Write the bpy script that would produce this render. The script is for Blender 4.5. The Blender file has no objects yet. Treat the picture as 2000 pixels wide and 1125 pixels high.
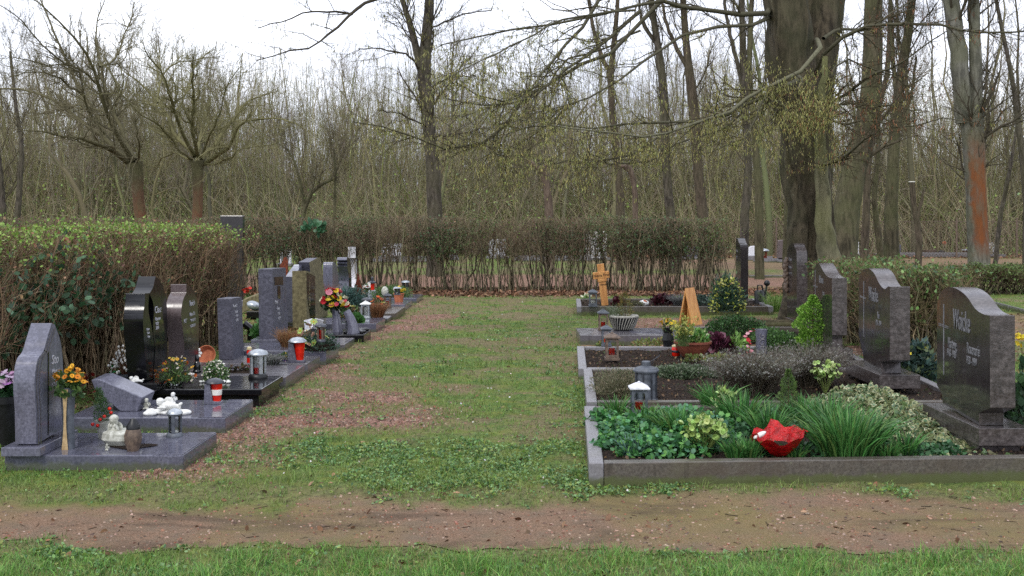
import bpy, math, random
import numpy as np
from mathutils import Vector, Matrix
rng = np.random.default_rng(7)
SC = bpy.context.scene
COL = SC.collection
F, H, YH, VX = 2200.0, 1.6, 425.0, 1085.0
YAW = (VX - 1000) / F
def G(px, py, z=0.0):
    d = F * (H - z) / (py - YH)
    return np.array([(px - 1000) / F * d, d, z])
def D(px, py, d):
    return np.array([(px - 1000) / F * d, d, H - (py - YH) / F * d])
def hx(s):
    v = [int(s[i:i + 2], 16) / 255 for i in (0, 2, 4)]
    return tuple(c / 12.92 if c <= .04045 else ((c + .055) / 1.055) ** 2.4 for c in v)
def pal(cols, n, jit=.18, r=None):
    r = r or rng
    a = np.array([hx(c) for c in cols])
    c = a[r.integers(0, len(a), n)]
    return np.clip(c * (1 + r.uniform(-jit, jit, (n, 1))) * (1 + r.uniform(-jit * .4, jit * .4, (n, 3))), 0, 1)
def nrm(v):
    return v / np.maximum(np.linalg.norm(v, axis=-1, keepdims=True), 1e-9)
def sstep(a, b, x):
    t = np.clip((x - a) / (b - a), 0, 1)
    return t * t * (3 - 2 * t)
_VN = np.random.default_rng(99).random((256, 256))
def vn(x, y, s, o=0):
    x = np.asarray(x) * s + 37.3 * o + 100; y = np.asarray(y) * s + 17.9 * o + 100
    xi = np.floor(x).astype(int); yi = np.floor(y).astype(int); fx = x - xi; fy = y - yi
    fx = fx * fx * (3 - 2 * fx); fy = fy * fy * (3 - 2 * fy)
    g = lambda i, j: _VN[i % 256, j % 256]
    return (g(xi, yi) * (1 - fx) * (1 - fy) + g(xi + 1, yi) * fx * (1 - fy) + g(xi, yi + 1) * (1 - fx) * fy + g(xi + 1, yi + 1) * fx * fy)
def fbm(x, y, s, o=0):
    return .5 * vn(x, y, s, o) + .28 * vn(x, y, s * 2.3, o + 1) + .22 * vn(x, y, s * 5.1, o + 2)

# ---------------------------------------------------------------- mesh builder
class MB:
    def __init__(s):
        s.v = []; s.f = []; s.k = []; s.c = []; s.m = []; s.n = 0; s.hasc = False
    def add(s, v, f, c=None, mi=0):
        v = np.asarray(v, float).reshape(-1, 3)
        if isinstance(f, np.ndarray):
            s.f.append(f.ravel() + s.n); s.k.append(np.full(len(f), f.shape[1])); nf = len(f)
        else:
            s.f.append(np.concatenate([np.asarray(q) for q in f]) + s.n); s.k.append(np.array([len(q) for q in f])); nf = len(f)
        s.m.append(np.full(nf, mi)); s.n += len(v); s.v.append(v)
        if c is None: s.c.append(np.ones((len(v), 3)) * .8)
        else:
            s.hasc = True; s.c.append(np.broadcast_to(np.asarray(c, float), (len(v), 3)))
        return s
    def merge(s, o, M=None):
        for v, f, k, c, m in zip(o.v, o.f, o.k, o.c, o.m):
            pass
        v = np.concatenate(o.v)
        if M is not None:
            M = np.array(M); v = v @ M[:3, :3].T + M[:3, 3]
        s.v.append(v); s.f.append(np.concatenate(o.f) + s.n); s.k.append(np.concatenate(o.k))
        s.c.append(np.concatenate(o.c)); s.m.append(np.concatenate(o.m)); s.hasc |= o.hasc; s.n += len(v)
        return s
    def build(s, name, mats, parent=None, loc=None, rotz=0, off=None, smooth=True, bevel=0, remesh=0, sharp=40):
        me = bpy.data.meshes.new(name)
        v = np.concatenate(s.v)
        if off is not None: v = v - np.asarray(off)
        f = np.concatenate(s.f).astype(np.int32); k = np.concatenate(s.k).astype(np.int32)
        me.vertices.add(len(v)); me.vertices.foreach_set('co', v.astype(np.float32).ravel())
        me.loops.add(len(f)); me.loops.foreach_set('vertex_index', f)
        me.polygons.add(len(k)); me.polygons.foreach_set('loop_start', np.concatenate([[0], np.cumsum(k)[:-1]]).astype(np.int32))
        me.polygons.foreach_set('material_index', np.concatenate(s.m).astype(np.int32))
        me.polygons.foreach_set('use_smooth', np.full(len(k), bool(smooth)))
        if s.hasc:
            at = me.color_attributes.new('Col', 'FLOAT_COLOR', 'POINT')
            c = np.concatenate(s.c); at.data.foreach_set('color', np.hstack([c, np.ones((len(c), 1))]).astype(np.float32).ravel())
        me.update(calc_edges=True)
        if smooth and sharp and len(v) < 60000:
            me.set_sharp_from_angle(angle=math.radians(sharp))
        for m in (mats if isinstance(mats, (list, tuple)) else [mats]): me.materials.append(m)
        o = bpy.data.objects.new(name, me); COL.objects.link(o)
        if parent is not None: o.parent = parent
        if loc is not None: o.location = [float(q) for q in loc]
        o.rotation_euler.z = rotz
        if remesh:
            r = o.modifiers.new('r', 'REMESH'); r.mode = 'VOXEL'; r.voxel_size = remesh; r.use_smooth_shade = True
        if bevel:
            b = o.modifiers.new('b', 'BEVEL'); b.width = bevel; b.segments = 2; b.limit_method = 'ANGLE'; b.angle_limit = math.radians(35)
        return o
def tag(o, label=None, cat=None, group=None, kind=None):
    if label: o['label'] = label
    if cat: o['category'] = cat
    if group: o['group'] = group
    if kind: o['kind'] = kind
    return o
def thing(name, label, cat, loc, rotz=0, group=None):
    o = bpy.data.objects.new(name, None); COL.objects.link(o); o.empty_display_size = .1
    o.location = [float(q) for q in loc]; o.rotation_euler.z = rotz
    return tag(o, label, cat, group)

# primitives -------------------------------------------------------
def box(x0, x1, y0, y1, z0, z1, mb=None, c=None, mi=0):
    mb = mb or MB()
    v = [(x0, y0, z0), (x1, y0, z0), (x1, y1, z0), (x0, y1, z0), (x0, y0, z1), (x1, y0, z1), (x1, y1, z1), (x0, y1, z1)]
    return mb.add(v, np.array([(0, 3, 2, 1), (4, 5, 6, 7), (0, 1, 5, 4), (1, 2, 6, 5), (2, 3, 7, 6), (3, 0, 4, 7)]), c, mi)
def lathe(prof, n=20, mb=None, c=None, mi=0, sx=1, sy=1, o=(0, 0, 0), cap=True):
    mb = mb or MB(); p = np.array(prof, float); a = np.arange(n) / n * 2 * math.pi
    v = np.stack([p[:, None, 0] * np.cos(a) * sx + o[0], p[:, None, 0] * np.sin(a) * sy + o[1], p[:, None, 1] + a * 0 + o[2]], -1).reshape(-1, 3)
    k = len(p); f = [(i * n + j, i * n + (j + 1) % n, (i + 1) * n + (j + 1) % n, (i + 1) * n + j) for i in range(k - 1) for j in range(n)]
    if cap:
        f.append(tuple(range(n - 1, -1, -1))); f.append(tuple((k - 1) * n + j for j in range(n)))
    return mb.add(v, f, c, mi)
def ell(c0, r, mb=None, c=None, mi=0, n=14, rot=0, lobe=0):
    mb = mb or MB(); th = np.linspace(.02, math.pi - .02, n // 2 + 2)
    m = MB(); lathe([(math.sin(t), -math.cos(t)) for t in th], n, m, c, mi)
    R = Matrix.Translation(c0) @ Matrix.Rotation(rot, 4, 'Y') @ Matrix.Diagonal((*r, 1))
    return mb.merge(m, R)
def tubes(P, R, sides=3, mb=None, c=None, mi=0, cap=False, flute=0, rough=0):
    mb = mb or MB(); P = np.asarray(P, float); R = np.asarray(R, float)
    if P.ndim == 2: P = P[None]; R = R[None]
    N, K, _ = P.shape; T = nrm(np.gradient(P, axis=1)); mt = nrm(P[:, -1] - P[:, 0])
    ref = np.where(np.abs(mt[:, 2:3]) > .8, np.array([[1., .1, 0]]), np.array([[0.05, .1, 1.]]))[:, None, :]
    U = nrm(np.cross(T, ref)); V = np.cross(T, U)
    a = np.arange(sides) / sides * 2 * math.pi
    rr = R[:, :, None] * np.ones(sides)
    if flute:
        kk = np.arange(K)[None, :, None]
        rr = rr * (1 + flute * np.sin(3 * a + kk * .35) + flute * .6 * np.sin(5 * a + 1.3 - kk * .3) + flute * .35 * np.sin(9 * a + kk * .6))
    if rough: rr = rr * (1 + rng.uniform(-rough, rough, rr.shape))
    v = P[:, :, None, :] + rr[..., None] * (np.cos(a)[:, None] * U[:, :, None, :] + np.sin(a)[:, None] * V[:, :, None, :])
    i = np.arange(K - 1)[:, None] * sides; j = np.arange(sides)[None]; j2 = (j + 1) % sides
    f = np.stack([i + j, i + j2, i + sides + j2, i + sides + j], -1).reshape(-1, 4)
    f = (np.arange(N)[:, None, None] * (K * sides) + f[None]).reshape(-1, 4)
    if c is not None:
        c = np.asarray(c, float)
        if c.ndim == 2: c = np.repeat(c, K * sides, axis=0)
    mb.add(v.reshape(-1, 3), f, c, mi)
    if cap:
        mb.add(v[:, -1].reshape(-1, 3), (np.arange(N)[:, None] * sides + np.arange(sides)), None if c is None else c[:N * sides] if np.ndim(c) == 2 else c, mi if cap is True else cap)
    return mb
def children(P, R, n, L, ang=.8, up=.1, K=4, wig=.2, rf=.55, tmin=.2, tmax=1, rmin=.002, sag=0, flat=0, r=None):
    r = r or rng; N, k, _ = P.shape; idx = np.repeat(np.arange(N), n); M = len(idx)
    t = r.uniform(tmin, tmax, M) * (k - 1); i = np.minimum(t.astype(int), k - 2); fr = (t - i)[:, None]
    p = P[idx, i] * (1 - fr) + P[idx, i + 1] * fr; T = nrm(P[idx, i + 1] - P[idx, i])
    rad = R[idx, i] * (1 - fr[:, 0]) + R[idx, i + 1] * fr[:, 0]
    q = r.normal(size=(M, 3)); q[:, 2] *= (1 - flat); q = nrm(q - T * (q * T).sum(1, keepdims=True))
    a = ang * r.uniform(.6, 1.3, (M, 1)); d = nrm(np.cos(a) * T + np.sin(a) * q + np.array([0, 0, up]))
    ln = L * r.uniform(.45, 1.25, M) * (1 - .45 * t / (k - 1)); st = ln / (K - 1)
    out = np.zeros((M, K, 3)); out[:, 0] = p; cur = p.copy()
    for s in range(1, K):
        d = nrm(d + r.normal(scale=wig, size=(M, 3)) + np.array([0, 0, up * .4 - sag * s / K])); cur = cur + d * st[:, None]; out[:, s] = cur
    r0 = np.maximum(rad * rf, rmin)
    return out, np.maximum(r0[:, None] * np.linspace(1, .3, K), rmin * .7)
def resample(pts, K):
    p = np.asarray(pts, float); n = len(p); t = np.linspace(0, n - 1, K); out = []
    for q in t:
        i = min(int(q), n - 2); f = q - i
        p0 = p[max(i - 1, 0)]; p1 = p[i]; p2 = p[i + 1]; p3 = p[min(i + 2, n - 1)]
        out.append(.5 * ((2 * p1) + (-p0 + p2) * f + (2 * p0 - 5 * p1 + 4 * p2 - p3) * f * f + (-p0 + 3 * p1 - 3 * p2 + p3) * f ** 3))
    return np.array(out)
DIA = [(0, 0), (.45, -.24), (1, 0), (.45, .24)]
WIDE = [(0, 0), (.25, -.3), (.65, -.3), (1, 0), (.65, .3), (.25, .3)]
ROUND = [(0, 0), (.2, -.45), (.7, -.5), (1, 0), (.7, .5), (.2, .45)]
IVY = [(0, 0), (.0, -.35), (.32, -.5), (.45, -.24), (1, 0), (.45, .24), (.32, .5), (0, .35)]
STRIP = [(0, -.05), (.5, -.1), (1, 0), (.5, .1), (0, .05)]
def leaves(mb, C, size, cols, dirs=None, shape=DIA, up=.3, curl=.25, r=None, nz=0, mi=0, flip=None):
    r = r or rng; C = np.asarray(C, float); N = len(C); S = np.array(shape, float)
    size = np.broadcast_to(np.asarray(size, float), (N,))
    if dirs is None: dirs = r.normal(size=(N, 3)) + np.array([0, 0, up])
    d = nrm(np.asarray(dirs, float)); q = r.normal(size=(N, 3))
    if nz: q = np.cross(np.array([0, 0, 1.]) * nz + q * (1 - nz), d)
    s = nrm(q - d * (q * d).sum(1, keepdims=True)); n = np.cross(d, s)
    n = np.where(n[:, 2:3] < 0, -n, n) if nz else n
    cu = -curl * (S[:, 0] - .4) ** 2 - curl * 1.2 * S[:, 1] ** 2
    v = C[:, None] + size[:, None, None] * (S[None, :, 0:1] * d[:, None] + S[None, :, 1:2] * s[:, None] + cu[None, :, None] * n[:, None])
    k = len(S); f = np.arange(N * k).reshape(N, k)
    mb.add(v.reshape(-1, 3), f, np.repeat(cols, k, axis=0) if np.ndim(cols) == 2 else cols, mi)
    return mb
def blades(mb, B, h, w, cols, lean=.4, K=4, r=None, leanv=None, mi=0):
    r = r or rng; B = np.asarray(B, float); N = len(B); h = np.broadcast_to(h, (N,)); w = np.broadcast_to(w, (N,))
    lv = (r.normal(size=(N, 2)) * lean) if leanv is None else leanv
    t = np.linspace(0, 1, K); z = t - .35 * t ** 3 * np.minimum(1.5, np.linalg.norm(lv, axis=1))[:, None]
    P = np.zeros((N, K, 3)); P[:, :, 2] = B[:, None, 2] + h[:, None] * z
    P[:, :, :2] = B[:, None, :2] + lv[:, None] * h[:, None, None] * (t ** 1.6)[None, :, None]
    a = r.uniform(0, math.pi, N); s = np.stack([np.cos(a), np.sin(a), a * 0], 1) * w[:, None]
    ww = np.array([.8, 1, .75, .1]) if K == 4 else np.array([1, .8, .1])
    v = np.stack([P - s[:, None] * .5 * ww[:, None], P + s[:, None] * .5 * ww[:, None]], 2)
    i = np.arange(K - 1)[:, None] * 2; f = np.concatenate([i, i + 1, i + 3, i + 2], 1)
    f = (np.arange(N)[:, None, None] * (2 * K) + f[None]).reshape(-1, 4)
    mb.add(v.reshape(-1, 3), f, np.repeat(cols, 2 * K, axis=0), mi)
    return mb

# ---------------------------------------------------------------- materials
class NT:
    def __init__(s, name):
        s.m = bpy.data.materials.new(name); s.m.use_nodes = True; s.t = s.m.node_tree
        s.t.nodes.clear(); s.out = s.t.nodes.new('ShaderNodeOutputMaterial'); s.geo = None
    def n(s, ty, **kw):
        nd = s.t.nodes.new(ty); ins = kw.pop('ins', {})
        for k, v in kw.items(): setattr(nd, k, v)
        for k, v in ins.items():
            if isinstance(v, bpy.types.NodeSocket): s.t.links.new(v, nd.inputs[k])
            else: nd.inputs[k].default_value = v
        return nd
    def pos(s):
        return s.n('ShaderNodeTexCoord').outputs['Object']
    def wpos(s):
        return s.n('ShaderNodeNewGeometry').outputs['Position']
    def noise(s, vec, scale, det=4, rough=.55, dist=0, sc=None):
        if sc: vec = s.n('ShaderNodeMapping', ins={'Vector': vec, 'Scale': sc}).outputs[0]
        return s.n('ShaderNodeTexNoise', ins={'Vector': vec, 'Scale': scale, 'Detail': det, 'Roughness': rough, 'Distortion': dist}).outputs['Fac']
    def ramp(s, fac, a, b, lo=0., hi=1.):
        return s.n('ShaderNodeMapRange', interpolation_type='SMOOTHSTEP', ins={'Value': fac, 'From Min': a, 'From Max': b, 'To Min': lo, 'To Max': hi}).outputs[0]
    def mix(s, fac, a, b):
        nd = s.t.nodes.new('ShaderNodeMix'); nd.data_type = 'RGBA'
        for i, v in ((0, fac), (6, a), (7, b)):
            if isinstance(v, bpy.types.NodeSocket): s.t.links.new(v, nd.inputs[i])
            else: nd.inputs[i].default_value = (*v, 1) if isinstance(v, tuple) and len(v) == 3 else v
        return nd.outputs[2]
    def math(s, op, a, b=0.):
        return s.n('ShaderNodeMath', operation=op, ins={0: a, 1: b}).outputs[0]
    def bump(s, h, st=.3, d=.01):
        return s.n('ShaderNodeBump', ins={'Height': h, 'Strength': st, 'Distance': d}).outputs[0]
    def fin(s, col, rough=.7, nor=None, transl=0, **kw):
        b = s.n('ShaderNodeBsdfPrincipled')
        for k, v in dict({'Base Color': col, 'Roughness': rough}, **kw).items():
            if isinstance(v, bpy.types.NodeSocket): s.t.links.new(v, b.inputs[k])
            else: b.inputs[k].default_value = (*v, 1) if isinstance(v, tuple) and len(v) == 3 else v
        if nor is not None: s.t.links.new(nor, b.inputs['Normal'])
        sh = b.outputs[0]
        if transl:
            tr = s.n('ShaderNodeBsdfTranslucent')
            if isinstance(col, bpy.types.NodeSocket): s.t.links.new(col, tr.inputs[0])
            else: tr.inputs[0].default_value = (*col, 1)
            mx = s.n('ShaderNodeMixShader', ins={0: transl}); s.t.links.new(sh, mx.inputs[1]); s.t.links.new(tr.outputs[0], mx.inputs[2]); sh = mx.outputs[0]
        s.t.links.new(sh, s.out.inputs[0]); return s.m
def m_vcol(name, rough=.6, transl=.2, spec=.4, bump=0):
    t = NT(name); c = t.n('ShaderNodeVertexColor', layer_name='Col').outputs[0]
    c = t.mix(t.ramp(t.noise(t.pos(), 45, 2), .35, .7, 0, .35), c, (0.02, .022, .012))
    return t.fin(c, rough, t.bump(t.noise(t.pos(), 150, 2), bump, .004) if bump else None, transl, **{'Specular IOR Level': spec})
def m_granite(name, a, b, c=None, rough=.18, scale=60, streak=(1, 1, 1), spec=.5, bump=0, dirt=.25, moss=0):
    t = NT(name); p = t.pos(); g = t.noise(p, scale, 3, .7); s = t.noise(p, 5, 5, .6, 1.2, sc=streak)
    col = t.mix(t.ramp(g, .3, .75, .15, .85), hx(a), hx(b))
    col = t.mix(t.ramp(s, .4, .64, 0, .7), col, hx(c or a))
    col = t.mix(t.ramp(t.noise(p, 11, 6, .7, 2.5, sc=streak), .5, .72, 0, .5), col, hx(b))
    col = t.mix(t.ramp(t.n('ShaderNodeTexVoronoi', ins={'Vector': p, 'Scale': scale * 2.2}).outputs['Distance'], .12, .03, 0, .35), col, hx('b8b4c0'))
    w = t.noise(p, 3.2, 5, .7, .5)
    col = t.mix(t.ramp(w, .52, .75, 0, dirt), col, hx('5d5c48'))
    v_ = t.noise(p, 14, 4, .7, .6, sc=(1, 1, .1)); col = t.mix(t.ramp(v_, .55, .72, 0, dirt * 1.3), col, tuple(q * .55 for q in hx(a)))
    if moss:
        z_ = t.n('ShaderNodeSeparateXYZ', ins={0: p}).outputs[2]; mz = t.math('SUBTRACT', z_, t.math('MULTIPLY', t.noise(p, 12, 5, .7), .09))
        col = t.mix(t.ramp(mz, .0, -.035, 0, moss), col, hx('4c5230')); col = t.mix(t.ramp(t.noise(p, 20, 5, .75), .6, .72, 0, moss * .5), col, hx('83866e'))
    ro = t.ramp(t.noise(p, 9, 5, .7), .35, .75, rough, min(1, rough + .16))
    return t.fin(col, ro, t.bump(t.noise(p, 40 if bump > .3 else 120, 4), bump, .01) if bump else None, **{'Specular IOR Level': spec})
def m_bark(name, a, b, g=None, gf=.5, scale=14, st=.8, rust=None):
    t = NT(name); p = t.pos(); n = t.noise(p, scale, 6, .65, .4, sc=(1, 1, .22)); n2 = t.noise(p, 1.3, 4)
    col = t.mix(t.ramp(n, .35, .65), hx(a), hx(b))
    if g: col = t.mix(t.ramp(n2, .35, .65, 0, gf), col, hx(g))
    fl = t.noise(p, 9, 3, .6); col = t.mix(t.ramp(fl, .66, .74, 0, .25), col, hx('7f8470'))
    if rust:
        z0, z1, rc = rust; x, y, z = t.n('ShaderNodeSeparateXYZ', ins={0: p}).outputs[:3]
        zz = t.math('ADD', z, t.math('MULTIPLY', t.noise(p, 3, 4), .9))
        ax = t.ramp(t.math('ADD', t.math('ADD', x, t.math('MULTIPLY', z, .06)), t.math('MULTIPLY', t.noise(p, 6, 3), .2)), -.1, .03) if len(rust) == 3 and z1 > 3 else 1.0
        m = t.ramp(zz, z1 + .9, z1 - .5)
        if not isinstance(ax, float): m = t.math('MULTIPLY', m, ax)
        if z0 > 0: m = t.math('MULTIPLY', m, t.ramp(zz, z0 + .2, z0 + .9))
        m = t.math('MULTIPLY', m, t.ramp(t.noise(p, 5, 5, .7, 1, sc=(1, 1, .3)), .28, .6, .35, 1))
        col = t.mix(t.math('MULTIPLY', m, .85), col, t.mix(t.ramp(n, .3, .7), hx(rc), tuple(q * .55 for q in hx(rc))))
    return t.fin(col, .9, t.bump(n, st, .04), **{'Specular IOR Level': .2})
def m_noise(name, a, b, rough=.8, scale=20, bump=.3, d=.01, spec=.4, **kw):
    t = NT(name); p = t.pos(); n = t.noise(p, scale, 5, .65)
    return t.fin(t.mix(t.ramp(n, .35, .65), hx(a), hx(b)), rough, t.bump(n, bump, d), **{'Specular IOR Level': spec}, **kw)
M = {}
M['leaf'] = m_vcol('leaf', .5, .25, .4)
M['twig'] = m_vcol('twig', .85, 0, .2)
M['flower'] = m_vcol('flower', .6, .2, .3)
M['paint'] = m_vcol('paint', .35, 0, .5)
M['matte'] = m_vcol('matte', .8, 0, .3, .4)
M['blue_granite'] = m_granite('blue_granite', '424350', '7c7c8c', '54545f', .1, 60, (1, 1.5, .4), dirt=.15)
M['slab_blue'] = m_granite('slab_blue', '383a46', '747483', '4f4f5c', .05, 55, (.5, 2, 1), moss=.6)
M['slab_grey'] = m_granite('slab_grey', '48464b', '706d72', '565359', .16, 50, (.6, 2, 1), moss=.6)
M['black'] = m_granite('black_granite', '0b0b0d', '16161a', '0e0e11', .07, 90, dirt=.08)
M['brown_granite'] = m_granite('brown_granite', '423838', '7a6e6e', '514646', .16, 80, (1, 1, .6))
M['brown_face'] = m_granite('brown_polished', '1f1b19', '3a3330', '2a2522', .07, 90, dirt=.1)
M['dark_face'] = m_granite('dark_polished', '1e1c1c', '3e3a3b', '2a2626', .07, 70, (1, 3, .5), dirt=.2)
M['dark_edge'] = m_granite('dark_edge', '201d1e', '686160', '332c2b', .1, 34, (2, .5, 5), bump=.15, dirt=.12)
M['rough_grey'] = m_granite('rough_grey', '34343f', '686876', '474753', .5, 25, (1, 1, .7), bump=.6)
M['kerb_dark'] = m_granite('kerb_dark', '37332f', '666058', '4b4239', .3, 60, (.6, 1, 1), bump=.15, dirt=.45, moss=.9)
M['kerb_light'] = m_granite('kerb_light', '5f5d60', '89878b', '716e6e', .35, 50, dirt=.4, moss=.9)
M['olive_stone'] = m_noise('olive_stone', '575039', '7d7556', .85, 18, .5)
M['white_stone'] = m_noise('white_stone', 'b9b9bd', 'dcdce2', .6, 30, .2)
M['figure_white'] = m_noise('figure_white', 'c6c6c2', 'e2e2de', .6, 25, .15)
M['figure_grey'] = m_noise('figure_grey', '8f8f83', 'c2c2b8', .8, 30, .3)
M['rust'] = m_noise('rust_metal', '4a1f12', '7a3a20', .8, 25, .3)
M['soil'] = m_noise('soil', '18120e', '40332a', .95, 60, 1, .04, .2)
M['terra'] = m_noise('terracotta', '9a553b', 'b8704f', .8, 20, .15)
M['bowl'] = m_noise('red_brown_plastic', '6e3a2c', '834a3a', .5, 15, .05)
M['silver'] = m_noise('silver_metal', '8e949a', 'b3b8bd', .35, 30, .05, Metallic=.6)
M['dkmetal'] = m_noise('dark_metal', '23252b', '3c3f47', .35, 30, .05, spec=.5)
M['bronze'] = m_noise('brown_bronze', '4c4038', '6f5e50', .55, 30, .2)
M['zinc'] = m_noise('zinc_grey', '3f434a', '5b6068', .5, 14, .1)
M['candle'] = m_noise('red_candle', 'b01208', 'd8280f', .25, 20, .02)
M['wax'] = m_noise('white_wax', 'd8d6cc', 'eeece4', .4, 20, .02)
M['wood'] = None
t = NT('honey_wood'); p = t.pos(); n = t.noise(p, 26, 4, .6, .3, sc=(1, 1, .08))
M['wood'] = t.fin(t.mix(t.ramp(n, .3, .7), hx('a9703a'), hx('cc9656')), .55, t.bump(n, .1, .003))
t = NT('clear_glass'); g_ = t.n('ShaderNodeBsdfGlossy', ins={'Roughness': .05}); tr_ = t.n('ShaderNodeBsdfTransparent', ins={0: (.93, .95, .95, 1)}); fr_ = t.n('ShaderNodeFresnel', ins={0: 1.5})
mx_ = t.n('ShaderNodeMixShader', ins={0: fr_.outputs[0]}); t.t.links.new(tr_.outputs[0], mx_.inputs[1]); t.t.links.new(g_.outputs[0], mx_.inputs[2]); t.t.links.new(mx_.outputs[0], t.out.inputs[0]); M['glass'] = t.m
M['gold'] = m_noise('letter_gold', 'a89a70', 'c8bc94', .4, 40, 0)
M['silverletter'] = m_noise('letter_silver', '5c5c60', '808084', .4, 40, 0)
M['ink'] = m_noise('dark_lettering', '1a120c', '2a1c12', .7, 40, 0)
M['pale_letter'] = m_noise('pale_letter', 'a0a0a6', 'c8c8ce', .4, 40, 0)
M['tan_wood'] = m_noise('tan_wood', 'a48a62', 'c0a67c', .5, 30, .1)
M['green_plastic'] = m_noise('green_plastic', '0f7a3c', '1a9450', .35, 8, .02)
M['black_plastic'] = m_noise('black_plastic', '101113', '1c1d20', .4, 30, .05)
M['red_foil'] = m_noise('red_foil', '8c0a0c', 'c01418', .25, 22, .8, .03)
M['wicker'] = m_noise('wicker_grey', '7c7a72', 'a8a69c', .8, 60, .6)
M['bark_main'] = m_bark('bark_main', '262119', '50483a', '474832', .5, 10, 1)
M['bark_pale'] = m_bark('bark_pale', '4a4838', '736f58', '66683f', .7, 9, .6)
M['bark_dark'] = m_bark('bark_dark', '2b2724', '5a534c', '54523c', .5, 15, .9)
M['bark_olive'] = m_bark('bark_olive', '302c22', '575040', '55573a', .6, 13, .8)
M['bark_pollard'] = m_bark('bark_pollard', '38342a', '625c48', '5d5c3e', .7, 14, .7, (0, 2.35, '80503c'))
M['bark_brown'] = m_bark('bark_brown', '362f28', '5d5246', '4e4a38', .5, 14, .7)
M['bark_stub'] = m_bark('bark_stub', '453a32', '6e6054', '5c5244', .3, 14, .7)
M['bark_orange'] = m_bark('bark_orange', '4a4943', '716f66', '5c5d48', .6, 10, .5, (0.6, 3.6, '7c4520'))
# ---------------------------------------------------------------- world, camera, light
W = bpy.data.worlds.new('World'); SC.world = W; W.use_nodes = True
nt = W.node_tree; nt.nodes.clear()
sky = nt.nodes.new('ShaderNodeTexSky'); sky.sky_type = 'NISHITA'; sky.sun_disc = False
SUN_EL, SUN_AZ = math.radians(48), math.radians(200)
sky.sun_elevation = SUN_EL; sky.sun_rotation = SUN_AZ
tc = nt.nodes.new('ShaderNodeTexCoord'); mp = nt.nodes.new('ShaderNodeMapping'); mp.inputs['Scale'].default_value = (1, 1, 2.6)
nt.links.new(tc.outputs['Generated'], mp.inputs['Vector'])
no = nt.nodes.new('ShaderNodeTexNoise'); no.inputs['Scale'].default_value = 2.2; no.inputs['Detail'].default_value = 5
nt.links.new(mp.outputs[0], no.inputs['Vector'])
cl = nt.nodes.new('ShaderNodeMix'); cl.data_type = 'RGBA'
cl.inputs[6].default_value = (5.6, 6.0, 7.4, 1); cl.inputs[7].default_value = (12.5, 12.9, 14.0, 1); cr = nt.nodes.new('ShaderNodeMapRange'); cr.inputs[1].default_value = .35; cr.inputs[2].default_value = .65; nt.links.new(no.outputs['Fac'], cr.inputs[0]); nt.links.new(cr.outputs[0], cl.inputs[0])
mx = nt.nodes.new('ShaderNodeMix'); mx.data_type = 'RGBA'; mx.inputs[0].default_value = .93
nt.links.new(sky.outputs[0], mx.inputs[6]); nt.links.new(cl.outputs[2], mx.inputs[7])
bg = nt.nodes.new('ShaderNodeBackground'); bg.inputs[1].default_value = .1; nt.links.new(mx.outputs[2], bg.inputs[0])
wo = nt.nodes.new('ShaderNodeOutputWorld'); nt.links.new(bg.outputs[0], wo.inputs[0])
sl = bpy.data.lights.new('sun', 'SUN'); sl.energy = 1.1; sl.angle = math.radians(14); sl.color = (1, .96, .9)
so = bpy.data.objects.new('sun', sl); COL.objects.link(so)
sd = Vector((math.sin(SUN_AZ) * math.cos(SUN_EL), math.cos(SUN_AZ) * math.cos(SUN_EL), math.sin(SUN_EL)))
so.rotation_euler = sd.to_track_quat('Z', 'Y').to_euler()
cd = bpy.data.cameras.new('camera'); cam = bpy.data.objects.new('camera', cd); COL.objects.link(cam); SC.camera = cam
cam.location = (0, 0, H); cam.rotation_euler = (math.pi / 2, 0, 0)
cd.sensor_width = 36; cd.lens = 36 * F / 2000; cd.shift_y = -(562.5 - YH) / 2000; cd.clip_start = .1; cd.clip_end = 1500
vs = SC.view_settings; vs.view_transform = 'Standard'; vs.look = 'None'; vs.exposure = 0.7; vs.gamma = 1
cy = SC.cycles; cy.max_bounces = 6; cy.diffuse_bounces = 3; cy.glossy_bounces = 3; cy.transmission_bounces = 5; cy.caustics_reflective = False; cy.caustics_refractive = False
cy.use_adaptive_sampling = True; cy.adaptive_threshold = .01
try:
    cy.use_denoising = False
except Exception: pass

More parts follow.
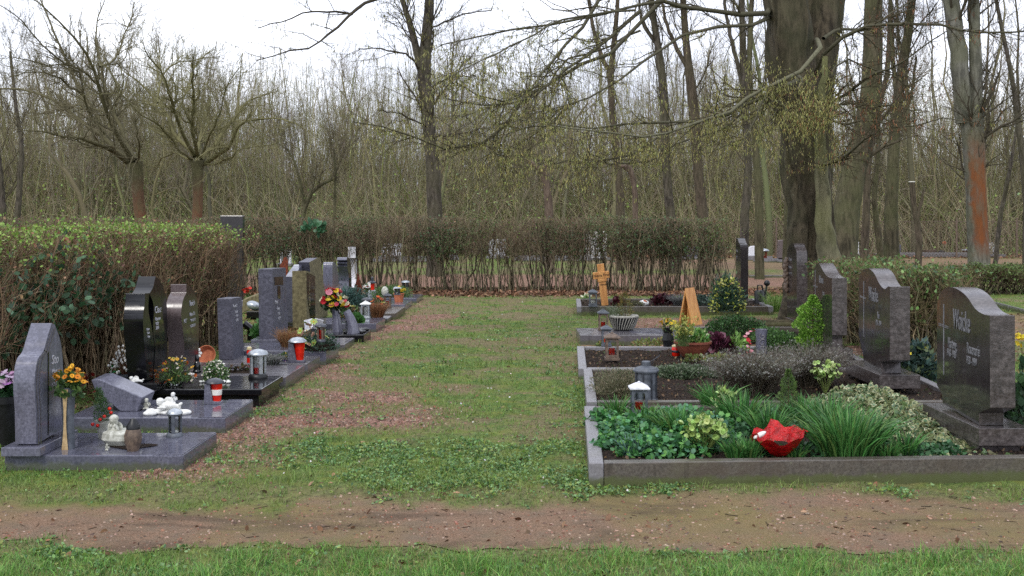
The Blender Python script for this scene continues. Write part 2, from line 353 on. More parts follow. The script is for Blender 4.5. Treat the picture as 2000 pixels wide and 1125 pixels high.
# ---------------------------------------------------------------- ground
GE = lambda y: -2.10 + .023 * (y - 7.2)          # right edge of the left row of slabs
def zones(x, y):
    x = np.asarray(x, float); y = np.asarray(y, float)
    n1 = fbm(x, y, 1.1, 3); n2 = fbm(x, y, 3.7, 9); n3 = fbm(x, y * .8, .45, 14)
    lo = 5.5 - .07 * np.clip(x, -1, 3) + (n1 - .5) * .55 + (n2 - .5) * .4
    hi = 6.42 + .12 * np.exp(-(x / 1.2) ** 2) + (n1 - .5) * .7 + (n2 - .5) * .5
    path = sstep(lo - .08, lo + .09, y) * (1 - sstep(hi - .1, hi + .12, y)) * sstep(-12, -11.5, x)
    e = x - GE(y)
    wg = .2 + 1.1 * sstep(8.1, 8.7, y) * (1 - sstep(10.6, 11.6, y)) + .0 * sstep(12, 13, y) + .6 * sstep(15.6, 16.6, y) * (1 - sstep(18.6, 19.5, y))
    wg = wg * (.62 + .9 * n1)
    grav = (.35 + .65 * sstep(.36, .56, vn(x, y, 2.4, 55) * .6 + n2 * .4)) * sstep(-.5, -.3, e) * (1 - sstep(wg - .35, wg + .55, e + (n2 - .5) * .7)) * sstep(6.75, 7.1, y) * (1 - sstep(21, 22.5, y))
    xr = x - .05 * (y - 7)
    g2 = sstep(.8, 1.3, xr + (n2 - .5) * .6) * sstep(15.2, 15.7, y + (n2 - .5) * .5) * (1 - sstep(17.9, 18.5, y)) * .9 * (1 - sstep(4, 4.8, xr))
    g2 = np.maximum(g2, sstep(.4, .8, xr + (n2 - .5) * .5) * sstep(13.1, 13.3, y) * (1 - sstep(14.2, 14.4, y)) * (1 - sstep(4, 4.8, xr)))
    far = sstep(25.6, 26.5, y + (n1 - .5)) * (1 - sstep(31, 33, y)) * (1 - sstep(7.5, 9, x)) * .9
    far = np.maximum(far, sstep(34, 36, y) * (1 - sstep(44, 46, y)) * sstep(2, 4, x) * .7)
    grav = np.maximum(np.maximum(grav, g2), far)
    cp = sstep(14.2, 14.7, y - (x - 6) * .55) * (1 - sstep(17.6, 18.1, y - (x - 6) * .55)) * sstep(6.2, 6.6, x)
    path = np.maximum(path, cp)
    bare = sstep(.47, .62, n1 * .55 + n2 * .45 + .06 * np.exp(-((x - .35) / .8) ** 2)) * (.75 - .3 * sstep(9, 6.9, y))
    bare = np.maximum(bare, sstep(6.3, 6.5, y) * (1 - sstep(6.65, 6.95, y)) * .45)
    lit = sstep(22.6, 23.3, y + (n2 - .5) * .7) * (1 - sstep(25.2, 26, y)) * (1 - sstep(5.5, 6.5, x))
    lit = np.maximum(lit, sstep(-3.3, -3.7, x) * sstep(-20, -15, x) * (1 - sstep(21, 22, y)) * sstep(6.9, 7.4, y))
    lit = np.maximum(lit, sstep(46, 50, y))
    moss = sstep(.42, .62, n3 * .6 + fbm(x, y, 2.2, 31) * .4)
    moss = np.maximum(moss, sstep(6.35, 6.5, y) * (1 - sstep(6.85, 7.1, y)))
    return path, np.clip(grav, 0, 1), np.clip(bare, 0, 1), moss, lit
def axis(a, b, st, lo, hi, g=1.12):
    m = list(np.arange(a, b, st)); s = st; q = m[-1]
    while q < hi: s *= g; q += s; m.append(q)
    s = st; q = m[0]; l = []
    while q > lo: s *= g; q -= s; l.append(q)
    return np.array(l[::-1] + m)
gx = axis(-7, 8, .045, -420, 420); gy = axis(4.2, 26, .045, -40, 800)
X, Y = np.meshgrid(gx, gy)
pa, gr, ba, mo, li = zones(X, Y)
Z = (fbm(X, Y, 1.6, 40) - .5) * .05 + (fbm(X, Y, 9, 41) - .5) * .018 * (1 - pa * .6) - .02
Z = Z * np.exp(-np.maximum(0, np.abs(Y - 15) - 14) / 20)
Z += -.018 * pa
def gz(x, y):
    x = np.asarray(x); y = np.asarray(y)
    p = zones(x, y)[0]
    return ((fbm(x, y, 1.6, 40) - .5) * .05 + (fbm(x, y, 9, 41) - .5) * .018 * (1 - p * .6) - .02) - .018 * p
nx, ny = len(gx), len(gy)
i = np.arange(ny - 1)[:, None] * nx + np.arange(nx - 1)[None]
f = np.stack([i, i + 1, i + nx + 1, i + nx], -1).reshape(-1, 4)
gb = MB().add(np.stack([X, Y, Z], -1).reshape(-1, 3), f, np.stack([pa, gr, ba], -1).reshape(-1, 3))
t = NT('ground'); p = t.wpos(); vc = t.n('ShaderNodeVertexColor', layer_name='Col').outputs[0]
sp = t.n('ShaderNodeSeparateColor', ins={0: vc}).outputs
n5 = t.noise(p, 5, 5, .7); n30 = t.noise(p, 34, 5, .75); n90 = t.noise(p, 110, 3, .7); n1 = t.noise(p, .9, 4)
green = t.mix(t.ramp(n30, .35, .66), hx('40502a'), hx('687e40'))
green = t.mix(t.ramp(n5, .42, .66, 0, .6), green, hx('80843f'))
brown = t.mix(t.ramp(n30, .3, .7), hx('5a4a3a'), hx('8e7c64'))
pathc = t.mix(t.ramp(n90, .3, .7), hx('67523f'), hx('977c68'))
pathc = t.mix(t.ramp(n5, .4, .68, 0, .6), pathc, hx('6f6556'))
pathc = t.mix(t.ramp(n1, .4, .66, 0, .6), pathc, hx('77703f'))
gravc = t.mix(t.ramp(t.n('ShaderNodeTexVoronoi', ins={'Vector': p, 'Scale': 70}).outputs['Color'], .2, .8), hx('5d443b'), hx('a07c6d'))
gravc = t.mix(t.ramp(n5, .45, .7, 0, .5), gravc, hx('5c4f3c'))
pathc = t.mix(t.ramp(t.noise(p, 2.2, 6, .7, .6, sc=(.35, 1, 1)), .5, .66, 0, .7), pathc, hx('55473a')); pathc = t.mix(t.ramp(t.n('ShaderNodeTexVoronoi', ins={'Vector': p, 'Scale': 55}).outputs['Distance'], .22, .1, 0, .55), pathc, hx('9c8676')); pathc = t.mix(t.ramp(t.noise(p, 60, 3, .8), .6, .75, 0, .6), pathc, hx('3c3128'))
col = t.mix(sp[2], green, brown); col = t.mix(sp[1], col, gravc); col = t.mix(sp[0], col, pathc)
hb = t.math('ADD', n30, t.math('MULTIPLY', n90, .7))
gm = t.fin(col, .95, t.bump(hb, .9, .02), **{'Specular IOR Level': .15})
ground = tag(gb.build('ground', gm, sharp=0), kind='structure')
# the walked path across the front: its own sheet, 4 mm over the ground
px_ = np.arange(-7, 7, .05); rows = []
for x in px_:
    yy = np.linspace(5.0, 7.2, 111); q = zones(np.full_like(yy, x), yy)[0]; w_ = yy[q > .3]; rows.append((w_.min(), w_.max()) if len(w_) else (5.6, 6.2))
rows = np.array(rows); K_ = 24; tt = np.linspace(0, 1, K_)
PX = np.repeat(px_[:, None], K_, 1); PY = rows[:, :1] * (1 - tt) + rows[:, 1:] * tt; q = zones(PX, PY)
pb = MB(); i = np.arange(len(px_) - 1)[:, None] * K_ + np.arange(K_ - 1)[None]
pb.add(np.stack([PX, PY, gz(PX, PY) + .004], -1).reshape(-1, 3), np.stack([i, i + K_, i + K_ + 1, i + 1], -1).reshape(-1, 4), np.stack([q[0], q[1], q[2]], -1).reshape(-1, 3))
tag(pb.build('path', gm, sharp=0), kind='structure')

# blocked areas (grave beds and slabs) where nothing grows from the ground sheet
BLOCK = []
def free(x, y, m=0.0):
    ok = np.ones(len(x), bool)
    for (x0, x1, y0, y1, k) in BLOCK:
        sh = k * (y - y0); ok &= ~((x > x0 + sh - m) & (x < x1 + sh + m) & (y > y0 - m) & (y < y1 + m))
    return ok
def scatter(n, y0, y1, x0=-1.25, x1=1.25, pw=1.0, r=rng):
    """points over the visible floor: uniform over the view wedge"""
    u = r.random(n); d = (y0 ** -pw + u * (y1 ** -pw - y0 ** -pw)) ** (-1 / pw)
    return r.uniform(x0, x1, n) * d * .5, d
def cover():
    # grass blades
    g = MB(); n = 230000; x, y = scatter(n, 4.85, 24, pw=.9)
    pa, gr, ba, mo, li = zones(x, y)
    dens = (1 - pa) ** 2 * (1 - gr * .8) * (1 - ba * .75) * (1 - li * .9) * (.45 + .55 * sstep(.35, .6, fbm(x, y, 2.6, 60))) * (1 + .8 * sstep(5.5, 5.3, y))
    k = (rng.random(n) < dens) & free(x, y, .0); x, y, mo = x[k], y[k], mo[k]; n = len(x)
    near = sstep(5.6, 5.2, y) * sstep(.3, .6, fbm(x, y, 1.7, 66) + .15)
    h = (.018 + .02 * rng.random(n) + .028 * near * rng.random(n) * (.3 + 1.1 * sstep(.4, .65, fbm(x, y, 5, 71)))) * (1 + 1.3 * sstep(.52, .7, fbm(x, y, 4, 70))) * (1 + .035 * (y - 6))
    w = .0032 * (1 + .12 * (y - 5)) * rng.uniform(.7, 1.3, n)
    ca = pal(['587c34', '68903f', '78a04a', '42622a'], n, .3); cb = pal(['7c8c44', '8c984c', '788c44', '94905a'], n)
    f = (mo * .55)[:, None]; c = ca * (1 - f) + cb * f; c = c * (1 - near[:, None]) + pal(['62943a', '78a84a', '52803a', '84b058', '94a05c', '4c7434'], n, .3) * near[:, None]
    blades(g, np.stack([x, y, gz(x, y)], 1), h, w, c, lean=.55, K=3)
    tag(g.build('grass', M['leaf'], sharp=0), 'short patchy spring grass with yellow green moss on the lawn', 'grass', kind='stuff')
    # broad-leaved weeds
    g = MB(); n = 120000; x, y = scatter(n, 4.9, 23, pw=1.1)
    pa, gr, ba, mo, li = zones(x, y)
    pt = (.35 + .65 * sstep(.42, .6, vn(x, y, 5, 83))) * sstep(5.3, 6.2, y + .5) * sstep(.55, .68, fbm(x, y, 1.3, 80) + .19 * np.exp(-((x + 1.1) ** 2 / 1.6 + (y - 7.6) ** 2 / .5)) + .15 * np.exp(-((x - .75) ** 2 / .25 + (y - 8) ** 2 / 4)) + .1 * np.exp(-((y - 6.85) / .2) ** 2) * (x < -1.2))
    k = (rng.random(n) < pt * (1 - pa) * (1 - gr * .85) * (1 - li) + .02 * (1 - pa)) & free(x, y, .0); x, y = x[k], y[k]
    m = 4; xx = np.repeat(x, m) + rng.normal(size=len(x) * m) * .012; yy = np.repeat(y, m) + rng.normal(size=len(x) * m) * .012; n = len(xx)
    leaves(g, np.stack([xx, yy, gz(xx, yy) + .006 + .012 * rng.random(n)], 1), rng.uniform(.011, .025, n) * (1 + .03 * (yy - 6)), pal(['4f7340', '5f864c', '42643a', '74965c', '84a66a', '6f8f38', '8a9a4c'], n), shape=WIDE, up=.35, nz=.6,
           dirs=np.concatenate([rng.normal(size=(n, 2)), np.abs(rng.normal(size=(n, 1))) * .5], 1))
    tag(g.build('weeds', M['leaf'], sharp=0), 'low clover and broad leaved weeds between the grass', 'weeds', kind='stuff')
    # gravel chips
    g = MB(); n = 90000; x, y = scatter(n, 5.2, 22, pw=1.3)
    pa, gr, ba, mo, li = zones(x, y)
    k = (rng.random(n) < np.maximum(gr, pa * (.08 + .34 * sstep(.4, .65, fbm(x, y, 1.8, 91))) + ba * .06)) & free(x, y, 0); x, y = x[k], y[k]; n = len(x)
    s = rng.uniform(.004, .010, (n, 1)) * (1 + .045 * (y[:, None] - 6))
    base = np.array([(-1, -1, 0), (1, -1, 0), (1, 1, 0), (-1, 1, 0), (-.5, -.6, 1), (.6, -.4, .9), (.5, .6, 1.1), (-.6, .4, .8)], float)
    a = rng.random(n) * 6.28; v = base[None] * s[:, None] * rng.uniform(.55, 1.2, (n, 1, 3)) * (1 + rng.uniform(-.3, .3, (n, 8, 3)))
    v = np.stack([v[..., 0] * np.cos(a)[:, None] - v[..., 1] * np.sin(a)[:, None], v[..., 0] * np.sin(a)[:, None] + v[..., 1] * np.cos(a)[:, None], v[..., 2]], -1)
    v += np.stack([x, y, gz(x, y) - .001], 1)[:, None]
    ff = np.array([(4, 5, 6, 7), (0, 1, 5, 4), (1, 2, 6, 5), (2, 3, 7, 6), (3, 0, 4, 7)])
    ff = (np.arange(n)[:, None, None] * 8 + ff[None]).reshape(-1, 4)
    g.add(v.reshape(-1, 3), ff, np.repeat(pal(['80604f', '96705e', '684a3c', 'a08676', '6f5f54', '8a5a46', '5c4c42', 'aa9484'], n), 8, axis=0))
    tag(g.build('gravel', M['matte'], smooth=False), 'loose pinkish red gravel chips beside the slabs', 'gravel', kind='stuff')
    g = MB(); n = 1100; x, y = scatter(n, 5.0, 21, pw=1.0); k = free(x, y); x, y = x[k], y[k]; n = len(x); a = rng.random(n) * 6.28; ln = .012 + .07 * rng.random(n) ** 3; P = np.zeros((n, 4, 3)); t = np.linspace(-.5, .5, 4)
    P[:, :, 0] = x[:, None] + (np.cos(a) * ln)[:, None] * t + rng.normal(size=(n, 4)) * .003; P[:, :, 1] = y[:, None] + (np.sin(a) * ln)[:, None] * t + rng.normal(size=(n, 4)) * .004; P[:, :, 2] = gz(P[:, :, 0], P[:, :, 1]) + .006
    tubes(P, np.full((n, 4), .0017) * rng.uniform(.6, 1.5, (n, 1)), 3, g, pal(['3a2c22', '4c3c30', '5c4c3c', '2c221c'], n)); tag(g.build('fallen_twigs', M['twig'], sharp=0), 'small dark twigs and crumbs scattered over path and lawn', 'fallen twigs', kind='stuff')
    # daisies and white petals
    g = MB(); n = 330; x, y = scatter(n, 6.6, 22, pw=1.0, x0=-.9, x1=.5); k = free(x, y) & (zones(x, y)[0] < .3) & (zones(x, y)[1] < .3) & ((y > 8.4) | (rng.random(n) < .2)); x, y = x[k], y[k]; n = len(x)
    leaves(g, np.stack([x, y, gz(x, y) + .03], 1), .012 * (1 + .02 * y), pal(['e8e4e0', 'f2eef0', 'd8c8c8'], n), shape=ROUND, nz=.8)
    tag(g.build('fallen_petals', M['flower'], sharp=0), 'tiny white petals strewn over the lawn', 'petals', kind='stuff')
    # fallen leaves
    g = MB(); n = 52000; x = rng.uniform(-13, 6.5, n); y = rng.normal(24.3, .75, n); x2 = rng.uniform(-6.2, -3.2, 12000); y2 = rng.uniform(6.9, 21, 12000)
    x3, y3 = scatter(1100, 5.0, 22); x4 = rng.uniform(3.9, 9, 12000); y4 = rng.uniform(8, 20, 12000); x5 = rng.uniform(2, 40, 26000); y5 = rng.uniform(44, 60, 26000)
    x = np.concatenate([x, x2, x3, x4, x5]); y = np.concatenate([y, y2, y3, y4, y5]); k = (rng.random(len(x)) < np.maximum(zones(x, y)[4], .0) + .35 * (x > 3.9 + .04 * y) * (y < 21) + 1.0 * (y > 43)) | (np.arange(len(x)) // 1 % 1 == 0) & (np.abs(np.arange(len(x)) - 64550) < 550)
    k &= free(x, y); x, y = x[k], y[k]; n = len(x)
    s = rng.uniform(.03, .065, n) * (1 + .5 * (y > 40)) * np.where(y < 20, .8, 1.2)
    leaves(g, np.stack([x, y, np.where(y < 30, gz(x, y), 0) + .005 + .05 * rng.random(n) * (y > 22)], 1), s, pal(['6b4a34', '7d5a42', '8c6a52', '54382a', 'a07c62', '5d4638'], n), shape=WIDE, nz=.45, curl=.7,
           dirs=np.concatenate([rng.normal(size=(n, 2)), rng.normal(size=(n, 1)) * .3], 1))
    tag(g.build('fallen_leaves', M['matte'], sharp=0), 'brown dry leaf litter under the hedges', 'fallen leaves', kind='stuff')

# ---------------------------------------------------------------- trees
def PD(l, d):
    """[(px, py, width px, (depth))] -> points and radii"""
    P = []; R = []
    for q in l:
        dd = q[3] if len(q) > 3 else d
        P.append(D(q[0], q[1], dd)); R.append(q[2] / 2 / F * dd)
    return np.array(P), np.array(R)
TR = np.random.default_rng(11)
def tree(label, d, trunk, stems=(), limbs=(), mat='bark_olive', lv=(7, 6), L=(1.6, .6), up=.25, fl=0, group=None, name='bare_tree', bud=None, topn=8, cut=False, sag=0, twig='4c4638', limbcol=None, K=14, buds=0, flat=0, wiggle=.01, tmin=.15, pale=None):
    P, R = PD(trunk, d); base = np.array([P[0, 0], P[0, 1], 0.])
    P = np.vstack([[P[0, 0], P[0, 1], -.1], P]); R = np.concatenate([[R[0] * 1.15], R])
    root = thing(name, label, 'tree', base, group=group); tb = MB(); sides = 18 if fl else 12
    def st(P, R, k=K, s=sides, w=wiggle):
        P = resample(P, k); R = np.interp(np.linspace(0, 1, k), np.linspace(0, 1, len(R)), R)
        P[1:-1] += TR.normal(size=(k - 2, 3)) * w; tubes(P, R, s, tb, flute=fl, rough=.04, cap=True); return P, R
    al = [st(P, R, k=26 if fl else K)]
    for s_ in stems:
        p_, r_ = PD(s_, d)
        if s_[0][0] == pale:
            keep = tb; tb = MB(); al.append(st(p_, r_, k=26)); tb.build('stem', M['bark_pale'], root, off=base, sharp=0); tb = keep
        else: al.append(st(p_, r_))
    cr = MB(); lim = []
    for s_ in limbs:
        p_, r_ = PD(s_, d); p_ = resample(p_, 12); r_ = np.interp(np.linspace(0, 1, 12), np.linspace(0, 1, len(r_)), r_)
        p_[1:-1] += TR.normal(size=(10, 3)) * .02; lim.append((p_, r_))
    tcol = np.array(hx(twig)); lc = np.array(hx(limbcol or twig))
    if lim:
        LP = np.array([a for a, b in lim]); LR = np.array([b for a, b in lim]); cc = np.repeat(lc[None], len(LP), 0)
        if pale: cc[0] = hx('65634f'); cc[1] = hx('565444')
        tubes(LP, LR, 6, cr, cc, rough=.12)
    ex = []
    for a, b in al:
        a = resample(a, 12); b = np.interp(np.linspace(0, 1, 12), np.linspace(0, 1, len(b)), b)
        if topn: ex.append((a, b * .5))
    if ex:
        EP = np.array([a for a, b in ex]); ER = np.array([b for a, b in ex])
        c0, r0 = children(EP, ER, topn, L[0] * 1.6, .75, up, 7, .16, .4, .45, 1, .006, sag, r=TR); r0 = np.minimum(r0, .05)
        tubes(c0, r0, 5, cr, tcol)
    sets = []
    if lim: sets.append((LP, LR))
    if ex: sets.append((resample_all(c0, 12), np.repeat(r0, 2, 1)[:, :12]))
    tw = []
    for (p0, r0) in sets:
        c1, r1 = children(p0, r0, lv[0], L[0], .75, up, 6, .2, .5, tmin, 1, .004, sag, flat, r=TR); tubes(c1, r1, 4, cr, tcol * 1.05)
        c2, r2 = children(c1, r1, lv[1], L[1], .7, up, 4, .22, .5, .1, 1, .0028, sag, flat, r=TR); tubes(c2, r2, 3, cr, tcol * 1.15)
        tw.append(c2); tw.append(c1)
    if buds and tw:
        q = tw[0]; n = len(q) * buds; ii = TR.integers(0, len(q), n); kk = TR.integers(1, q.shape[1], n)
        leaves(cr, q[ii, kk], TR.uniform(.02, .05, n), pal(['7a7f3e', '8b8a4a', '6c6a3a'], n, r=TR), up=.5, r=TR)
    tb.build('trunk', M[mat], root, off=base, sharp=0)
    if cr.n: cr.build('crown', M['twig'], root, off=base, sharp=0)
    return root, tw, base
def resample_all(P, K):
    N, k, _ = P.shape; t = np.linspace(0, k - 1, K); i = np.minimum(t.astype(int), k - 2); f = (t - i)[None, :, None]
    return P[:, i] * (1 - f) + P[:, i + 1] * f
def limb(pts, w0, w1, dj=0, d=None):
    n = len(pts); return [(x, y, w0 + (w1 - w0) * i / (n - 1)) + ((d + dj * i / (n - 1),) if d else ()) for i, (x, y) in enumerate(pts)]

def catkins(root, base, sets, n, size, cols, sel=None, nm='catkins'):
    mb = MB(); P = np.concatenate([s.reshape(-1, 3) for s in sets])
    if sel is not None: P = P[sel(P)]
    ii = TR.integers(0, len(P), n); p = P[ii] + TR.normal(size=(n, 3)) * .025
    L_ = size * TR.uniform(.6, 1.3, n); q = np.zeros((n, 3, 3)); q[:, 0] = p; dr = TR.normal(size=(n, 3)) * .25; dr[:, 2] = -1
    q[:, 1] = p + nrm(dr + TR.normal(size=(n, 3)) * .2) * L_[:, None] * .5; q[:, 2] = q[:, 1] + nrm(dr) * L_[:, None] * .5
    R_ = np.tile([.0026, .0048, .002], (n, 1)) * (size / .045); tubes(q, R_, 3, mb, pal(cols, n, .25, TR))
    mb.build(nm, M['leaf'], root, off=base, sharp=0)

def all_trees():
    up = dict(up=.3)
    A = [[(262,318),(232,292),(205,262),(192,225),(160,185),(125,110),(105,60),(80,0),(60,-60)], [(258,312),(228,265),(208,222),(192,165),(180,128),(150,80),(100,30),(40,-20)],
         [(252,316),(205,272),(155,235),(110,200),(60,178),(0,173),(-60,180)], [(250,318),(212,292),(170,275),(110,262),(40,255)], [(263,312),(246,280),(238,250),(215,205),(200,150),(195,115),(185,60),(205,0)],
         [(268,318),(272,285),(264,243)], [(262,314),(240,285),(226,235),(256,195),(277,172)], [(205,262),(165,205),(160,150),(122,120),(72,80),(40,40),(0,10)], [(195,130),(222,115),(240,75),(255,40),(262,5)],
         [(190,165),(150,130),(90,125),(20,110)], [(200,200),(230,170),(210,130),(240,120),(258,80)], [(160,185),(110,150),(70,140),(20,150)], [(208,222),(160,205),(120,215),(60,225)]]
    tree('bare pollarded tree with reddish trunk leaning left behind the green hedge', 27, [(277,470,23),(272,400,22),(267,345,24),(263,318,32)],
         limbs=[limb(q, 11 if i < 5 else 5, 1.6, (-1) ** i * 3, 27) for i, q in enumerate(A)], mat='bark_pollard', lv=(26, 13), L=(1.25, .5), up=.12, topn=0, name='pollarded_tree', twig='6c6650', limbcol='5c573e', K=8)
    B = [[(380,305),(350,272),(327,228),(308,200),(270,160),(230,128)], [(380,302),(356,262),(342,218),(332,190),(320,150),(292,110),(280,85)], [(385,302),(391,270),(400,240),(413,188)], [(388,306),(376,262),(378,190),(375,140),(380,100)],
         [(394,312),(420,282),(442,250),(468,215),(500,190),(545,178)], [(400,320),(430,300),(452,284),(472,240),(520,230),(560,236),(605,256)], [(342,218),(368,178),(380,130),(410,100)], [(372,312),(348,292),(318,250),(288,232),(232,180),(205,110)],
         [(335,210),(300,205),(262,200),(225,215)], [(392,308),(410,262),(430,225),(440,170),(470,130)], [(375,312),(330,300),(300,325),(285,300)], [(398,322),(440,312),(480,290),(540,280)], [(308,200),(320,140),(360,120),(430,110)]]
    tree('bare pollarded tree with straight reddish trunk and wide fan of olive branches', 27.5, [(386,470,21),(386,400,19),(385,345,20),(385,314,30)],
         limbs=[limb(q, 9 if i < 6 else 4.5, 1.5, (-1) ** i * 2.5, 27.5) for i, q in enumerate(B)], mat='bark_pollard', lv=(26, 13), L=(1.1, .45), up=.1, topn=0, name='pollarded_tree', twig='7a7654', limbcol='6c6846', K=8)
    r, tw, b = tree('tall dark straight tree forking high above the long back hedge', 31, [(850,500,32),(849,420,29),(846,320,27),(836,235,25),(829,150,28),(832,80,22),(838,0,18),(842,-120,13)],
         stems=[[(827,152,17),(812,92,14),(800,45,12),(786,0,10),(765,-90,7)]],
         limbs=[limb(q, w, 2, dj, 31) for q, w, dj in [([(822,135),(795,108),(752,97),(700,95)], 5, -2), ([(790,-20),(720,5),(688,28),(650,60),(620,85),(560,102),(500,118)], 8, -3), ([(688,28),(640,22),(600,25),(545,45),(505,55)], 5, -3),
                ([(835,60),(900,30),(960,20)], 4, 2), ([(830,180),(880,150),(930,150)], 4, 2), ([(838,250),(790,225),(740,215)], 4, -2), ([(840,270),(900,260),(950,250)], 4, -2)]],
         mat='bark_dark', lv=(9, 8), L=(1.5, .6), up=.05, topn=12, twig='453f34', name='tall_tree', sag=.05)
    catkins(r, b, tw, 3200, .075, ['93904c', 'a39f58', '7f7c44', 'b4ae64'])
    tree('short knobbly pollard stub standing behind the hedge left of the pair', 33, [(1074,470,17),(1071,400,17),(1066,355,15),(1058,328,20)],
         stems=[[(1058,332,10),(1046,325,8),(1030,310,4)], [(1060,330,10),(1070,318,8),(1076,314,3)]], mat='bark_stub', topn=0, lv=(0, 0), name='pollard_stub', K=8)
    tree('slim pollard with a bent knob top beside a taller grey brown trunk', 33, [(1241,470,11),(1240,400,11),(1235,345,11),(1222,325,14)], stems=[[(1224,327,9),(1210,322,6),(1203,318,4)]], mat='bark_stub', topn=0, lv=(0, 0), name='pollard_stub', K=8)
    T = [
     ('bare brown tree with twin stems right behind the bent pollard', 34.5, [(1214,480,20),(1212,400,17),(1208,330,15),(1200,250,14),(1192,150,13),(1200,80,10),(1206,0,8),(1208,-90,6)], [[(1192,148,9),(1162,72,8),(1150,0,6),(1140,-80,5)]], 'bark_brown'),
     ('bare tree with leaning foot, right of the bent pollard', 32.5, [(1318,480,22),(1309,410,18),(1300,300,16),(1296,180,18),(1283,80,14),(1272,0,12),(1268,-90,9)], [[(1292,100,9),(1258,50,7),(1250,20,5),(1248,-60,4)]], 'bark_dark'),
     ('bare tree with dead brown leaves clinging to its trunk', 32, [(1376,480,25),(1370,400,20),(1362,300,20),(1355,200,22),(1342,110,16),(1335,0,12),(1330,-90,9)], [[(1352,150,10),(1320,90,8),(1300,40,6),(1290,-20,4)]], 'bark_brown'),
     ('grey slender tree behind the right end of the long hedge', 31, [(1452,500,18),(1456,400,17),(1461,300,14),(1453,180,16),(1450,50,12),(1446,-80,9)], [[(1456,190,10),(1436,110,8),(1420,40,7),(1412,-60,5)]], 'bark_dark'),
     ('olive slender tree touching the right end of the long hedge', 29.5, [(1483,505,18),(1482,400,16),(1475,270,14),(1464,150,11),(1468,0,9),(1470,-90,7)], [], 'bark_olive'),
     ('thin olive tree just left of the massive fluted trunk', 36, [(1536,505,16),(1538,400,13),(1536,300,11),(1528,180,9),(1525,0,6)], [], 'bark_olive'),
     ('thick leaning tree with burrs growing right of the massive trunk', 26, [(1640,570,80),(1643,510,62),(1650,440,54),(1664,350,48),(1688,255,42),(1700,180,39),(1705,80,37),(1707,0,35),(1708,-130,28)], [], 'bark_olive'),
     ('slender brown tree right of the leaning burred one', 36, [(1688,510,18),(1692,420,14),(1697,310,12),(1712,225,11),(1735,130,10),(1739,0,8),(1740,-90,6)], [], 'bark_brown'),
     ('thin sinuous tree between slender brown tree and broad olive trunk', 38, [(1722,510,14),(1712,430,12),(1708,375,10),(1716,280,8),(1712,150,6)], [], 'bark_olive'),
     ('broad olive tree with a slanting upper trunk in front of the mesh fence', 31, [(1741,520,34),(1740,420,26),(1745,310,22),(1752,210,20),(1766,110,18),(1782,0,16),(1795,-100,12)], [[(1752,200,9),(1744,110,8),(1740,0,6)], [(1748,250,7),(1775,200,6),(1790,110,4)]], 'bark_olive'),
     ('thin dark tree at the far right edge', 33, [(2006,480,16),(2004,380,13),(1990,250,11),(1976,150,9),(1946,0,7),(1930,-80,5)], [], 'bark_dark'),
     ('slanting grey sapling between orange trunk and far right tree', 36, [(1945,500,9),(1958,400,8),(1978,300,6),(1990,200,4)], [], 'bark_dark'),
     ('leafless bushy tree at the left edge of the wood', 34, [(28,480,14),(38,380,11),(42,280,9),(30,200,7),(20,100,5)], [[(5,480,20),(4,400,14),(-5,300,10)]], 'bark_dark'),
     ('moss green young tree behind the pollards, left of the tall dark tree', 42, [(590,480,9),(596,410,8),(615,370,7),(650,350,5)], [[(596,410,6),(580,330,5),(560,290,3)]], 'bark_olive'),
     ('thin green tree with hanging broken branch in the wood', 42, [(650,480,6),(655,350,5),(652,290,4)], [], 'bark_olive'),
    ]
    for i, (lb, d, tr, sm, mt) in enumerate(T):
        tree(lb, d, tr, sm, mat=mt, topn=11 if i != 6 else 4, lv=(7, 7), L=(1.5, .6), up=.3, twig='4b4436', group='bare trees in the wood edge', tmin=.3)
    r, tw, b = tree('cut off young tree with a pale sawn top, left of the orange trunk', 30, [(1794,500,13),(1792,440,12),(1786,410,10),(1784,380,10),(1781,356,11)], [[(1792,425,7),(1800,395,5),(1804,370,3)]], mat='bark_brown', topn=0, lv=(0, 0), name='cut_tree', K=8)
    c_ = D(1781, 355, 30) - b; lathe([(.085, -.01), (.085, .012)], 12).build('sawn_top', M['wax'], r, loc=c_)
    r, tw, b = tree('tree with a bright orange algae streak on its forked grey trunk', 29, [(1912,560,46),(1909,450,38),(1905,350,38),(1900,260,42),(1893,215,46)],
         stems=[[(1884,240,34),(1874,120,33),(1858,0,30),(1846,-110,26)], [(1908,240,26),(1906,120,24),(1901,0,20),(1899,-110,16)]], mat='bark_orange', topn=8, lv=(9, 8), L=(1.7, .6), twig='453f34', name='orange_tree')
    # the massive multi-stemmed hornbeam and its sweeping, catkin hung limbs
    base = [[(1600,640,120,17.6),(1600,560,86,17.8),(1597,480,70,18),(1592,380,66,18),(1580,300,70,18),(1562,220,80,18),(1545,120,86,18),(1535,40,84,18),(1522,-60,80,18),(1510,-160,70,18)]]
    stems = [[(1585,660,66,18.3),(1585,600,60,18.3),(1583,480,56,18.4),(1592,340,60,18.5),(1600,220,56,18.6),(1606,100,56,18.8),(1622,0,54,19),(1640,-120,46,19)],
             [(1650,690,30,16.6),(1634,590,50,17.1),(1622,520,44,17.2),(1612,440,34,17.3),(1607,340,24,17.3),(1602,260,17,17.2),(1606,180,13,17.1),(1612,110,9,17.1)],
             [(1522,665,34,17.2),(1530,625,26,17.2),(1545,580,30,17.5),(1558,520,40,17.8),(1562,430,44,18),(1548,330,40,18.2),(1540,250,36,18.2)],
             [(1570,130,60,18.9),(1585,60,60,19),(1600,-60,58,19)]]
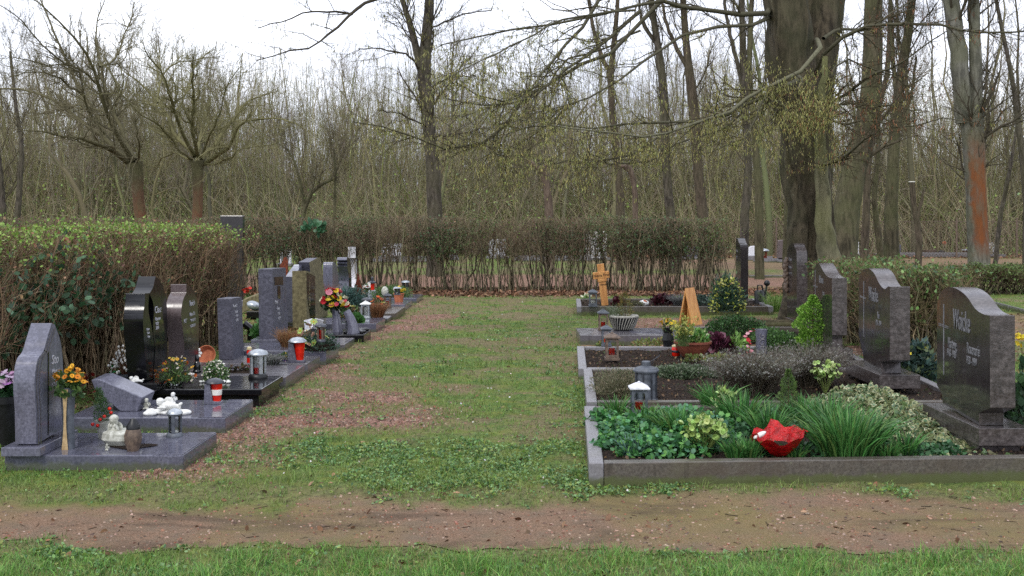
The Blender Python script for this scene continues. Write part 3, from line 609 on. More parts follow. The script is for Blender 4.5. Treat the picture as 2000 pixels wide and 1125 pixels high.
    LB = [([(1602,90),(1575,130),(1520,155),(1470,185),(1440,208),(1400,222),(1350,240),(1285,268),(1240,270),(1180,256),(1100,250),(1012,232)], 9.5, 2.2, 16.4, -3.2),
          ([(1560,160),(1500,180),(1450,205),(1400,232),(1300,242),(1200,246),(1120,243),(1050,236)], 9, 2.5, 16.2, 1.5),
          ([(1500,25),(1440,27),(1400,25),(1330,10),(1290,3),(1250,10),(1170,35),(1080,50),(1000,62),(930,72),(860,88)], 11, 2.5, 17.6, -2.5),
          ([(1250,22),(1208,58),(1170,88),(1120,130),(1060,170),(1000,196),(930,204),(870,192)], 8, 2, 16.5, -2), ([(1290,3),(1250,40),(1205,95),(1150,120),(1095,150),(1050,175),(1000,215),(972,262),(920,288),(850,284),(800,262),(740,246),(690,238)], 9, 2, 17, -3.2),
          ([(1330,-40),(1200,-20),(1130,58),(1085,108),(1052,160),(1040,172),(960,195),(890,160)], 8, 2, 17, -3), ([(1250,60),(1180,95),(1100,120),(1050,175),(985,200),(900,230)], 5, 1.8, 17, -2),
          ([(1500,42),(1440,50),(1350,62),(1290,95),(1250,125),(1190,165),(1120,205),(1060,215),(1000,240)], 8, 2, 17.6, -3), ([(1240,20),(1130,30),(1060,60),(980,100),(920,130),(860,160)], 5, 1.6, 16, -3), ([(1095,150),(1110,200),(1070,240),(1010,255),(960,300)], 4, 1.6, 15.8, -1),
          ([(985,200),(968,262),(960,290),(1000,320)], 4, 1.6, 15, -.5), ([(1600,200),(1640,190),(1700,150),(1760,120),(1850,60)], 8, 2, 17.8, -2), ([(1590,150),(1610,110),(1680,55),(1760,48),(1850,52),(1930,62),(2010,60)], 9, 3, 18, -2.5),
          ([(1608,75),(1640,60),(1690,58),(1720,40),(1800,-10)], 8, 2, 18, 2), ([(1612,320),(1650,305),(1690,270),(1710,262)], 6, 2, 17, -2), ([(1606,225),(1640,240),(1700,235),(1760,250),(1850,235),(1900,240)], 5, 1.6, 17.2, -2),
          ([(1608,230),(1650,200),(1690,215),(1740,205),(1800,215)], 5, 1.6, 17.2, -1), ([(1605,190),(1640,120),(1720,140),(1790,170)], 5, 1.6, 17.2, 1), ([(1450,205),(1420,250),(1340,280),(1280,310),(1200,320),(1150,300)], 5, 1.6, 15.5, -1.5),
          ([(1500,180),(1470,240),(1440,280),(1380,300)], 5, 1.6, 15.8, -1.5), ([(1560,160),(1560,200),(1600,215),(1650,200),(1690,210)], 5, 1.6, 15.8, -.5), ([(1285,268),(1240,300),(1180,310),(1100,320),(1050,320)], 4, 1.5, 14.8, -1.5), ([(1480,185),(1520,200),(1560,230),(1590,215)], 4, 1.6, 15.8, -1)]
    limbs = [limb(q, a, b, dj, d) for q, a, b, d, dj in LB]
    for q in limbs:
        if q[0][0] >= 1490 and q[0][3] < 17.9: q.insert(0, (q[0][0] + (6 if q[0][0] < 1560 else -6), q[0][1] - 12, q[0][2] * 1.15, 18.2))
    r, tw, b = tree('massive fluted multi stemmed hornbeam with long sweeping limbs hung with yellow green catkins', 18, base[0], stems, limbs, mat='bark_main', lv=(22, 8), L=(1.0, .42), flat=.6, up=.0, fl=.15, topn=0, twig='46402f', limbcol='4d4a3a', sag=.03, name='hornbeam_tree', K=22, wiggle=.015, pale=1650)
    def sel(P):
        px = 1000 + P[:, 0] / P[:, 1] * F; py = YH + (H - P[:, 2]) / P[:, 1] * F
        return TR.random(len(P)) < np.where(px > 1640, .08, 1) * np.where(py < 60, .25, 1) * (.6 + 1.2 * np.exp(-((px - 1540) / 110) ** 2 - ((py - 230) / 60) ** 2))
    catkins(r, b, tw, 17000, .042, ['a8a45c', 'bab66e', '949052', 'c8c280', 'a0a45c'], sel)
    catkins(r, b, tw, 900, .06, ['8a5c3c', 'a06c48', '7a5238'], lambda P: P[:, 0] > .24 * P[:, 1], 'dead_leaves')
    # dead leaves on one trunk are leaf shaped bits round it
def wood():
    r = np.random.default_rng(5); mb = MB(); N = 10000
    d = 50 + 32 * r.random(N) ** 1.2; x = r.uniform(-.56, .56, N) * d * 1.0; h = r.uniform(3.0, 10.5, N) * (.7 + .6 * fbm(x, d, .12, 5)) * d / 60
    K = 6; P = np.zeros((N, K, 3)); P[:, :, 0] = x[:, None]; P[:, :, 1] = d[:, None]; t = np.linspace(0, 1, K)
    P[:, :, 2] = h[:, None] * t; w = np.cumsum(r.normal(size=(N, K, 2)) * .2, 1) + r.normal(size=(N, 1, 2)) * .9 * t[None, :, None] ** 1.5; P[:, :, :2] += w
    R = (r.uniform(.008, .03, N))[:, None] * (1 - .8 * t) * (1 + (r.random(N) < .05)[:, None] * 2.5)
    cols = pal(['736d50', '85805c', '938d64', '5e5844', 'a09a70', '776e56', '948f78', '82864f'], N, r=r)
    tubes(P, R, 3, mb, cols)
    c1, r1 = children(P, R, 11, 1.6, .95, .1, 4, .34, .4, .12, 1, .006, r=r)
    n1 = len(c1); tubes(c1, np.minimum(r1, .014), 3, mb, pal(['847d5e', '928b68', '9a966c', '9e9880', '8c7e6e', '848856'], n1, r=r))
    sub = r.random(n1) < .55; c2, r2 = children(c1[sub], r1[sub], 3, .8, .6, .3, 3, .2, .5, .2, 1, .005, r=r)
    tubes(c2, np.full(r2.shape, .005) * np.array([1, .8, .5]), 3, mb, pal(['86805e', '968c70', '94906c', '8c7c76', '82864c', '988a86'], len(c2), r=r))
    # larger bare trees standing through it
    N = 125; K = 10; d = r.uniform(46, 76, N); x = r.uniform(-.56, .56, N) * d; h = r.uniform(6, 11, N) * (1 + .45 * sstep(0, .25, x / d)); P = np.zeros((N, K, 3)); t = np.linspace(0, 1, K); P[:, :, 2] = h[:, None] * t
    P[:, :, 0] = x[:, None]; P[:, :, 1] = d[:, None]; P[:, :, :2] += np.cumsum(r.normal(size=(N, K, 2)) * .17, 1) + r.normal(size=(N, 1, 2)) * .8 * t[None, :, None]
    R = r.uniform(.05, .15, N)[:, None] * (1 - .85 * t); tubes(P, R, 6, mb, pal(['5c5644', '6e6850', '7c765a', '4e4a3c', '6e6e50'], N, r=r))
    a1, q1 = children(P, R, 13, 3.0, .75, .3, 7, .2, .45, .25, 1, .008, r=r); tubes(a1, np.minimum(q1, .04), 4, mb, pal(['625c48', '6e6850', '7c765a'], len(a1), r=r))
    a2, q2 = children(a1, q1, 8, 1.3, .75, .15, 5, .25, .45, .15, 1, .006, r=r); tubes(a2, np.minimum(q2, .014), 3, mb, pal(['706854', '7e7660', '88806a', '7e706a'], len(a2), r=r))
    a3, q3 = children(a2, q2, 4, .6, .75, .1, 3, .25, .5, .15, 1, .005, r=r); tubes(a3, np.minimum(q3, .006), 3, mb, pal(['807666', '8e8474', '94847e', '8a8a68'], len(a3), r=r))
    # brushy undergrowth
    N = 17000; d = r.uniform(47, 66, N); x = r.uniform(-.56, .56, N) * d; P = np.zeros((N, 5, 3)); t = np.linspace(0, 1, 5); ln = r.uniform(1.2, 3.6, N)
    a = r.normal(size=(N, 2)) * .45; P[:, :, 0] = x[:, None] + a[:, :1] * ln[:, None] * t ** 1.3; P[:, :, 1] = d[:, None] + a[:, 1:] * ln[:, None] * t; P[:, :, 2] = ln[:, None] * (t - .3 * t ** 3 * np.abs(a[:, :1]))
    tubes(P, np.full((N, 5), .011) * (1 - .6 * t), 3, mb, pal(['948a70', 'a49a80', '80865a', 'a89c7c', '8a7a60', 'aca082', '748448'], N, r=r))
    g = MB(); N = 60000; d = r.uniform(46, 66, N); x = r.uniform(-.56, .56, N) * d; z = r.random(N) ** 2 * 3.5; k = r.random(N) < sstep(.45, .62, fbm(x * 1.0, d + z * 2, .22, 50)) * np.exp(-z / 3); 
    x, d, z = x[k], d[k], z[k]; leaves(g, np.stack([x, d, z], 1), r.uniform(.06, .14, len(x)), pal(['7c9448', '8aa050', '6c8444', '98ac5c', '7c9468'], len(x), r=r), shape=WIDE, r=r)
    o = mb.build('woodland', M['twig'], sharp=0); tag(o, 'dense bare olive brown wood of thin saplings closing the view', 'woodland', kind='stuff')
    o = g.build('undergrowth', M['leaf'], sharp=0); tag(o, 'green undergrowth leaves among the bare saplings', 'undergrowth', kind='stuff')

def hedge(name, label, quad, h, ns, nt, r, twc, lf=(), wav=.06, stemr=(.004, .012), base=None, zlo=.35, Kn=6, lt=.45, dense=.5, skirt=0):
    """quad: x0,x1,y0,y1 (row sheared); lf: [(n, palette, size, zfun, mask, shape)]"""
    x0, x1, y0, y1 = quad; root = thing(name, label, 'hedge', ((x0 + x1) / 2, (y0 + y1) / 2, 0)); off = np.array([(x0 + x1) / 2, (y0 + y1) / 2, 0])
    def top(x, y): return h + wav * 2 * (fbm(x, y, .8, 7) - .5) + wav * (fbm(x, y, 4, 8) - .5)
    mb = MB(); x = r.uniform(x0, x1, ns); y = r.uniform(y0, y1, ns); x = x + YAW * (y - y0)
    K = 7; t = np.linspace(0, 1, K); P = np.zeros((ns, K, 3)); hh = top(x, y) * r.uniform(.8, 1.02, ns)
    P[:, :, 0] = x[:, None]; P[:, :, 1] = y[:, None]; P[:, :, 2] = hh[:, None] * t - .02; P[:, :, :2] += np.cumsum(r.normal(size=(ns, K, 2)) * .045, 1) + r.normal(size=(ns, 1, 2)) * .16 * t[None, :, None]
    R = r.uniform(*stemr, ns)[:, None] * (1 - .65 * t) * (1 + 1.6 * (r.random(ns) < .08)[:, None]); tubes(P, R, 4, mb, pal(twc[0], ns, r=r))
    c1, r1 = children(P, R, Kn, .5, .65, .25, 5, .36, .5, zlo, 1, .003, r=r)
    lim = top(c1[:, :, 0], c1[:, :, 1]) + r.normal(size=c1.shape[:2]) * .02; c1[:, :, 2] = np.minimum(c1[:, :, 2], lim); tubes(c1, r1, 3, mb, pal(twc[1], len(c1), r=r))
    c2, r2 = children(c1, r1, nt, .22, .8, .3, 3, .3, .5, .1, 1, .0022, r=r)
    lim = top(c2[:, :, 0], c2[:, :, 1]) + r.normal(size=c2.shape[:2]) * .03 + .02; c2[:, :, 2] = np.minimum(c2[:, :, 2], lim); tubes(c2, r2, 3, mb, pal(twc[2], len(c2), r=r))
    n = int(ns * .5); x = r.uniform(x0, x1, n); y = r.uniform(y0, y1, n); x = x + YAW * (y - y0); Q = np.zeros((n, 4, 3)); t4 = np.linspace(0, 1, 4); Q[:, :, 0] = x[:, None] + (r.normal(size=n) * .06)[:, None] * t4; Q[:, :, 1] = y[:, None]; Q[:, :, 2] = (top(x, y) - .12)[:, None] + (.08 + .2 * r.random(n) ** 2)[:, None] * t4
    tubes(Q, np.full((n, 4), .0028) * (1 - .5 * t4), 3, mb, pal(twc[2], n, r=r)); c2 = np.concatenate([c2, Q[:, 1:4]]) if c2.shape[1] == 3 else c2
    mb.build('twigs', M['twig'], root, off=off, sharp=0)
    g = MB()
    for (n, pc, sz, zf, mk, shp) in lf:
        ii = r.integers(0, len(c2), n); q = c2[ii, r.integers(1, 3, n)]; k = (r.random(n) < zf(q[:, 2] / h)) & (r.random(n) < mk(q[:, 0], q[:, 1], q[:, 2])); q = q[k]
        leaves(g, q, r.uniform(*sz, len(q)), pal(pc, len(q), r=r), shape=shp, r=r, up=.3)
    if g.n: g.build('foliage', M['leaf'], root, off=off, sharp=0)
    return root
def hedges():
    r = np.random.default_rng(21); one = lambda *a: 1.0
    blob = lambda *L: (lambda x, y, z: np.clip(sum(a * np.exp(-((x - cx) / wx) ** 2 - ((y - cy) / wy) ** 2 - ((z - cz) / wz) ** 2) for (a, cx, wx, cy, wy, cz, wz) in L), 0, 1))
    hedge('front_hedge', 'clipped brown twiggy hedge with fresh lime green leaves on top', (-5.8, -4.02, 7.8, 15.2), 1.45, 2500, 5, r, (['6c5c46', '847056', '5c4e3c', '9c8a6c'], ['6a5644', '7c6650', '8c785c', '5e4a3c'], ['74584a', '846450', '7c6a52', '948268', '6c6c44']),
          [(130000, ['7a9c3c', '8aac4a', '66883a', '98b45c'], (.02, .036), lambda z: sstep(.78, .98, z), lambda x, y, z: sstep(.25, .5, fbm(x, y, 1.6, 77) + .15), WIDE),
           (30000, ['4e6e30', '6a8a3c'], (.02, .035), lambda z: .3 + .0 * z, lambda x, y, z: sstep(.42, .58, fbm(x, y + z, 1.5, 78)), WIDE),
           (26000, ['8a5c44', '6c4a38', '9a7254', 'a88a68'], (.02, .04), lambda z: .5 + 0 * z, one, WIDE),
           (95000, ['3c5a3a', '46684a', '587a5a', '2e4630'], (.05, .085), one, blob((1.6, -4.2, .6, 10.3, .9, .75, .34), (1.5, -4.2, .6, 9.4, .7, .6, .4), (.5, -4.0, .4, 12, .35, .3, .3)), WIDE),
           (40000, ['2c4424', '38542c', '24381e'], (.04, .07), one, blob((1.3, -4.0, .4, 13.0, .35, 1.1, .3), (.6, -3.95, .4, 13.4, .4, .7, .3)), STRIP)], Kn=7)
    rb = (['5c5444', '706650', '4c4638', '8c8266'], ['665a48', '776852', '847860', '665046'], ['766656', '8a7a68', '705c50', '94866e', '6c6c48'])
    hedge('back_hedge', 'long bare brown hedge with see through stems closing the grave rows', (-14, 4.7, 24.0, 24.65), 1.57, 1250, 5, r, rb,
          [(60000, ['3a5230', '46603a', '546e40', '2f4428'], (.03, .06), one, blob((1, 3.1, .75, 24.3, 2, 1.05, .45), (.9, -1.75, .3, 24.3, 2, .5, .7), (.8, -1.5, .35, 24.3, 2, 1.0, .4), (.9, 4.2, .6, 24.3, 2, .5, .45), (.6, -4.8, 1.1, 24.3, 2, .9, .5), (.5, 1.2, .5, 24.3, 2, 1.0, .4), (.5, 2.0, .4, 24.3, 2, .5, .3)), WIDE),
           (14000, ['7a9440', '8aa44c', '6a8438'], (.025, .045), lambda z: sstep(.5, .9, z), blob((.8, 4.6, .7, 24.3, 2, 1.2, .5), (.5, -9.5, 2.5, 24.3, 2, 1.5, .3), (.35, 0, 1, 24, 2, 1.4, .3)), WIDE),
           (120000, ['4c6038', '5c7044', '6c7c4c'], (.02, .04), lambda z: .6 + 0 * z, lambda x, y, z: sstep(.45, .62, fbm(x, z, 1.1, 99)), WIDE),
           (9000, ['6c4c38', '7c5c44', '8a6c52'], (.03, .05), lambda z: .35 + 0 * z, one, WIDE)], zlo=.42, Kn=8, wav=.07)
    hedge('side_hedge', 'low leafy green hedge behind the dark wave topped headstones', (4.3, 4.8, 12.3, 15.2), 1.04, 850, 5, r, (['5c5444', '706650', '8c8266'], ['665a48', '776852', '665046'], ['766a4c', '8a7a5c', '6c6c44']),
          [(26000, ['5c7c42', '6e8e4e', '4a6636', '84a060', '425c3a'], (.03, .055), lambda z: .55 + .45 * sstep(.45, .95, z), lambda x, y, z: .2 + .75 * sstep(.4, .6, fbm(x + z, y, 1.8, 90)), WIDE)], wav=.2, Kn=7)
    hedge('rear_hedge', 'scrubby half bare hedge beneath the orange trunk', (9.6, 11.6, 23.6, 24.6), .62, 240, 4, r, (['4c4336', '5c5242'], ['584c40', '6a5a4c'], ['665a40', '7c6e50']),
          [(15000, ['5a7038', '6e8448', '4c5f34'], (.03, .06), lambda z: .15 + .5 * z, blob((1, 10.2, .8, 24, 2, .6, .7), (.3, 12, 3, 24, 2, .7, .5)), WIDE)], wav=.25, Kn=6)
# ---------------------------------------------------------------- grave furniture
GL, GR = .023, .05
class Plane:
    """the upright plane of a headstone's face, standing on a measured foot point and running along its row"""
    def __init__(s, px, py, z, k): s.p = G(px, py, z); s.k = k
    def __call__(s, px, py):
        d = (s.p[0] - s.k * s.p[1]) / ((px - 1000) / F - s.k); return np.array([(px - 1000) / F * d, d, H - (py - YH) * d / F])
def chaikin(pts, it=3):
    P = [(np.array(p[:2], float), len(p) > 2) for p in pts]
    for _ in range(it):
        Q = []; n = len(P)
        for i, (p, s) in enumerate(P):
            if not s: Q.append((p, s)); continue
            a = P[i - 1][0]; b = P[(i + 1) % n][0]; Q.append((p * .75 + a * .25, True)); Q.append((p * .75 + b * .25, True))
        P = Q
    return [p for p, s in P]
def slabstone(mb, pl, pts, th, side, its=3, mi_face=0, mi_edge=1, inset=0):
    q = np.array([pl(*p) for p in chaikin(pts, its)]); q[:, 0] += inset * side
    b = q + np.array([th * side, 0, 0]); n = len(q); v = np.vstack([q, b])
    ar = sum(q[i, 1] * q[(i + 1) % n, 2] - q[(i + 1) % n, 1] * q[i, 2] for i in range(n))
    o = list(range(n)); 
    if (ar > 0) == (side > 0): o = o[::-1]
    mb.add(v, [tuple(o)], mi=mi_face)
    o2 = [i + n for i in o[::-1]]
    m2 = MB(); mb.add(v, [tuple(o2)], mi=mi_edge)
    mb.add(v, [(o[(i + 1) % n], o[i], o[i] + n, o[(i + 1) % n] + n) for i in range(n)], mi=mi_edge); return q
def lettering(root, base, body, p, size, side, mat='silverletter', k=0., shear=0, nm='lettering', vert=False, bold=0, wide=1.0, name=None):
    c = bpy.data.curves.new(nm, 'FONT'); c.body = body; c.size = size; c.extrude = .0015; c.align_x = 'LEFT'; c.shear = shear; c.offset = bold * size; c.space_line = .8 if vert else 1.0
    tmp = bpy.data.objects.new('tmp', c); me = bpy.data.meshes.new_from_object(tmp); bpy.data.objects.remove(tmp); me.name = nm; me.materials.clear(); me.materials.append(M['pale_letter' if side < 0 and mat == 'silverletter' else mat]); o = bpy.data.objects.new(nm, me); COL.objects.link(o); o.parent = root
    z = math.atan(k)
    if side > 0:   # right row, face looks to -x, text runs towards the viewer
        R_ = Matrix(((0, 0, -1), (-1, 0, 0), (0, 1, 0))).to_4x4()
    elif side < 0: R_ = Matrix(((0, 0, 1), (1, 0, 0), (0, 1, 0))).to_4x4()
    else: R_ = Matrix(((1, 0, 0), (0, 0, -1), (0, 1, 0))).to_4x4()
    Rz = Matrix.Rotation(-z, 4, 'Z'); q = Vector([float(a) for a in (np.asarray(p) - base)]) + Vector((-side * .0025, -.003 if side == 0 else 0, 0))
    o.matrix_local = Matrix.Translation(q) @ Rz @ R_ @ Matrix.Diagonal((wide, 1, 1, 1)); return o
def headstone(label, pl, pts, th, side, face, edge, foot=None, group='headstones', its=3, bevel=.004, name='headstone', extra=None, cat='headstone'):
    base = pl.p.copy(); root = thing(name, label, cat, base, group=group); mb = MB()
    slabstone(mb, pl, pts, th, side, its)
    mb.build('stone', [M[face], M[edge]], root, off=base, bevel=bevel, sharp=30)
    if foot:   # (x0 out, x1 in, y0, y1, z0, z1) absolute
        for i, ft in enumerate(foot): box(*ft[:6]).build('plinth' if i == 0 else 'foot', M[ft[6]], root, off=base, bevel=.004, smooth=False)
    return root, base
def slab(label, px, py, z, pyb, L, mat='slab_blue', group='grave slabs in the row along the brown hedge', z0=-.03, lip=0, cut=None, xl=None):
    a = G(px, py, z); d2 = F * (H - z) / (pyb - YH); x1 = a[0]; x1b = x1 + GL * (d2 - a[1]); x0 = x1 - L
    root = thing('grave_slab', label, 'grave slab', (x1, a[1], 0), group=group); off = np.array([x1, a[1], 0]); mb = MB()
    def pr(e, za, zb, mb, c=0):
        v = [(x0, a[1] + e, za), (x1 - e, a[1] + e, za), (x1b - e, d2 - e, za), (x0, d2 - e, za)]; v += [(p, q, zb) for p, q, _ in v]
        mb.add(v, np.array([(0, 3, 2, 1), (4, 5, 6, 7), (0, 1, 5, 4), (1, 2, 6, 5), (2, 3, 7, 6), (3, 0, 4, 7)]))
    if lip: pr(0, z - .055, z, mb); pr(.03, z0, z - .057, mb)
    else: pr(0, z0, z, mb)
    mb.build('top_slab', M[mat], root, off=off, bevel=.008, smooth=False)
    if cut:  # joints: a raised border strip in front and at the right, as the paving pieces are laid
        w = .2; m2 = MB(); v = [(x1 - w, a[1] + .005, z + .0015), (x1 - .006, a[1] + .005, z + .0015), (x1b - .006, d2 - .005, z + .0015), (x1b - w, d2 - .005, z + .0015)]
        v += [(p, q, z + .005) for p, q, _ in v]; m2.add(v, np.array([(4, 5, 6, 7), (0, 1, 5, 4), (1, 2, 6, 5), (2, 3, 7, 6), (3, 0, 4, 7)])); m2.build('border_strip', M[mat], root, off=off, bevel=.002, smooth=False)
    BLOCK.append((x0 - .1, x1, a[1], d2, GL)); return root, a
def frame(label, x0, yf, yb, x1, z, w=.09, mat='kerb_dark', sl=0., soil=.03, group='kerbed grave beds right of the lawn', name='grave_border', front=None, side=None):
    """a kerbed bed: four stone kerbs round soil, sheared along its row"""
    off = np.array([x0, yf, 0]); root = thing(name, label, 'grave border', off, group=group); f, s = front or mat, side or mat
    def P_(u, v): return (x0 + u + GR * v, yf + v + sl * u)
    Wd, Dp = x1 - x0, yb - yf; g = .003
    for nm, u0, u1, v0, v1, m in (('front_kerb', w + g, Wd - w - g, 0, w, f), ('back_kerb', w + g, Wd - w - g, Dp - w, Dp, f), ('side_kerb', 0, w, 0, Dp, s), ('side_kerb', Wd - w, Wd, 0, Dp, s)):
        c = [P_(u0, v0), P_(u1, v0), P_(u1, v1), P_(u0, v1)]; v = [(*q, -.05) for q in c] + [(*q, z - (.002 if 'back' in nm else 0)) for q in c]
        MB().add(v, np.array([(0, 3, 2, 1), (4, 5, 6, 7), (0, 1, 5, 4), (1, 2, 6, 5), (2, 3, 7, 6), (3, 0, 4, 7)])).build(nm, M[m], root, off=off, bevel=.006, smooth=False)
    n, m = 110, 80; u, v = np.meshgrid(np.linspace(w * .9, Wd - w * .9, n), np.linspace(w * .9, Dp - w * .9, m)); X = x0 + u + GR * v; Y = yf + v + sl * u
    Zs = z - soil - .05 * (1 - fbm(X, Y, 5, 3)) + .022 * fbm(X, Y, 16, 5) + .018 * vn(X, Y, 48, 6); i = np.arange(m - 1)[:, None] * n + np.arange(n - 1)[None]
    MB().add(np.stack([X, Y, Zs], -1).reshape(-1, 3), np.stack([i, i + 1, i + n + 1, i + n], -1).reshape(-1, 4)).build('soil', M['soil'], root, off=off, sharp=0)
    n = 1500; u = PR.uniform(w * 1.2, Wd - w * 1.2, n); v = PR.uniform(w * 1.2, Dp - w * 1.2, n); X = x0 + u + GR * v; Y = yf + v + sl * u; g = MB(); Zc = z - soil - .05 * (1 - fbm(X, Y, 5, 3)) + .022 * fbm(X, Y, 16, 5) + .018 * vn(X, Y, 48, 6)
    leaves(g, np.stack([X, Y, Zc + .006], 1), PR.uniform(.01, .035, n), pal(['2c221a', '44362a', '5c4838', '6e5844', '3a4428', '80684e'], n, r=PR), shape=WIDE, nz=.3, curl=.8, r=PR); g.build('soil_crumbs', M['matte'], root, off=off, sharp=0).__setitem__('kind', 'stuff')
    BLOCK.append((x0 + .005, x1, yf + .005, yb, GR)); return root
PR = np.random.default_rng(33)
def heads(mb, C, size, cols, petals=7, center='d8a81c', shape=WIDE, up=1.0, cup=.25):
    C = np.asarray(C, float); N = len(C); size = np.broadcast_to(size, (N,)); ax = nrm(PR.normal(size=(N, 3)) * .6 + np.array([0, -.25, up])); q = nrm(np.cross(ax, PR.normal(size=(N, 3)))); w = np.cross(ax, q)
    for k in range(petals):
        a = k / petals * 6.283; d = np.cos(a) * q + np.sin(a) * w + cup * ax; s = np.cross(ax, d); S = np.array(shape)
        v = C[:, None] + size[:, None, None] * .5 * (S[None, :, 0:1] * d[:, None] + S[None, :, 1:2] * s[:, None] * 1.1); K = len(S)
        mb.add(v.reshape(-1, 3), np.arange(N * K).reshape(N, K), np.repeat(cols, K, axis=0))
    if center:
        o = np.array([(1, 0, 0), (0, 1, 0), (-1, 0, 0), (0, -1, 0), (0, 0, 1)]); v = C[:, None] + size[:, None, None] * .13 * (o[None, :, :1] * q[:, None] + o[None, :, 1:2] * w[:, None] + (o[None, :, 2:] + .5) * ax[:, None])
        f = np.array([(0, 1, 4), (1, 2, 4), (2, 3, 4), (3, 0, 4)]); mb.add(v.reshape(-1, 3), (np.arange(N)[:, None, None] * 5 + f).reshape(-1, 3), np.array(hx(center)))
def dome(n, rx, ry, h, shell=.6):
    p = nrm(PR.normal(size=(n, 3))); p[:, 2] = np.abs(p[:, 2]); p *= (shell + (1 - shell) * PR.random((n, 1))) ** .8; return p * [rx, ry, h]
def mound(name, label, cat, loc, rx, ry, h, n, cols, size, shape=WIDE, group=None, stems='4a4030', shell=.55, ns=60, up=.5, fl=None, kind=None, curl=.3, z0=0, nz=0, flat=0, ragged=.25):
    root = thing(name, label, cat, loc, group=group)
    if kind: root['kind'] = kind
    g = MB(); p = dome(n, rx, ry, h, shell); bump = 1 + ragged * (fbm(p[:, 0] * 3 + 7 * rx, p[:, 1] * 3 + p[:, 2] * 3, 3 / max(rx, .1) * .3, 12) - .5) * 2; p *= bump[:, None]; p[:, 2] += z0
    d = p / [rx, ry, h] + PR.normal(size=(n, 3)) * .6 + [0, 0, up]
    leaves(g, p, PR.uniform(*size, n), pal(cols, n, r=PR), dirs=d, shape=shape, r=PR, curl=curl, nz=nz); g.build('foliage', M['leaf'], root, sharp=0)
    if ns:
        P = np.zeros((ns, 4, 3)); e = dome(ns, rx, ry, h, .7); e[:, 2] += z0; t = np.linspace(0, 1, 4)
        P[:] = e[:, None] * t[None, :, None] * [1, 1, 1]; P[:, :, 2] = e[:, None, 2] * t ** .8; tubes(P, np.full((ns, 4), max(.0018, .004 * rx)) * (1.2 - .7 * t), 3, mb := MB(), hx(stems)); mb.build('stems', M['twig'], root, sharp=0)
    if fl:
        nf, fc, fs, pt = fl; f = MB(); e = dome(nf, rx, ry, h, .95) * 1.04; e[:, 2] += z0; heads(f, e, PR.uniform(*fs, nf), pal(fc, nf, .12, PR), pt); f.build('flowers', M['flower'], root, sharp=0)
    return root
def spiky(name, label, cat, loc, rx, ry, h, n, cols, w=.004, tip=None, group=None, lean=.5, nleaf=0, lc=None, ls=(.01, .02), K=4):
    """heather, lavender, strap leaved clumps: shoots rising from a small base"""
    root = thing(name, label, cat, loc, group=group); g = MB(); b = np.zeros((n, 3)); a = PR.random(n) * 6.283; q = np.sqrt(PR.random(n)); b[:, 0] = np.cos(a) * q * rx * .55; b[:, 1] = np.sin(a) * q * ry * .55
    lv = np.stack([np.cos(a) * q, np.sin(a) * q], 1) * lean + PR.normal(size=(n, 2)) * .16; hh = h * PR.uniform(.6, 1.08, n); c = pal(cols, n, r=PR)
    blades(g, b, hh, w * PR.uniform(.7, 1.3, n), c, K=K, r=PR, leanv=lv); g.build('foliage', M['leaf'], root, sharp=0)
    if nleaf:
        m = MB(); i = PR.integers(0, n, nleaf); t = PR.uniform(.35, 1.02, nleaf); p = b[i] + np.stack([lv[i, 0] * hh[i] * t ** 1.6, lv[i, 1] * hh[i] * t ** 1.6, hh[i] * (t - .35 * t ** 3 * np.minimum(1.5, np.linalg.norm(lv[i], axis=1)))], 1)
        leaves(m, p + PR.normal(size=p.shape) * .004, PR.uniform(*ls, nleaf), pal(lc or cols, nleaf, r=PR), r=PR, up=.8); m.build('leaflets' if not tip else 'flowers', M['leaf'], root, sharp=0)
    return root
def conifer(name, label, loc, r, h, n, cols, cat='conifer', col=.35, group=None, size=(.02, .04), shape=STRIP, lean=0):
    root = thing(name, label, cat, loc, group=group); g = MB(); z = PR.random(n) ** 1.15; rr = r * np.where(z < col, .7 + .3 * z / col, np.maximum(.04, 1 - (z - col) / (1 - col)) ** .75) * (.35 + .65 * PR.random(n) ** .5) * (1 + .22 * np.sin(z * 23 + 3)); a = PR.random(n) * 6.283
    p = np.stack([np.cos(a) * rr + lean * z, np.sin(a) * rr, z * h], 1); d = np.stack([np.cos(a), np.sin(a), a * 0 + .9], 1) + PR.normal(size=(n, 3)) * .35
    leaves(g, p, PR.uniform(*size, n), pal(cols, n, r=PR), dirs=d, shape=shape, r=PR); g.build('foliage', M['leaf'], root, sharp=0)
    tubes([(0, 0, -.01), (lean * .5, 0, h * .5), (lean, 0, h * .95)], [r * .07, r * .05, .002], 5, mb := MB(), hx('4a3c2c')); mb.build('stem', M['twig'], root); return root
def bouquet(root, z, rx, h, nf, fcols, fs, petals=9, nl=160, lcols=('4d6b38', '3c5a30', '6a8648'), ls=(.025, .05), stems=30, center='c98a1c', cup=.2, nm='flowers', shape=WIDE, lshape=WIDE, fz=.55):
    g = MB(); p = dome(nl, rx * .85, rx * .8, h * .85, .3); p[:, 2] += z; leaves(g, p, PR.uniform(*ls, nl), pal(lcols, nl, r=PR), r=PR, up=.6, shape=lshape)
    e = dome(nf, rx, rx * .9, h * (1 - fz), .75); e[:, 2] += z + h * fz * PR.uniform(.7, 1.0, nf); t = np.linspace(0, 1, 4); P = np.zeros((nf, 4, 3)); P[:] = e[:, None] * t[None, :, None] ** np.array([1.5, 1.5, 1]); P[:, :, 2] = z * .8 + (e[:, None, 2] - z * .8) * t
    tubes(P, np.full((nf, 4), .002), 3, g, hx('4f6a34')); g.build('leaves', M['leaf'], root, sharp=0)
    f = MB(); heads(f, e, PR.uniform(*fs, nf), pal(fcols, nf, .1, PR), petals, center, shape, .8, cup); f.build(nm, M['flower'], root, sharp=0)
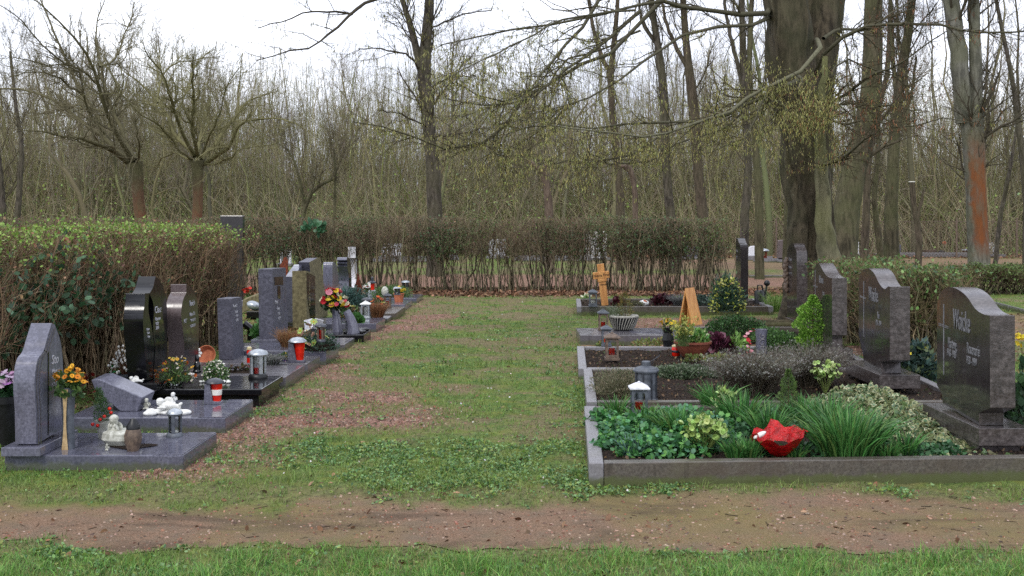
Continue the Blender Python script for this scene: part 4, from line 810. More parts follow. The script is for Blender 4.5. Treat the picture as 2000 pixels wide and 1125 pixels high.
def part(root, mb, nm, mat, **kw): return mb.build(nm, M[mat] if isinstance(mat, str) else mat, root, **kw)
def at(px, py, z=0): p = G(px, py, z); return p, p[1] / F
LG = 'grave lanterns'
def lan_round(label, loc, h, r, body='silver', cap='silver', wax='candle', glow=.5, base='dkmetal', group=LG, capw=1.25, posts=4):
    root = thing('grave_lantern', label, 'grave lantern', loc, group=group)
    part(root, lathe([(r * 1.12, 0), (r * 1.15, h * .05), (r * 1.0, h * .13), (r * .86, h * .16)], 20), 'base', base)
    part(root, lathe([(r * .74, h * .16), (r * .74, h * .76)], 20), 'glass', 'glass'); part(root, lathe([(r * .5, h * .162), (r * .5, h * (.16 + .55 * glow))], 16), 'candle', wax)
    m = MB()
    for k in range(posts):
        a = k * 6.283 / posts + .6; c, s = math.cos(a), math.sin(a); q = MB(); box(-r * .13, r * .13, -r * .22, r * .22, h * .15, h * .79, q); m.merge(q, Matrix.Translation((c * r * .82, s * r * .82, 0)) @ Matrix.Rotation(a, 4, 'Z'))
    lathe([(r * .95, h * .75), (r * .98, h * .80)], 20, m); part(root, m, 'cage', body, bevel=.001)
    part(root, lathe([(r * .9, h * .79), (r * capw, h * .81), (r * capw * .98, h * .85), (r * capw * .75, h * .93), (r * .3, h * .985), (.001, h)], 24), 'cap', cap); return root
def lan_slant(label, loc, h, r, stone='dark_edge', wax='candle', cap='silver', group=LG, band=None, mirror=1):
    root = thing('grave_lantern', label, 'grave lantern', loc, group=group)
    m = MB(); pts = [(-r * 1.3, 0), (r * 1.1, 0), (r * 1.1, h * .1), (-r * .05, h * .12), (-r * .5, h * .78), (-r * 1.2, h * .78)]
    v = [(x * mirror, -r * .8, z) for x, z in pts] + [(x * mirror, r * .8, z) for x, z in pts]; n = len(pts); o = list(range(n)) if mirror > 0 else list(range(n))[::-1]
    m.add(v, [tuple(o), tuple(i + n for i in o[::-1])] + [(o[(i + 1) % n], o[i], o[i] + n, o[(i + 1) % n] + n) for i in range(n)]); part(root, m, 'bracket', stone, bevel=.004, smooth=False)
    part(root, lathe([(r * .58, h * .1), (r * .8, h * .78)], 18, o=(r * .3 * mirror, 0, 0)), 'candle', wax)
    if band: part(root, lathe([(r * .70, h * .34), (r * .755, h * .56)], 18, o=(r * .3 * mirror, 0, 0)), 'label_band', band)
    part(root, lathe([(r * 1.0, h * .79), (r * 1.35, h * .81), (r * 1.3, h * .86), (r * .8, h * .96), (.001, h)], 22), 'cap', cap); return root
def lan_house(label, loc, w, h, mat='bronze', wax='candle', group=LG, roof='bronze', rot=0.0, glass=True, fill=.3):
    """a four sided lantern: base, corner posts with an arched opening on each side, pane, candle, hipped roof and knob"""
    root = thing('grave_lantern', label, 'grave lantern', loc, rot, group=group); a = w / 2
    m = MB(); box(-a, a, -a, a, 0, h * .1, m); box(-a * .88, a * .88, -a * .88, a * .88, h * .1, h * .15, m); part(root, m, 'base', mat, bevel=.003, smooth=False)
    m = MB(); t_ = a * .28; ow = a * .88
    for k in range(4):
        q = MB(); n = 8; zs0, zs1 = h * .2, h * .62; ir = ow - t_; pts = [(-ow, h * .15), (ow, h * .15), (ow, h * .78), (-ow, h * .78)]
        arc = [(-ir, zs0)] + [(-ir * math.cos(math.pi * j / n), zs1 + math.sin(math.pi * j / n) * h * .1) for j in range(n + 1)] + [(ir, zs0)]
        oc = [(-ow, h * .15)] + [(-ow + 2 * ow * j / n, h * .78) for j in range(n + 1)] + [(ow, h * .15)]
        L_ = len(arc); v = [(x, -ow, z) for x, z in oc] + [(x, -ow, z) for x, z in arc] + [(x, -ow + t_ * .8, z) for x, z in arc]
        f = [(j, j + 1, L_ + j + 1, L_ + j) for j in range(L_ - 1)] + [(L_ + j, L_ + j + 1, 2 * L_ + j + 1, 2 * L_ + j) for j in range(L_ - 1)] + [(0, L_, 2 * L_ - 1, L_ - 1), (L_, 2 * L_, 3 * L_ - 1, 2 * L_ - 1)]
        q.add(v, f); m.merge(q, Matrix.Rotation(k * math.pi / 2, 4, 'Z'))
    part(root, m, 'cage', mat, smooth=False)
    if glass: q = MB(); box(-ow + t_, ow - t_, -ow + t_, ow - t_, h * .16, h * .76, q); part(root, q, 'glass', 'glass', smooth=False)
    part(root, lathe([(a * .42, h * .162), (a * .42, h * (.16 + .6 * fill))], 14), 'candle', wax)
    m = MB(); A = a * 1.12; v = [(-A, -A, h * .78), (A, -A, h * .78), (A, A, h * .78), (-A, A, h * .78), (-A, -A, h * .83), (A, -A, h * .83), (A, A, h * .83), (-A, A, h * .83), (-a * .35, -a * .35, h * .95), (a * .35, -a * .35, h * .95), (a * .35, a * .35, h * .95), (-a * .35, a * .35, h * .95)]
    m.add(v, np.array([(3, 2, 1, 0), (0, 1, 5, 4), (1, 2, 6, 5), (2, 3, 7, 6), (3, 0, 4, 7), (4, 5, 9, 8), (5, 6, 10, 9), (6, 7, 11, 10), (7, 4, 8, 11), (8, 9, 10, 11)])); part(root, m, 'roof', roof, bevel=.003, smooth=False)
    part(root, lathe([(a * .18, h * .95), (a * .22, h * .97), (.001, h)], 10), 'knob', roof); return root
def candle(label, loc, h, r, band='gold', group='red grave candles'):
    root = thing('grave_candle', label, 'grave candle', loc, group=group); part(root, lathe([(r * .9, 0), (r, h * .08), (r, h * .72), (r * .85, h * .8)], 18), 'glass_cup', 'candle')
    part(root, lathe([(r * .9, h * .8), (r * 1.0, h * .82), (r * .95, h * .93), (r * .5, h)], 18), 'lid', band); part(root, lathe([(r * .99, h * .3), (r * 1.03, h * .32), (r * 1.03, h * .5), (r * .99, h * .52)], 18), 'label_band', 'dkmetal'); return root
def pot(root, r0, r1, h, mat='terra', rim=True, nm='pot', sx=1, soil=True):
    pr = [(r0, 0), (r1, h * .86), (r1 * 1.09, h * .86), (r1 * 1.1, h), (r1 * .95, h), (r1 * .92, h * .85)] if rim else [(r0, 0), (r1, h), (r1 * .93, h), (r1 * .9, h * .85)]
    part(root, lathe(pr, 24, sx=sx), nm, mat)
    if soil: part(root, lathe([(.001, h * .86), (r1 * .93, h * .86), (r1 * .9, h * .88), (.001, h * .9)], 18, sx=sx, cap=False), 'soil', 'soil')
def cherub(name, label, loc, s, mat, items, group='small angel figures', wings=True, extra=None, vox=None):
    """items: ellipsoids (x,y,z,rx,ry,rz,rot) in units of s, fused into one body"""
    root = thing(name, label, 'figurine', loc, group=group); m = MB()
    for (x, y, z, a, b, c, *r) in items: ell((x * s, y * s, z * s), (a * s, b * s, c * s), m, rot=r[0] if r else 0)
    m.build('body', M[mat], root, remesh=vox or s * .028, sharp=0); return root
SIT = [(0, 0, .12, .2, .16, .13), (0, 0, .34, .15, .12, .2), (0, -.02, .68, .15, .15, .17), (0, .0, .76, .165, .165, .14), (-.14, -.14, .1, .09, .2, .08), (.14, -.14, .1, .09, .2, .08), (-.17, -.05, .36, .05, .1, .14, .4), (.17, -.05, .36, .05, .1, .14, -.4), (-.17, .12, .42, .13, .03, .17, .6), (.17, .12, .42, .13, .03, .17, -.6), (0, -.16, .66, .03, .04, .03), (-.1, -.02, .56, .06, .05, .05), (.1, -.02, .56, .06, .05, .05), (-.09, -.12, .46, .05, .07, .06), (.09, -.12, .46, .05, .07, .06)]
LIE = [(0, 0, .16, .34, .16, .14), (-.3, 0, .3, .15, .14, .15), (-.3, 0, .36, .16, .15, .12), (.34, .02, .14, .2, .1, .1, .2), (.5, .0, .22, .12, .06, .06, -.6), (-.2, -.14, .1, .2, .07, .06), (.02, .1, .34, .2, .04, .16, .5), (-.36, -.13, .29, .03, .03, .03)]

def left_row():
    S = {}
    slab('blue grey granite slab nearest the camera, left corner of the rows', 358, 889, .08, 845, 1.145, cut=1)
    slab('blue grey slab carrying the white lying angel and a tilted stone', 440, 816, .1, 781, 1.2, cut=1)
    slab('polished black slab with recessed base under two tall wavy headstones', 511, 760, .13, 734, 1.2, 'black', lip=1)
    slab('grey slab with round planting hole in front of the rough pillar', 558, 736, .1, 712.6, 1.15, 'slab_grey')
    slab('grey slab holding red candle lantern on slanted stone bracket', 601, 710, .1, 694.6, 1.0, 'slab_grey')
    slab('blue grey slab edged bright at the front under the fir arrangement', 637, 685, .135, 669.6, 1.15)
    slab('narrow pale grey slab behind the fir arrangement', 674, 672, .065, 659.8, 1.0, 'slab_grey')
    slab('black rimmed slab with dark pebbles and curved vases', 710.5, 654, .09, 644.5, 1.0, 'black')
    slab('thick grey slab carrying the white capped lantern', 734.5, 632, .106, 620.5, 1.1, 'slab_blue')
    slab('low worn grey kerb stones by brown heather', 757, 622, .05, 612, .25, 'kerb_light')
    slab('dark brown polished slab beneath the brown glass lantern', 772.8, 611.5, .09, 598.8, 1.0, 'kerb_dark')
    slab('dark slab carrying the orange flower pot', 791.5, 595, .08, 586.5, 1.0, 'blue_granite')
    slab('farthest blue grey slab, at the foot of the long hedge', 813.7, 582.6, .08, 574.5, 1.1)
    # S1 the two piece blue granite stone
    pl = Plane(71, 870, .14, GL + .01)
    r, b = headstone('mottled blue grey granite headstone with curved front edge and a split joint', pl, [(71, 868), (70, 800), (66, 750, 1), (72, 700, 1), (84, 690, 1), (92, 660, 1), (101, 631), (107, 634), (118, 662, 1), (123, 700, 1), (124, 760), (121, 838)], .135, -1, 'blue_granite', 'blue_granite',
                     foot=[(pl.p[0] - .2, pl.p[0] + .05, pl.p[1] - .06, pl.p[1] + .56, .081, .138, 'blue_granite')], group='headstones left of the lawn')
    pl2 = Plane(71, 870, .14, GL + .01); m = MB()
    for px, w in ((93, 1.6),): 
        slabstone(m, pl2, [(93, 850), (93, 690), (86, 685), (86, 683), (95, 688), (95, 849)], .003, -1, 1, 0, 0, -.003)
    m.build('joint', M['black'], r, off=b, smooth=False)
    m = MB()
    for o_ in (0, 5): slabstone(m, pl2, [(74 + o_, 868), (73 + o_, 800), (69 + o_, 750, 1), (75 + o_, 700, 1), (87 + o_, 688, 1), (97 + o_, 655, 1), (104 + o_ * .6, 640), (105.5 + o_ * .6, 641), (98.5 + o_, 656, 1), (88.5 + o_, 690, 1), (76.5 + o_, 701, 1), (70.5 + o_, 750, 1), (74.5 + o_, 800), (75.5 + o_, 868)], .004, -1, 2, 0, 0, -.004)
    m.build('carved_ridges', M['slab_grey'], r, off=b, smooth=False)
    for tx, px, py, sz in (('Stoll', 100, 712, .085), ('Manuela', 101, 730, .04), ('* 15.4.1957', 100, 744, .032), ('+ 31.3.2017', 100, 755, .032)): lettering(r, b, tx, pl2(px, py), sz, -1, shear=.15, wide=1.0)
    # S2 tilted lying stone
    p = G(232, 803, .102); root = thing('tilted_stone', 'low wedge of grey granite lying tilted on the slab with engraved text', 'grave stone', p, group='headstones left of the lawn')
    s = p[1] / F; m = MB(); q = [(-54 * s, 61 * s), (-38 * s, 62 * s), (46 * s, 26 * s), (36 * s, -2 * s + .004), (2 * s, 0.0), (-48 * s, 44 * s)]
    v = [(x, 0, z) for x, z in q] + [(x + .03, .22, z + .02) for x, z in q]; n = len(q); m.add(v, [tuple(range(n)), tuple(range(2 * n - 1, n - 1, -1))] + [((i + 1) % n, i, i + n, (i + 1) % n + n) for i in range(n)])
    part(root, m, 'stone', 'blue_granite', bevel=.006, smooth=False)
    m = MB(); box(-.06, .12, .05, .2, 0, .07, m); part(root, m, 'support', 'black_plastic', smooth=False)
    # S3 black two piece wave stone
    pl = Plane(287, 745, .2, GL); d0 = pl.p[1]
    r, b = headstone('tall glossy black headstone in two wavy pieces with a heart shaped gap', pl, [(288, 743), (284, 700), (280, 650, 1), (279, 615, 1), (283, 592, 1), (283.5, 573), (292, 572.5), (289.5, 592, 1), (290, 612, 1), (297, 640, 1), (302, 680, 1), (300, 700), (299, 739)], .165, -1, 'black', 'black',
                     foot=[(pl.p[0] - .22, pl.p[0] + .12, d0 - .12, d0 + .62, .131, .198, 'black')], group='headstones left of the lawn')
    m = MB(); slabstone(m, pl, [(300.5, 739), (302, 700), (303, 680, 1), (298, 640, 1), (301, 612, 1), (300, 592, 1), (292, 573), (299, 562, 1), (301, 552, 1), (304, 540), (311, 546, 1), (320, 562, 1), (326, 590, 1), (327, 640), (326, 733)], .15, -1, 3); m.build('rear_piece', [M['black'], M['black']], r, off=b, bevel=.004, sharp=30)
    for tx, px, py, sz in (('Claus', 302, 612, .085), ('Karsten', 303, 627, .045), ('1959', 303.5, 636, .04), ('2016', 304, 644, .04), ('Unser', 286, 646, .032), ('Sohn', 287, 653, .032), ('Papa', 288, 660, .032)): lettering(r, b, tx, pl(px, py), sz, -1)
    # S4 brown red granite
    pl = Plane(360, 722, .2, GL); d0 = pl.p[1]
    r, b = headstone('reddish brown granite headstone with rounded shoulders beside the black wavy one', pl, [(360, 721), (360, 671), (356, 633, 1), (353, 612, 1), (357, 585, 1), (364, 572), (364, 555), (372, 560, 1), (384, 575, 1), (389, 628, 1), (388, 690), (386, 716)], .145, -1, 'brown_face', 'brown_granite',
                     foot=[(pl.p[0] - .2, pl.p[0] + .1, d0 - .06, d0 + .55, .101, .198, 'brown_granite')], group='headstones left of the lawn')
    for tx, px, py, sz in (('Reichel', 370, 598, .075), ('Hans Otto', 370, 618, .05), ('* 14.10.1932', 371, 629, .038), ('+ 25.9.2018', 371, 640, .038), ('ALT', 359, 631, .05)): lettering(r, b, tx, pl(px, py), sz, -1)
    # S5, S6 pillars
    pl = Plane(456, 703, .1, GL); r, b = headstone('short rough blue grey stone pillar with faint inscription', pl, [(456.5, 703), (453, 583), (472, 580), (476.5, 696)], .155, -1, 'rough_grey', 'rough_grey', group='headstones left of the lawn', bevel=.008)
    for tx, px, py, sz in (('Kowalczyk', 455, 601, .05), ('Dieter', 459, 612, .045), ('* 1941', 460, 620, .04), ('+ 2015', 460, 628, .04)): lettering(r, b, tx, pl(px, py), sz, -1)
    pl = Plane(534, 662, .14, GL)
    r, b = headstone('tall weathered blue grey pillar with a cross shaped recess', pl, [(534, 664), (532, 525), (558, 523), (563, 658)], .17, -1, 'rough_grey', 'rough_grey', group='headstones left of the lawn', bevel=.008,
                     foot=[(pl.p[0] - .25, pl.p[0] + .1, pl.p[1] - .1, pl.p[1] + .62, .1, .139, 'blue_granite')])
    m = MB(); slabstone(m, pl, [(536, 557), (535.5, 541), (552, 540), (553, 556)], .004, -1, 1, 0, 0, -.004); slabstone(m, pl, [(542, 583), (541.5, 559), (547, 559), (547.5, 583)], .004, -1, 1, 0, 0, -.004); m.build('recess', M['black'], r, off=b, smooth=False)
    for tx, px, py, sz in (('Neumann', 537, 594, .075), ('Georg', 541, 606, .06), ('* 1938', 542, 616, .05), ('+ 2014', 543, 625, .05)): lettering(r, b, tx, pl(px, py), sz, -1)
    # S7 olive stone with black inlay
    pl = Plane(599, 642, .09, GL); r, b = headstone('olive brown rough stone slab with curved black inlay lettered downwards', pl, [(599, 641), (598, 529), (605, 531, 1), (616, 533), (621, 560), (622, 632)], .19, -1, 'olive_stone', 'olive_stone', group='headstones left of the lawn')
    m = MB(); slabstone(m, pl, [(609, 634), (604, 610, 1), (600, 580, 1), (598.8, 560, 1), (598.8, 532), (606, 535, 1), (614.5, 539), (615, 560), (615.5, 630)], .005, -1, 3, 0, 0, -.005); m.build('black_inlay', M['black'], r, off=b, smooth=False)
    lettering(r, b, 'T\ns\nc\nh\na\nu\nd\ne\nr', pl(603.5, 548) + [.006, 0, 0], .062, -1, 'gold', vert=True)
    # S8 .. S12 and others farther back
    pl = Plane(607, 626, .05, GL); r, b = headstone('natural rock headstone with jagged silvery broken top', pl, [(618, 622), (612, 560), (606, 530), (604, 512), (612, 508), (620, 503, 1), (627, 505, 1), (628, 520), (633, 560), (640, 600), (640, 618)], .16, -1, 'olive_stone', 'rough_grey', group='headstones left of the lawn')
    pl = Plane(576, 632, .06, GL); r, b = headstone('slim dark headstone with slanting white top edge behind the olive stone', pl, [(576, 632), (574, 540), (590, 517), (599, 516), (600, 620)], .12, -1, 'blue_granite', 'slab_blue', group='headstones left of the lawn', foot=[(G(576, 632, .06)[0] - .16, G(576, 632, .06)[0] + .06, G(576, 632)[1] - .9, G(576, 632)[1] - .3, .0, .055, 'black')])
    pl = Plane(652, 585, .1, GL); headstone('dark blue granite stone with rounded top roll, behind the pink heather', pl, [(650, 585), (649, 520, 1), (650, 511, 1), (656, 513, 1), (661, 530, 1), (663, 580)], .17, -1, 'blue_granite', 'blue_granite', group='headstones left of the lawn')
    pl = Plane(680, 575, .1, GL); headstone('grey granite wave headstone with three carved grooves across its front', pl, [(680, 575), (682, 540, 1), (678, 520), (679, 517), (677, 514), (679, 511), (677, 508), (678, 502, 1), (683, 503, 1), (686, 520, 1), (687, 572)], .19, -1, 'dark_face', 'slab_blue', group='headstones left of the lawn')
    pl = Plane(695, 562, .1, GL); headstone('pale two block granite stele, brightest and farthest in the left row', pl, [(694, 562), (697, 540, 1), (696, 505), (694.5, 504), (694.5, 482), (697.5, 487), (698, 504), (699.5, 506), (700, 545, 1), (697, 560)], .16, -1, 'slab_blue', 'white_stone', group='headstones left of the lawn')
    p = G(455, 596, 0); s = p[1] / F; r = thing('headstone', 'very tall dark slate stele rising above the end of the lime topped hedge', 'headstone', p, group='headstones left of the lawn'); hh = (596 - 421) * s
    part(r, box(-23 * s, 21 * s, -.08, .08, 0, hh), 'stone', 'dark_face', bevel=.01, smooth=False); part(r, box(-30 * s, 30 * s, -.16, .16, -.02, .1), 'plinth', 'blue_granite', bevel=.01, smooth=False)
    # rusty silhouettes
    def plate(name, label, px, py, pts, mat='rust', th=.02, cat='ornament', its=2):
        p = G(px, py, .03); s = p[1] / F; q = [np.array(a) for a in chaikin(pts, its)]; n = len(q); v = [((a[0] - px) * s, 0, (py - a[1]) * s) for a in q]; v += [(x, th, z) for x, _, z in v]
        m = MB(); m.add(v, [tuple(range(n))[::-1], tuple(range(n, 2 * n))] + [(i, (i + 1) % n, (i + 1) % n + n, i + n) for i in range(n)]); r = thing(name, label, cat, p); part(r, m, 'plate', mat, smooth=False); return r
    plate('rusty_stele', 'rust brown steel stele behind the pillar with the cross recess', 553, 590, [(546, 588), (546, 518), (552, 512, 1), (554, 503, 1), (559, 501, 1), (562, 508), (562, 588)])
    plate('rusty_flame', 'rust brown metal flame among the fir branches by the pale stele', 700, 578, [(696, 577), (692, 562, 1), (695, 552, 1), (699, 540, 1), (697, 530, 1), (701, 541, 1), (704, 556, 1), (708, 562, 1), (706, 577)])
    # ---- things on L1
    p, s = at(10, 866); r = thing('flower_pot', 'black pot of purple chrysanthemums at the left edge of the picture', 'flower pot', p); pot(r, .09, .13, 95 * s, 'black_plastic'); bouquet(r, 95 * s, .14, .17, 26, ['8a4a90', 'a468a8', 'b890b4', 'c8b0c8'], (.05, .075), 12, 90, ('2e5230', '3c6a40'), (.06, .12), center=None)
    p, s = at(133, 876, .08); r = thing('grave_vase', 'slim vase of dark grey and tan wood holding yellow daisies', 'vase', p)
    h = 120 * s; part(r, lathe([(13 * s, 0), (11 * s, h * .5), (14.5 * s, h), (12 * s, h), (10 * s, h * .6)], 22), 'vase_body', 'zinc'); n = 14
    m = MB(); zz = np.linspace(0, h * .98, n); wv = 5.2 * s * (1 - .75 * np.sin(np.linspace(0, 3.1, n)) ** 1) + 1.2 * s; fr = -15 * s * (1 + 0 * zz)
    m.add([(x_, y_, z_) for z_, w_ in zip(zz, wv) for x_, y_ in ((-w_ - .5 * s, -14.6 * s), (w_ - .5 * s, -14.9 * s))], [(2 * i, 2 * i + 1, 2 * i + 3, 2 * i + 2) for i in range(n - 1)]); part(r, m, 'wooden_inlay', 'tan_wood')
    r = thing('flower_bouquet', 'bunch of yellow orange daisies in the grey and tan vase', 'bouquet', p + [0, 0, h * .85]); bouquet(r, .0, 36 * s, 60 * s, 48, ['d8901c', 'e8a824', 'c8781a', 'eab83c'], (.03, .045), 9, 260, center='8a5410')
    p, s = at(205, 856, .08); r = thing('flower_pot', 'cream clay pot with a tiny fir decorated with red berries', 'flower pot', p); pot(r, 12 * s, 17 * s, 36 * s, M and 'figure_grey')
    g = MB(); n = 900; z = PR.random(n); a = PR.random(n) * 6.28; rr = (1 - z * .8) * 24 * s * PR.random(n) ** .5; leaves(g, np.stack([np.cos(a) * rr - z * 14 * s, np.sin(a) * rr, 34 * s + z * 62 * s], 1), PR.uniform(.015, .03, n), pal(['30502c', '3c5c34', '4c6838'], n, r=PR), shape=STRIP, up=.8, r=PR); part(r, g, 'fir_sprigs', 'leaf', sharp=0)
    g = MB(); [ell((x * s, y * s, z * s), (.012, .012, .012), g) for x, y, z in ((-8, -18, 28), (6, -20, 46), (14, -14, 60), (-18, -16, 30), (16, -12, 52), (-2, -20, 40))]; part(r, g, 'berries', 'candle', sharp=0)
    p, s = at(238, 868, .08); r = thing('angel_bowl', 'grey stone bowl with a small curly haired angel leaning on it', 'figurine', p, group='small angel figures'); part(r, lathe([(.02, 0), (30 * s, .006), (39 * s, 12 * s), (36 * s, 24 * s), (25 * s, 29 * s), (.001, 27 * s)], 26, sy=.8), 'bowl', 'figure_grey')
    m = MB(); S_ = 55 * s; [ell(((x * .8 - .28) * S_, y * S_, (z * .85 + .28) * S_), (a * S_, bb * S_, c * S_), m, rot=(q[0] if q else 0)) for (x, y, z, a, bb, c, *q) in SIT]; m.build('angel', M['figure_grey'], r, remesh=.0022, sharp=0)
    cherub('angel_figure', 'tiny weathered angel head lying at the front of the nearest slab', at(209, 880, .08)[0], .05, 'figure_grey', SIT)
    p, s = at(260, 880, .08); r = thing('grave_lantern', 'grey glazed round lantern with black conical cap', 'grave lantern', p, group=LG); part(r, lathe([(11 * s, 0), (12 * s, 4 * s), (16 * s, 16 * s), (17 * s, 30 * s), (13 * s, 42 * s)], 22), 'body', 'bronze'); part(r, lathe([(13 * s, 42 * s), (13 * s, 48 * s), (8 * s, 56 * s), (5 * s, 62 * s), (.001, 64 * s)], 22), 'cap', 'black_plastic')
    p = G(256, 872, .0805); m = MB(); a = np.linspace(0, 6.283, 26)[:-1]; hxp = .17 * (16 * np.sin(a) ** 3) / 16; hyp = .11 * (13 * np.cos(a) - 5 * np.cos(2 * a) - 2 * np.cos(3 * a)) / 16; m.add(np.stack([hxp, hyp, 0 * a + .004], 1), [tuple(range(25))]); r = tag(m.build('planting_hole', M['soil'], None, loc=p), 'heart shaped patch of soil let into the nearest slab', 'planting hole')
    p, s = at(341, 853, .08); lan_round('steel lantern with bluish caps and clear glass on the nearest slab', p, 56 * s, 14.5 * s, 'zinc', 'silver', 'wax', .1, 'zinc', capw=1.1, posts=3)
    # ---- L2
    p, s = at(330, 808, .105); r = thing('angel_figure', 'bright white angel lying on a flat cloud', 'figurine', p, group='small angel figures'); m = MB(); rr = np.random.default_rng(3)
    for i in range(16): ell((rr.uniform(-.16, .16), rr.uniform(-.07, .07), .008), (rr.uniform(.03, .06), rr.uniform(.03, .05), .022), m)
    S_ = .19; [ell((x * S_ - .01, y * S_, z * S_ + .03), (a * S_, bb * S_, c * S_), m, rot=(q[0] if q else 0)) for (x, y, z, a, bb, c, *q) in LIE]; m.build('body', M['figure_white'], r, remesh=.004, sharp=0)
    cherub('angel_figure', 'small sandy coloured angel sitting beside the tilted stone', at(286, 800, .105)[0], .1, 'figure_grey', SIT)
    cherub('angel_figure', 'small white angel bust rising behind the lying white angel', at(338, 790, .105)[0], .11, 'figure_white', SIT)
    p, s = at(419, 788, .1); lan_slant('black capped lantern with red and white candle in a slanted stone bracket', p, 50 * s, 14 * s, 'blue_granite', band='wax', cap='dkmetal')
    # ---- L3 and around
    p, s = at(222, 757); r = thing('watering_can', 'green plastic watering can behind the tilted stone', 'watering can', p); part(r, lathe([(9 * s, 0), (10 * s, 26 * s), (8 * s, 32 * s), (.001, 33 * s)], 18), 'can_body', 'green_plastic'); tubes([(6 * s, 0, 26 * s), (8 * s, 0, 44 * s), (2 * s, 0, 50 * s), (-4 * s, 0, 40 * s), (-7 * s, 0, 24 * s)], [2 * s] * 5, 8, m := MB()); part(r, m, 'handle', 'green_plastic'); tubes([(7 * s, 0, 8 * s), (16 * s, 0, 34 * s)], [2.4 * s, 1.6 * s], 8, m := MB()); part(r, m, 'spout', 'green_plastic')
    p, s = at(242, 768); r = thing('flower_pot', 'grey cone pot with cotton like white pussy willow twigs', 'flower pot', p); pot(r, 10 * s, 14 * s, 38 * s, 'zinc')
    n = 34; e = dome(n, 34 * s, 26 * s, 60 * s, .7); t = np.linspace(0, 1, 4); P = e[:, None] * t[None, :, None]; P[:, :, 2] += 36 * s; tubes(P, np.full((n, 4), .003), 4, m := MB(), hx('5e4030')); part(r, m, 'twigs', 'twig', sharp=0)
    m = MB()
    for k in range(n):
        for q in range(3): c_ = P[k, 3] * (1 - q * .14) + PR.normal(size=3) * .012 + [0, 0, q * .14 * 36 * s]; ell(c_, (.011, .011, .014), m, n=8)
    part(r, m, 'catkins', 'figure_white', sharp=0)
    cherub('angel_figure', 'small white lying angel on the black plinth corner', at(265, 748, .2)[0], .12, 'figure_white', LIE)
    p, s = at(342, 754, .13); r = thing('flower_bowl', 'clear glass bowl with wild orange and yellow flowers on black slab', 'flower bowl', p); part(r, lathe([(8 * s, 0), (14 * s, 2 * s), (16 * s, 9 * s), (13 * s, 10 * s), (6 * s, 4 * s)], 20), 'bowl', 'glass'); bouquet(r, 6 * s, 42 * s, 56 * s, 60, ['d07a30', 'd8a83c', 'c8602c', 'd8c04c', 'e0dcd4'], (.025, .045), 6, 320, ('56703c', '6f8a4c', '48683c'), (.02, .05), center='a86420', lshape=STRIP, fz=.15)
    p, s = at(421, 745, .13); mound('flower_mound', 'round mound of tiny white flowers in white pebbles', 'plant', p, 26 * s, 22 * s, 40 * s, 1500, ['4c6c3c', '5c7c48', '6c8c54'], (.012, .024), fl=(170, ['dcdcd4', 'eeeee8'], (.015, .024), 5))
    p2 = p + [0.02, -.06, 0]; r = thing('white_pebbles', 'little ring of white pebbles at the foot of the flower mound', 'pebbles', p2); m = MB(); [ell((PR.uniform(-.13, .13), PR.uniform(-.05, .03), .01), (.02, .016, .012), m, n=8) for _ in range(22)]; part(r, m, 'pebble_ring', 'figure_white', sharp=0)
    p, s = at(504, 738, .13); lan_round('large polished steel lantern with red candle on the black slab', p, 57 * s, 16.5 * s, 'silver', 'silver', 'candle', .35, 'black_plastic')
    p, s = at(405, 712, .1); r = thing('clay_bowl', 'terracotta bowl standing upright on its rim by the rough pillar', 'clay bowl', p); m = MB(); lathe([(.001, 0), (11 * s, 0), (17 * s, 9 * s), (18.5 * s, 9 * s), (15.5 * s, -1.5 * s), (.001, -2 * s)], 24, m, cap=False); q = MB(); q.merge(m, Matrix.Translation((0, 0, 19 * s)) @ Matrix.Rotation(math.radians(80), 4, 'X')); part(r, q, 'bowl', 'terra')
    p, s = at(391, 708, .1); r = thing('clay_pot', 'small terracotta pot tucked behind the upright clay bowl', 'clay pot', p); pot(r, 6 * s, 9 * s, 20 * s, 'terra')
    p, s = at(385, 730, .2); cherub('bird_figure', 'black drop shaped figure beside the brown granite stone', p, 44 * s, 'black', [(0, 0, .3, .16, .16, .3), (0, 0, .66, .1, .1, .2), (0, 0, .1, .2, .2, .1)], 'small dark figures')
    cherub('angel_figure', 'little white angel perched on the brown granite stone foot', at(383, 700, .2)[0] + [0, .1, 0], .1, 'figure_white', SIT)
    # ---- L4, L5
    p, s = at(487, 708, .1); candle('tall red grave candle with gold lid beside the rough pillar', p, 31 * s, 5 * s)
    p, s = at(473, 726, .102); r = thing('planting_hole', 'round soil hollow with dark bark pieces in the grey slab', 'planting hole', p); part(r, lathe([(.001, .01), (34 * s, .006), (38 * s, 0)], 24, sy=.55, cap=False), 'soil', 'soil'); m = MB(); n = 70; a = PR.random(n) * 6.28; q = PR.random(n) ** .5 * 30 * s; leaves(m, np.stack([np.cos(a) * q, np.sin(a) * q * .5, .01 + .04 * PR.random(n)], 1), PR.uniform(.03, .07, n), pal(['2a2018', '4c5a2c', '5c4630'], n, r=PR), r=PR); part(r, m, 'bark_bits', 'leaf', sharp=0)
    p, s = at(533, 712, .1); spiky('lavender', 'low grey green lavender cushion left of the viola', 'plant', p, 20 * s, 16 * s, 24 * s, 500, ['6c6f68', '80857c', '5c5a58', '8a8890'], .004, lean=1.0, nleaf=700, lc=['74766c', '8c8f88'])
    p, s = at(556, 704, .1); mound('viola', 'small purple and yellow viola on grey slab', 'plant', p, 14 * s, 12 * s, 14 * s, 260, ['3c5a30', '4c6c3c'], (.015, .03), fl=(26, ['4a3a8c', '5c3c9c', '7a2c3c', 'c0a040'], (.025, .035), 5), ns=10)
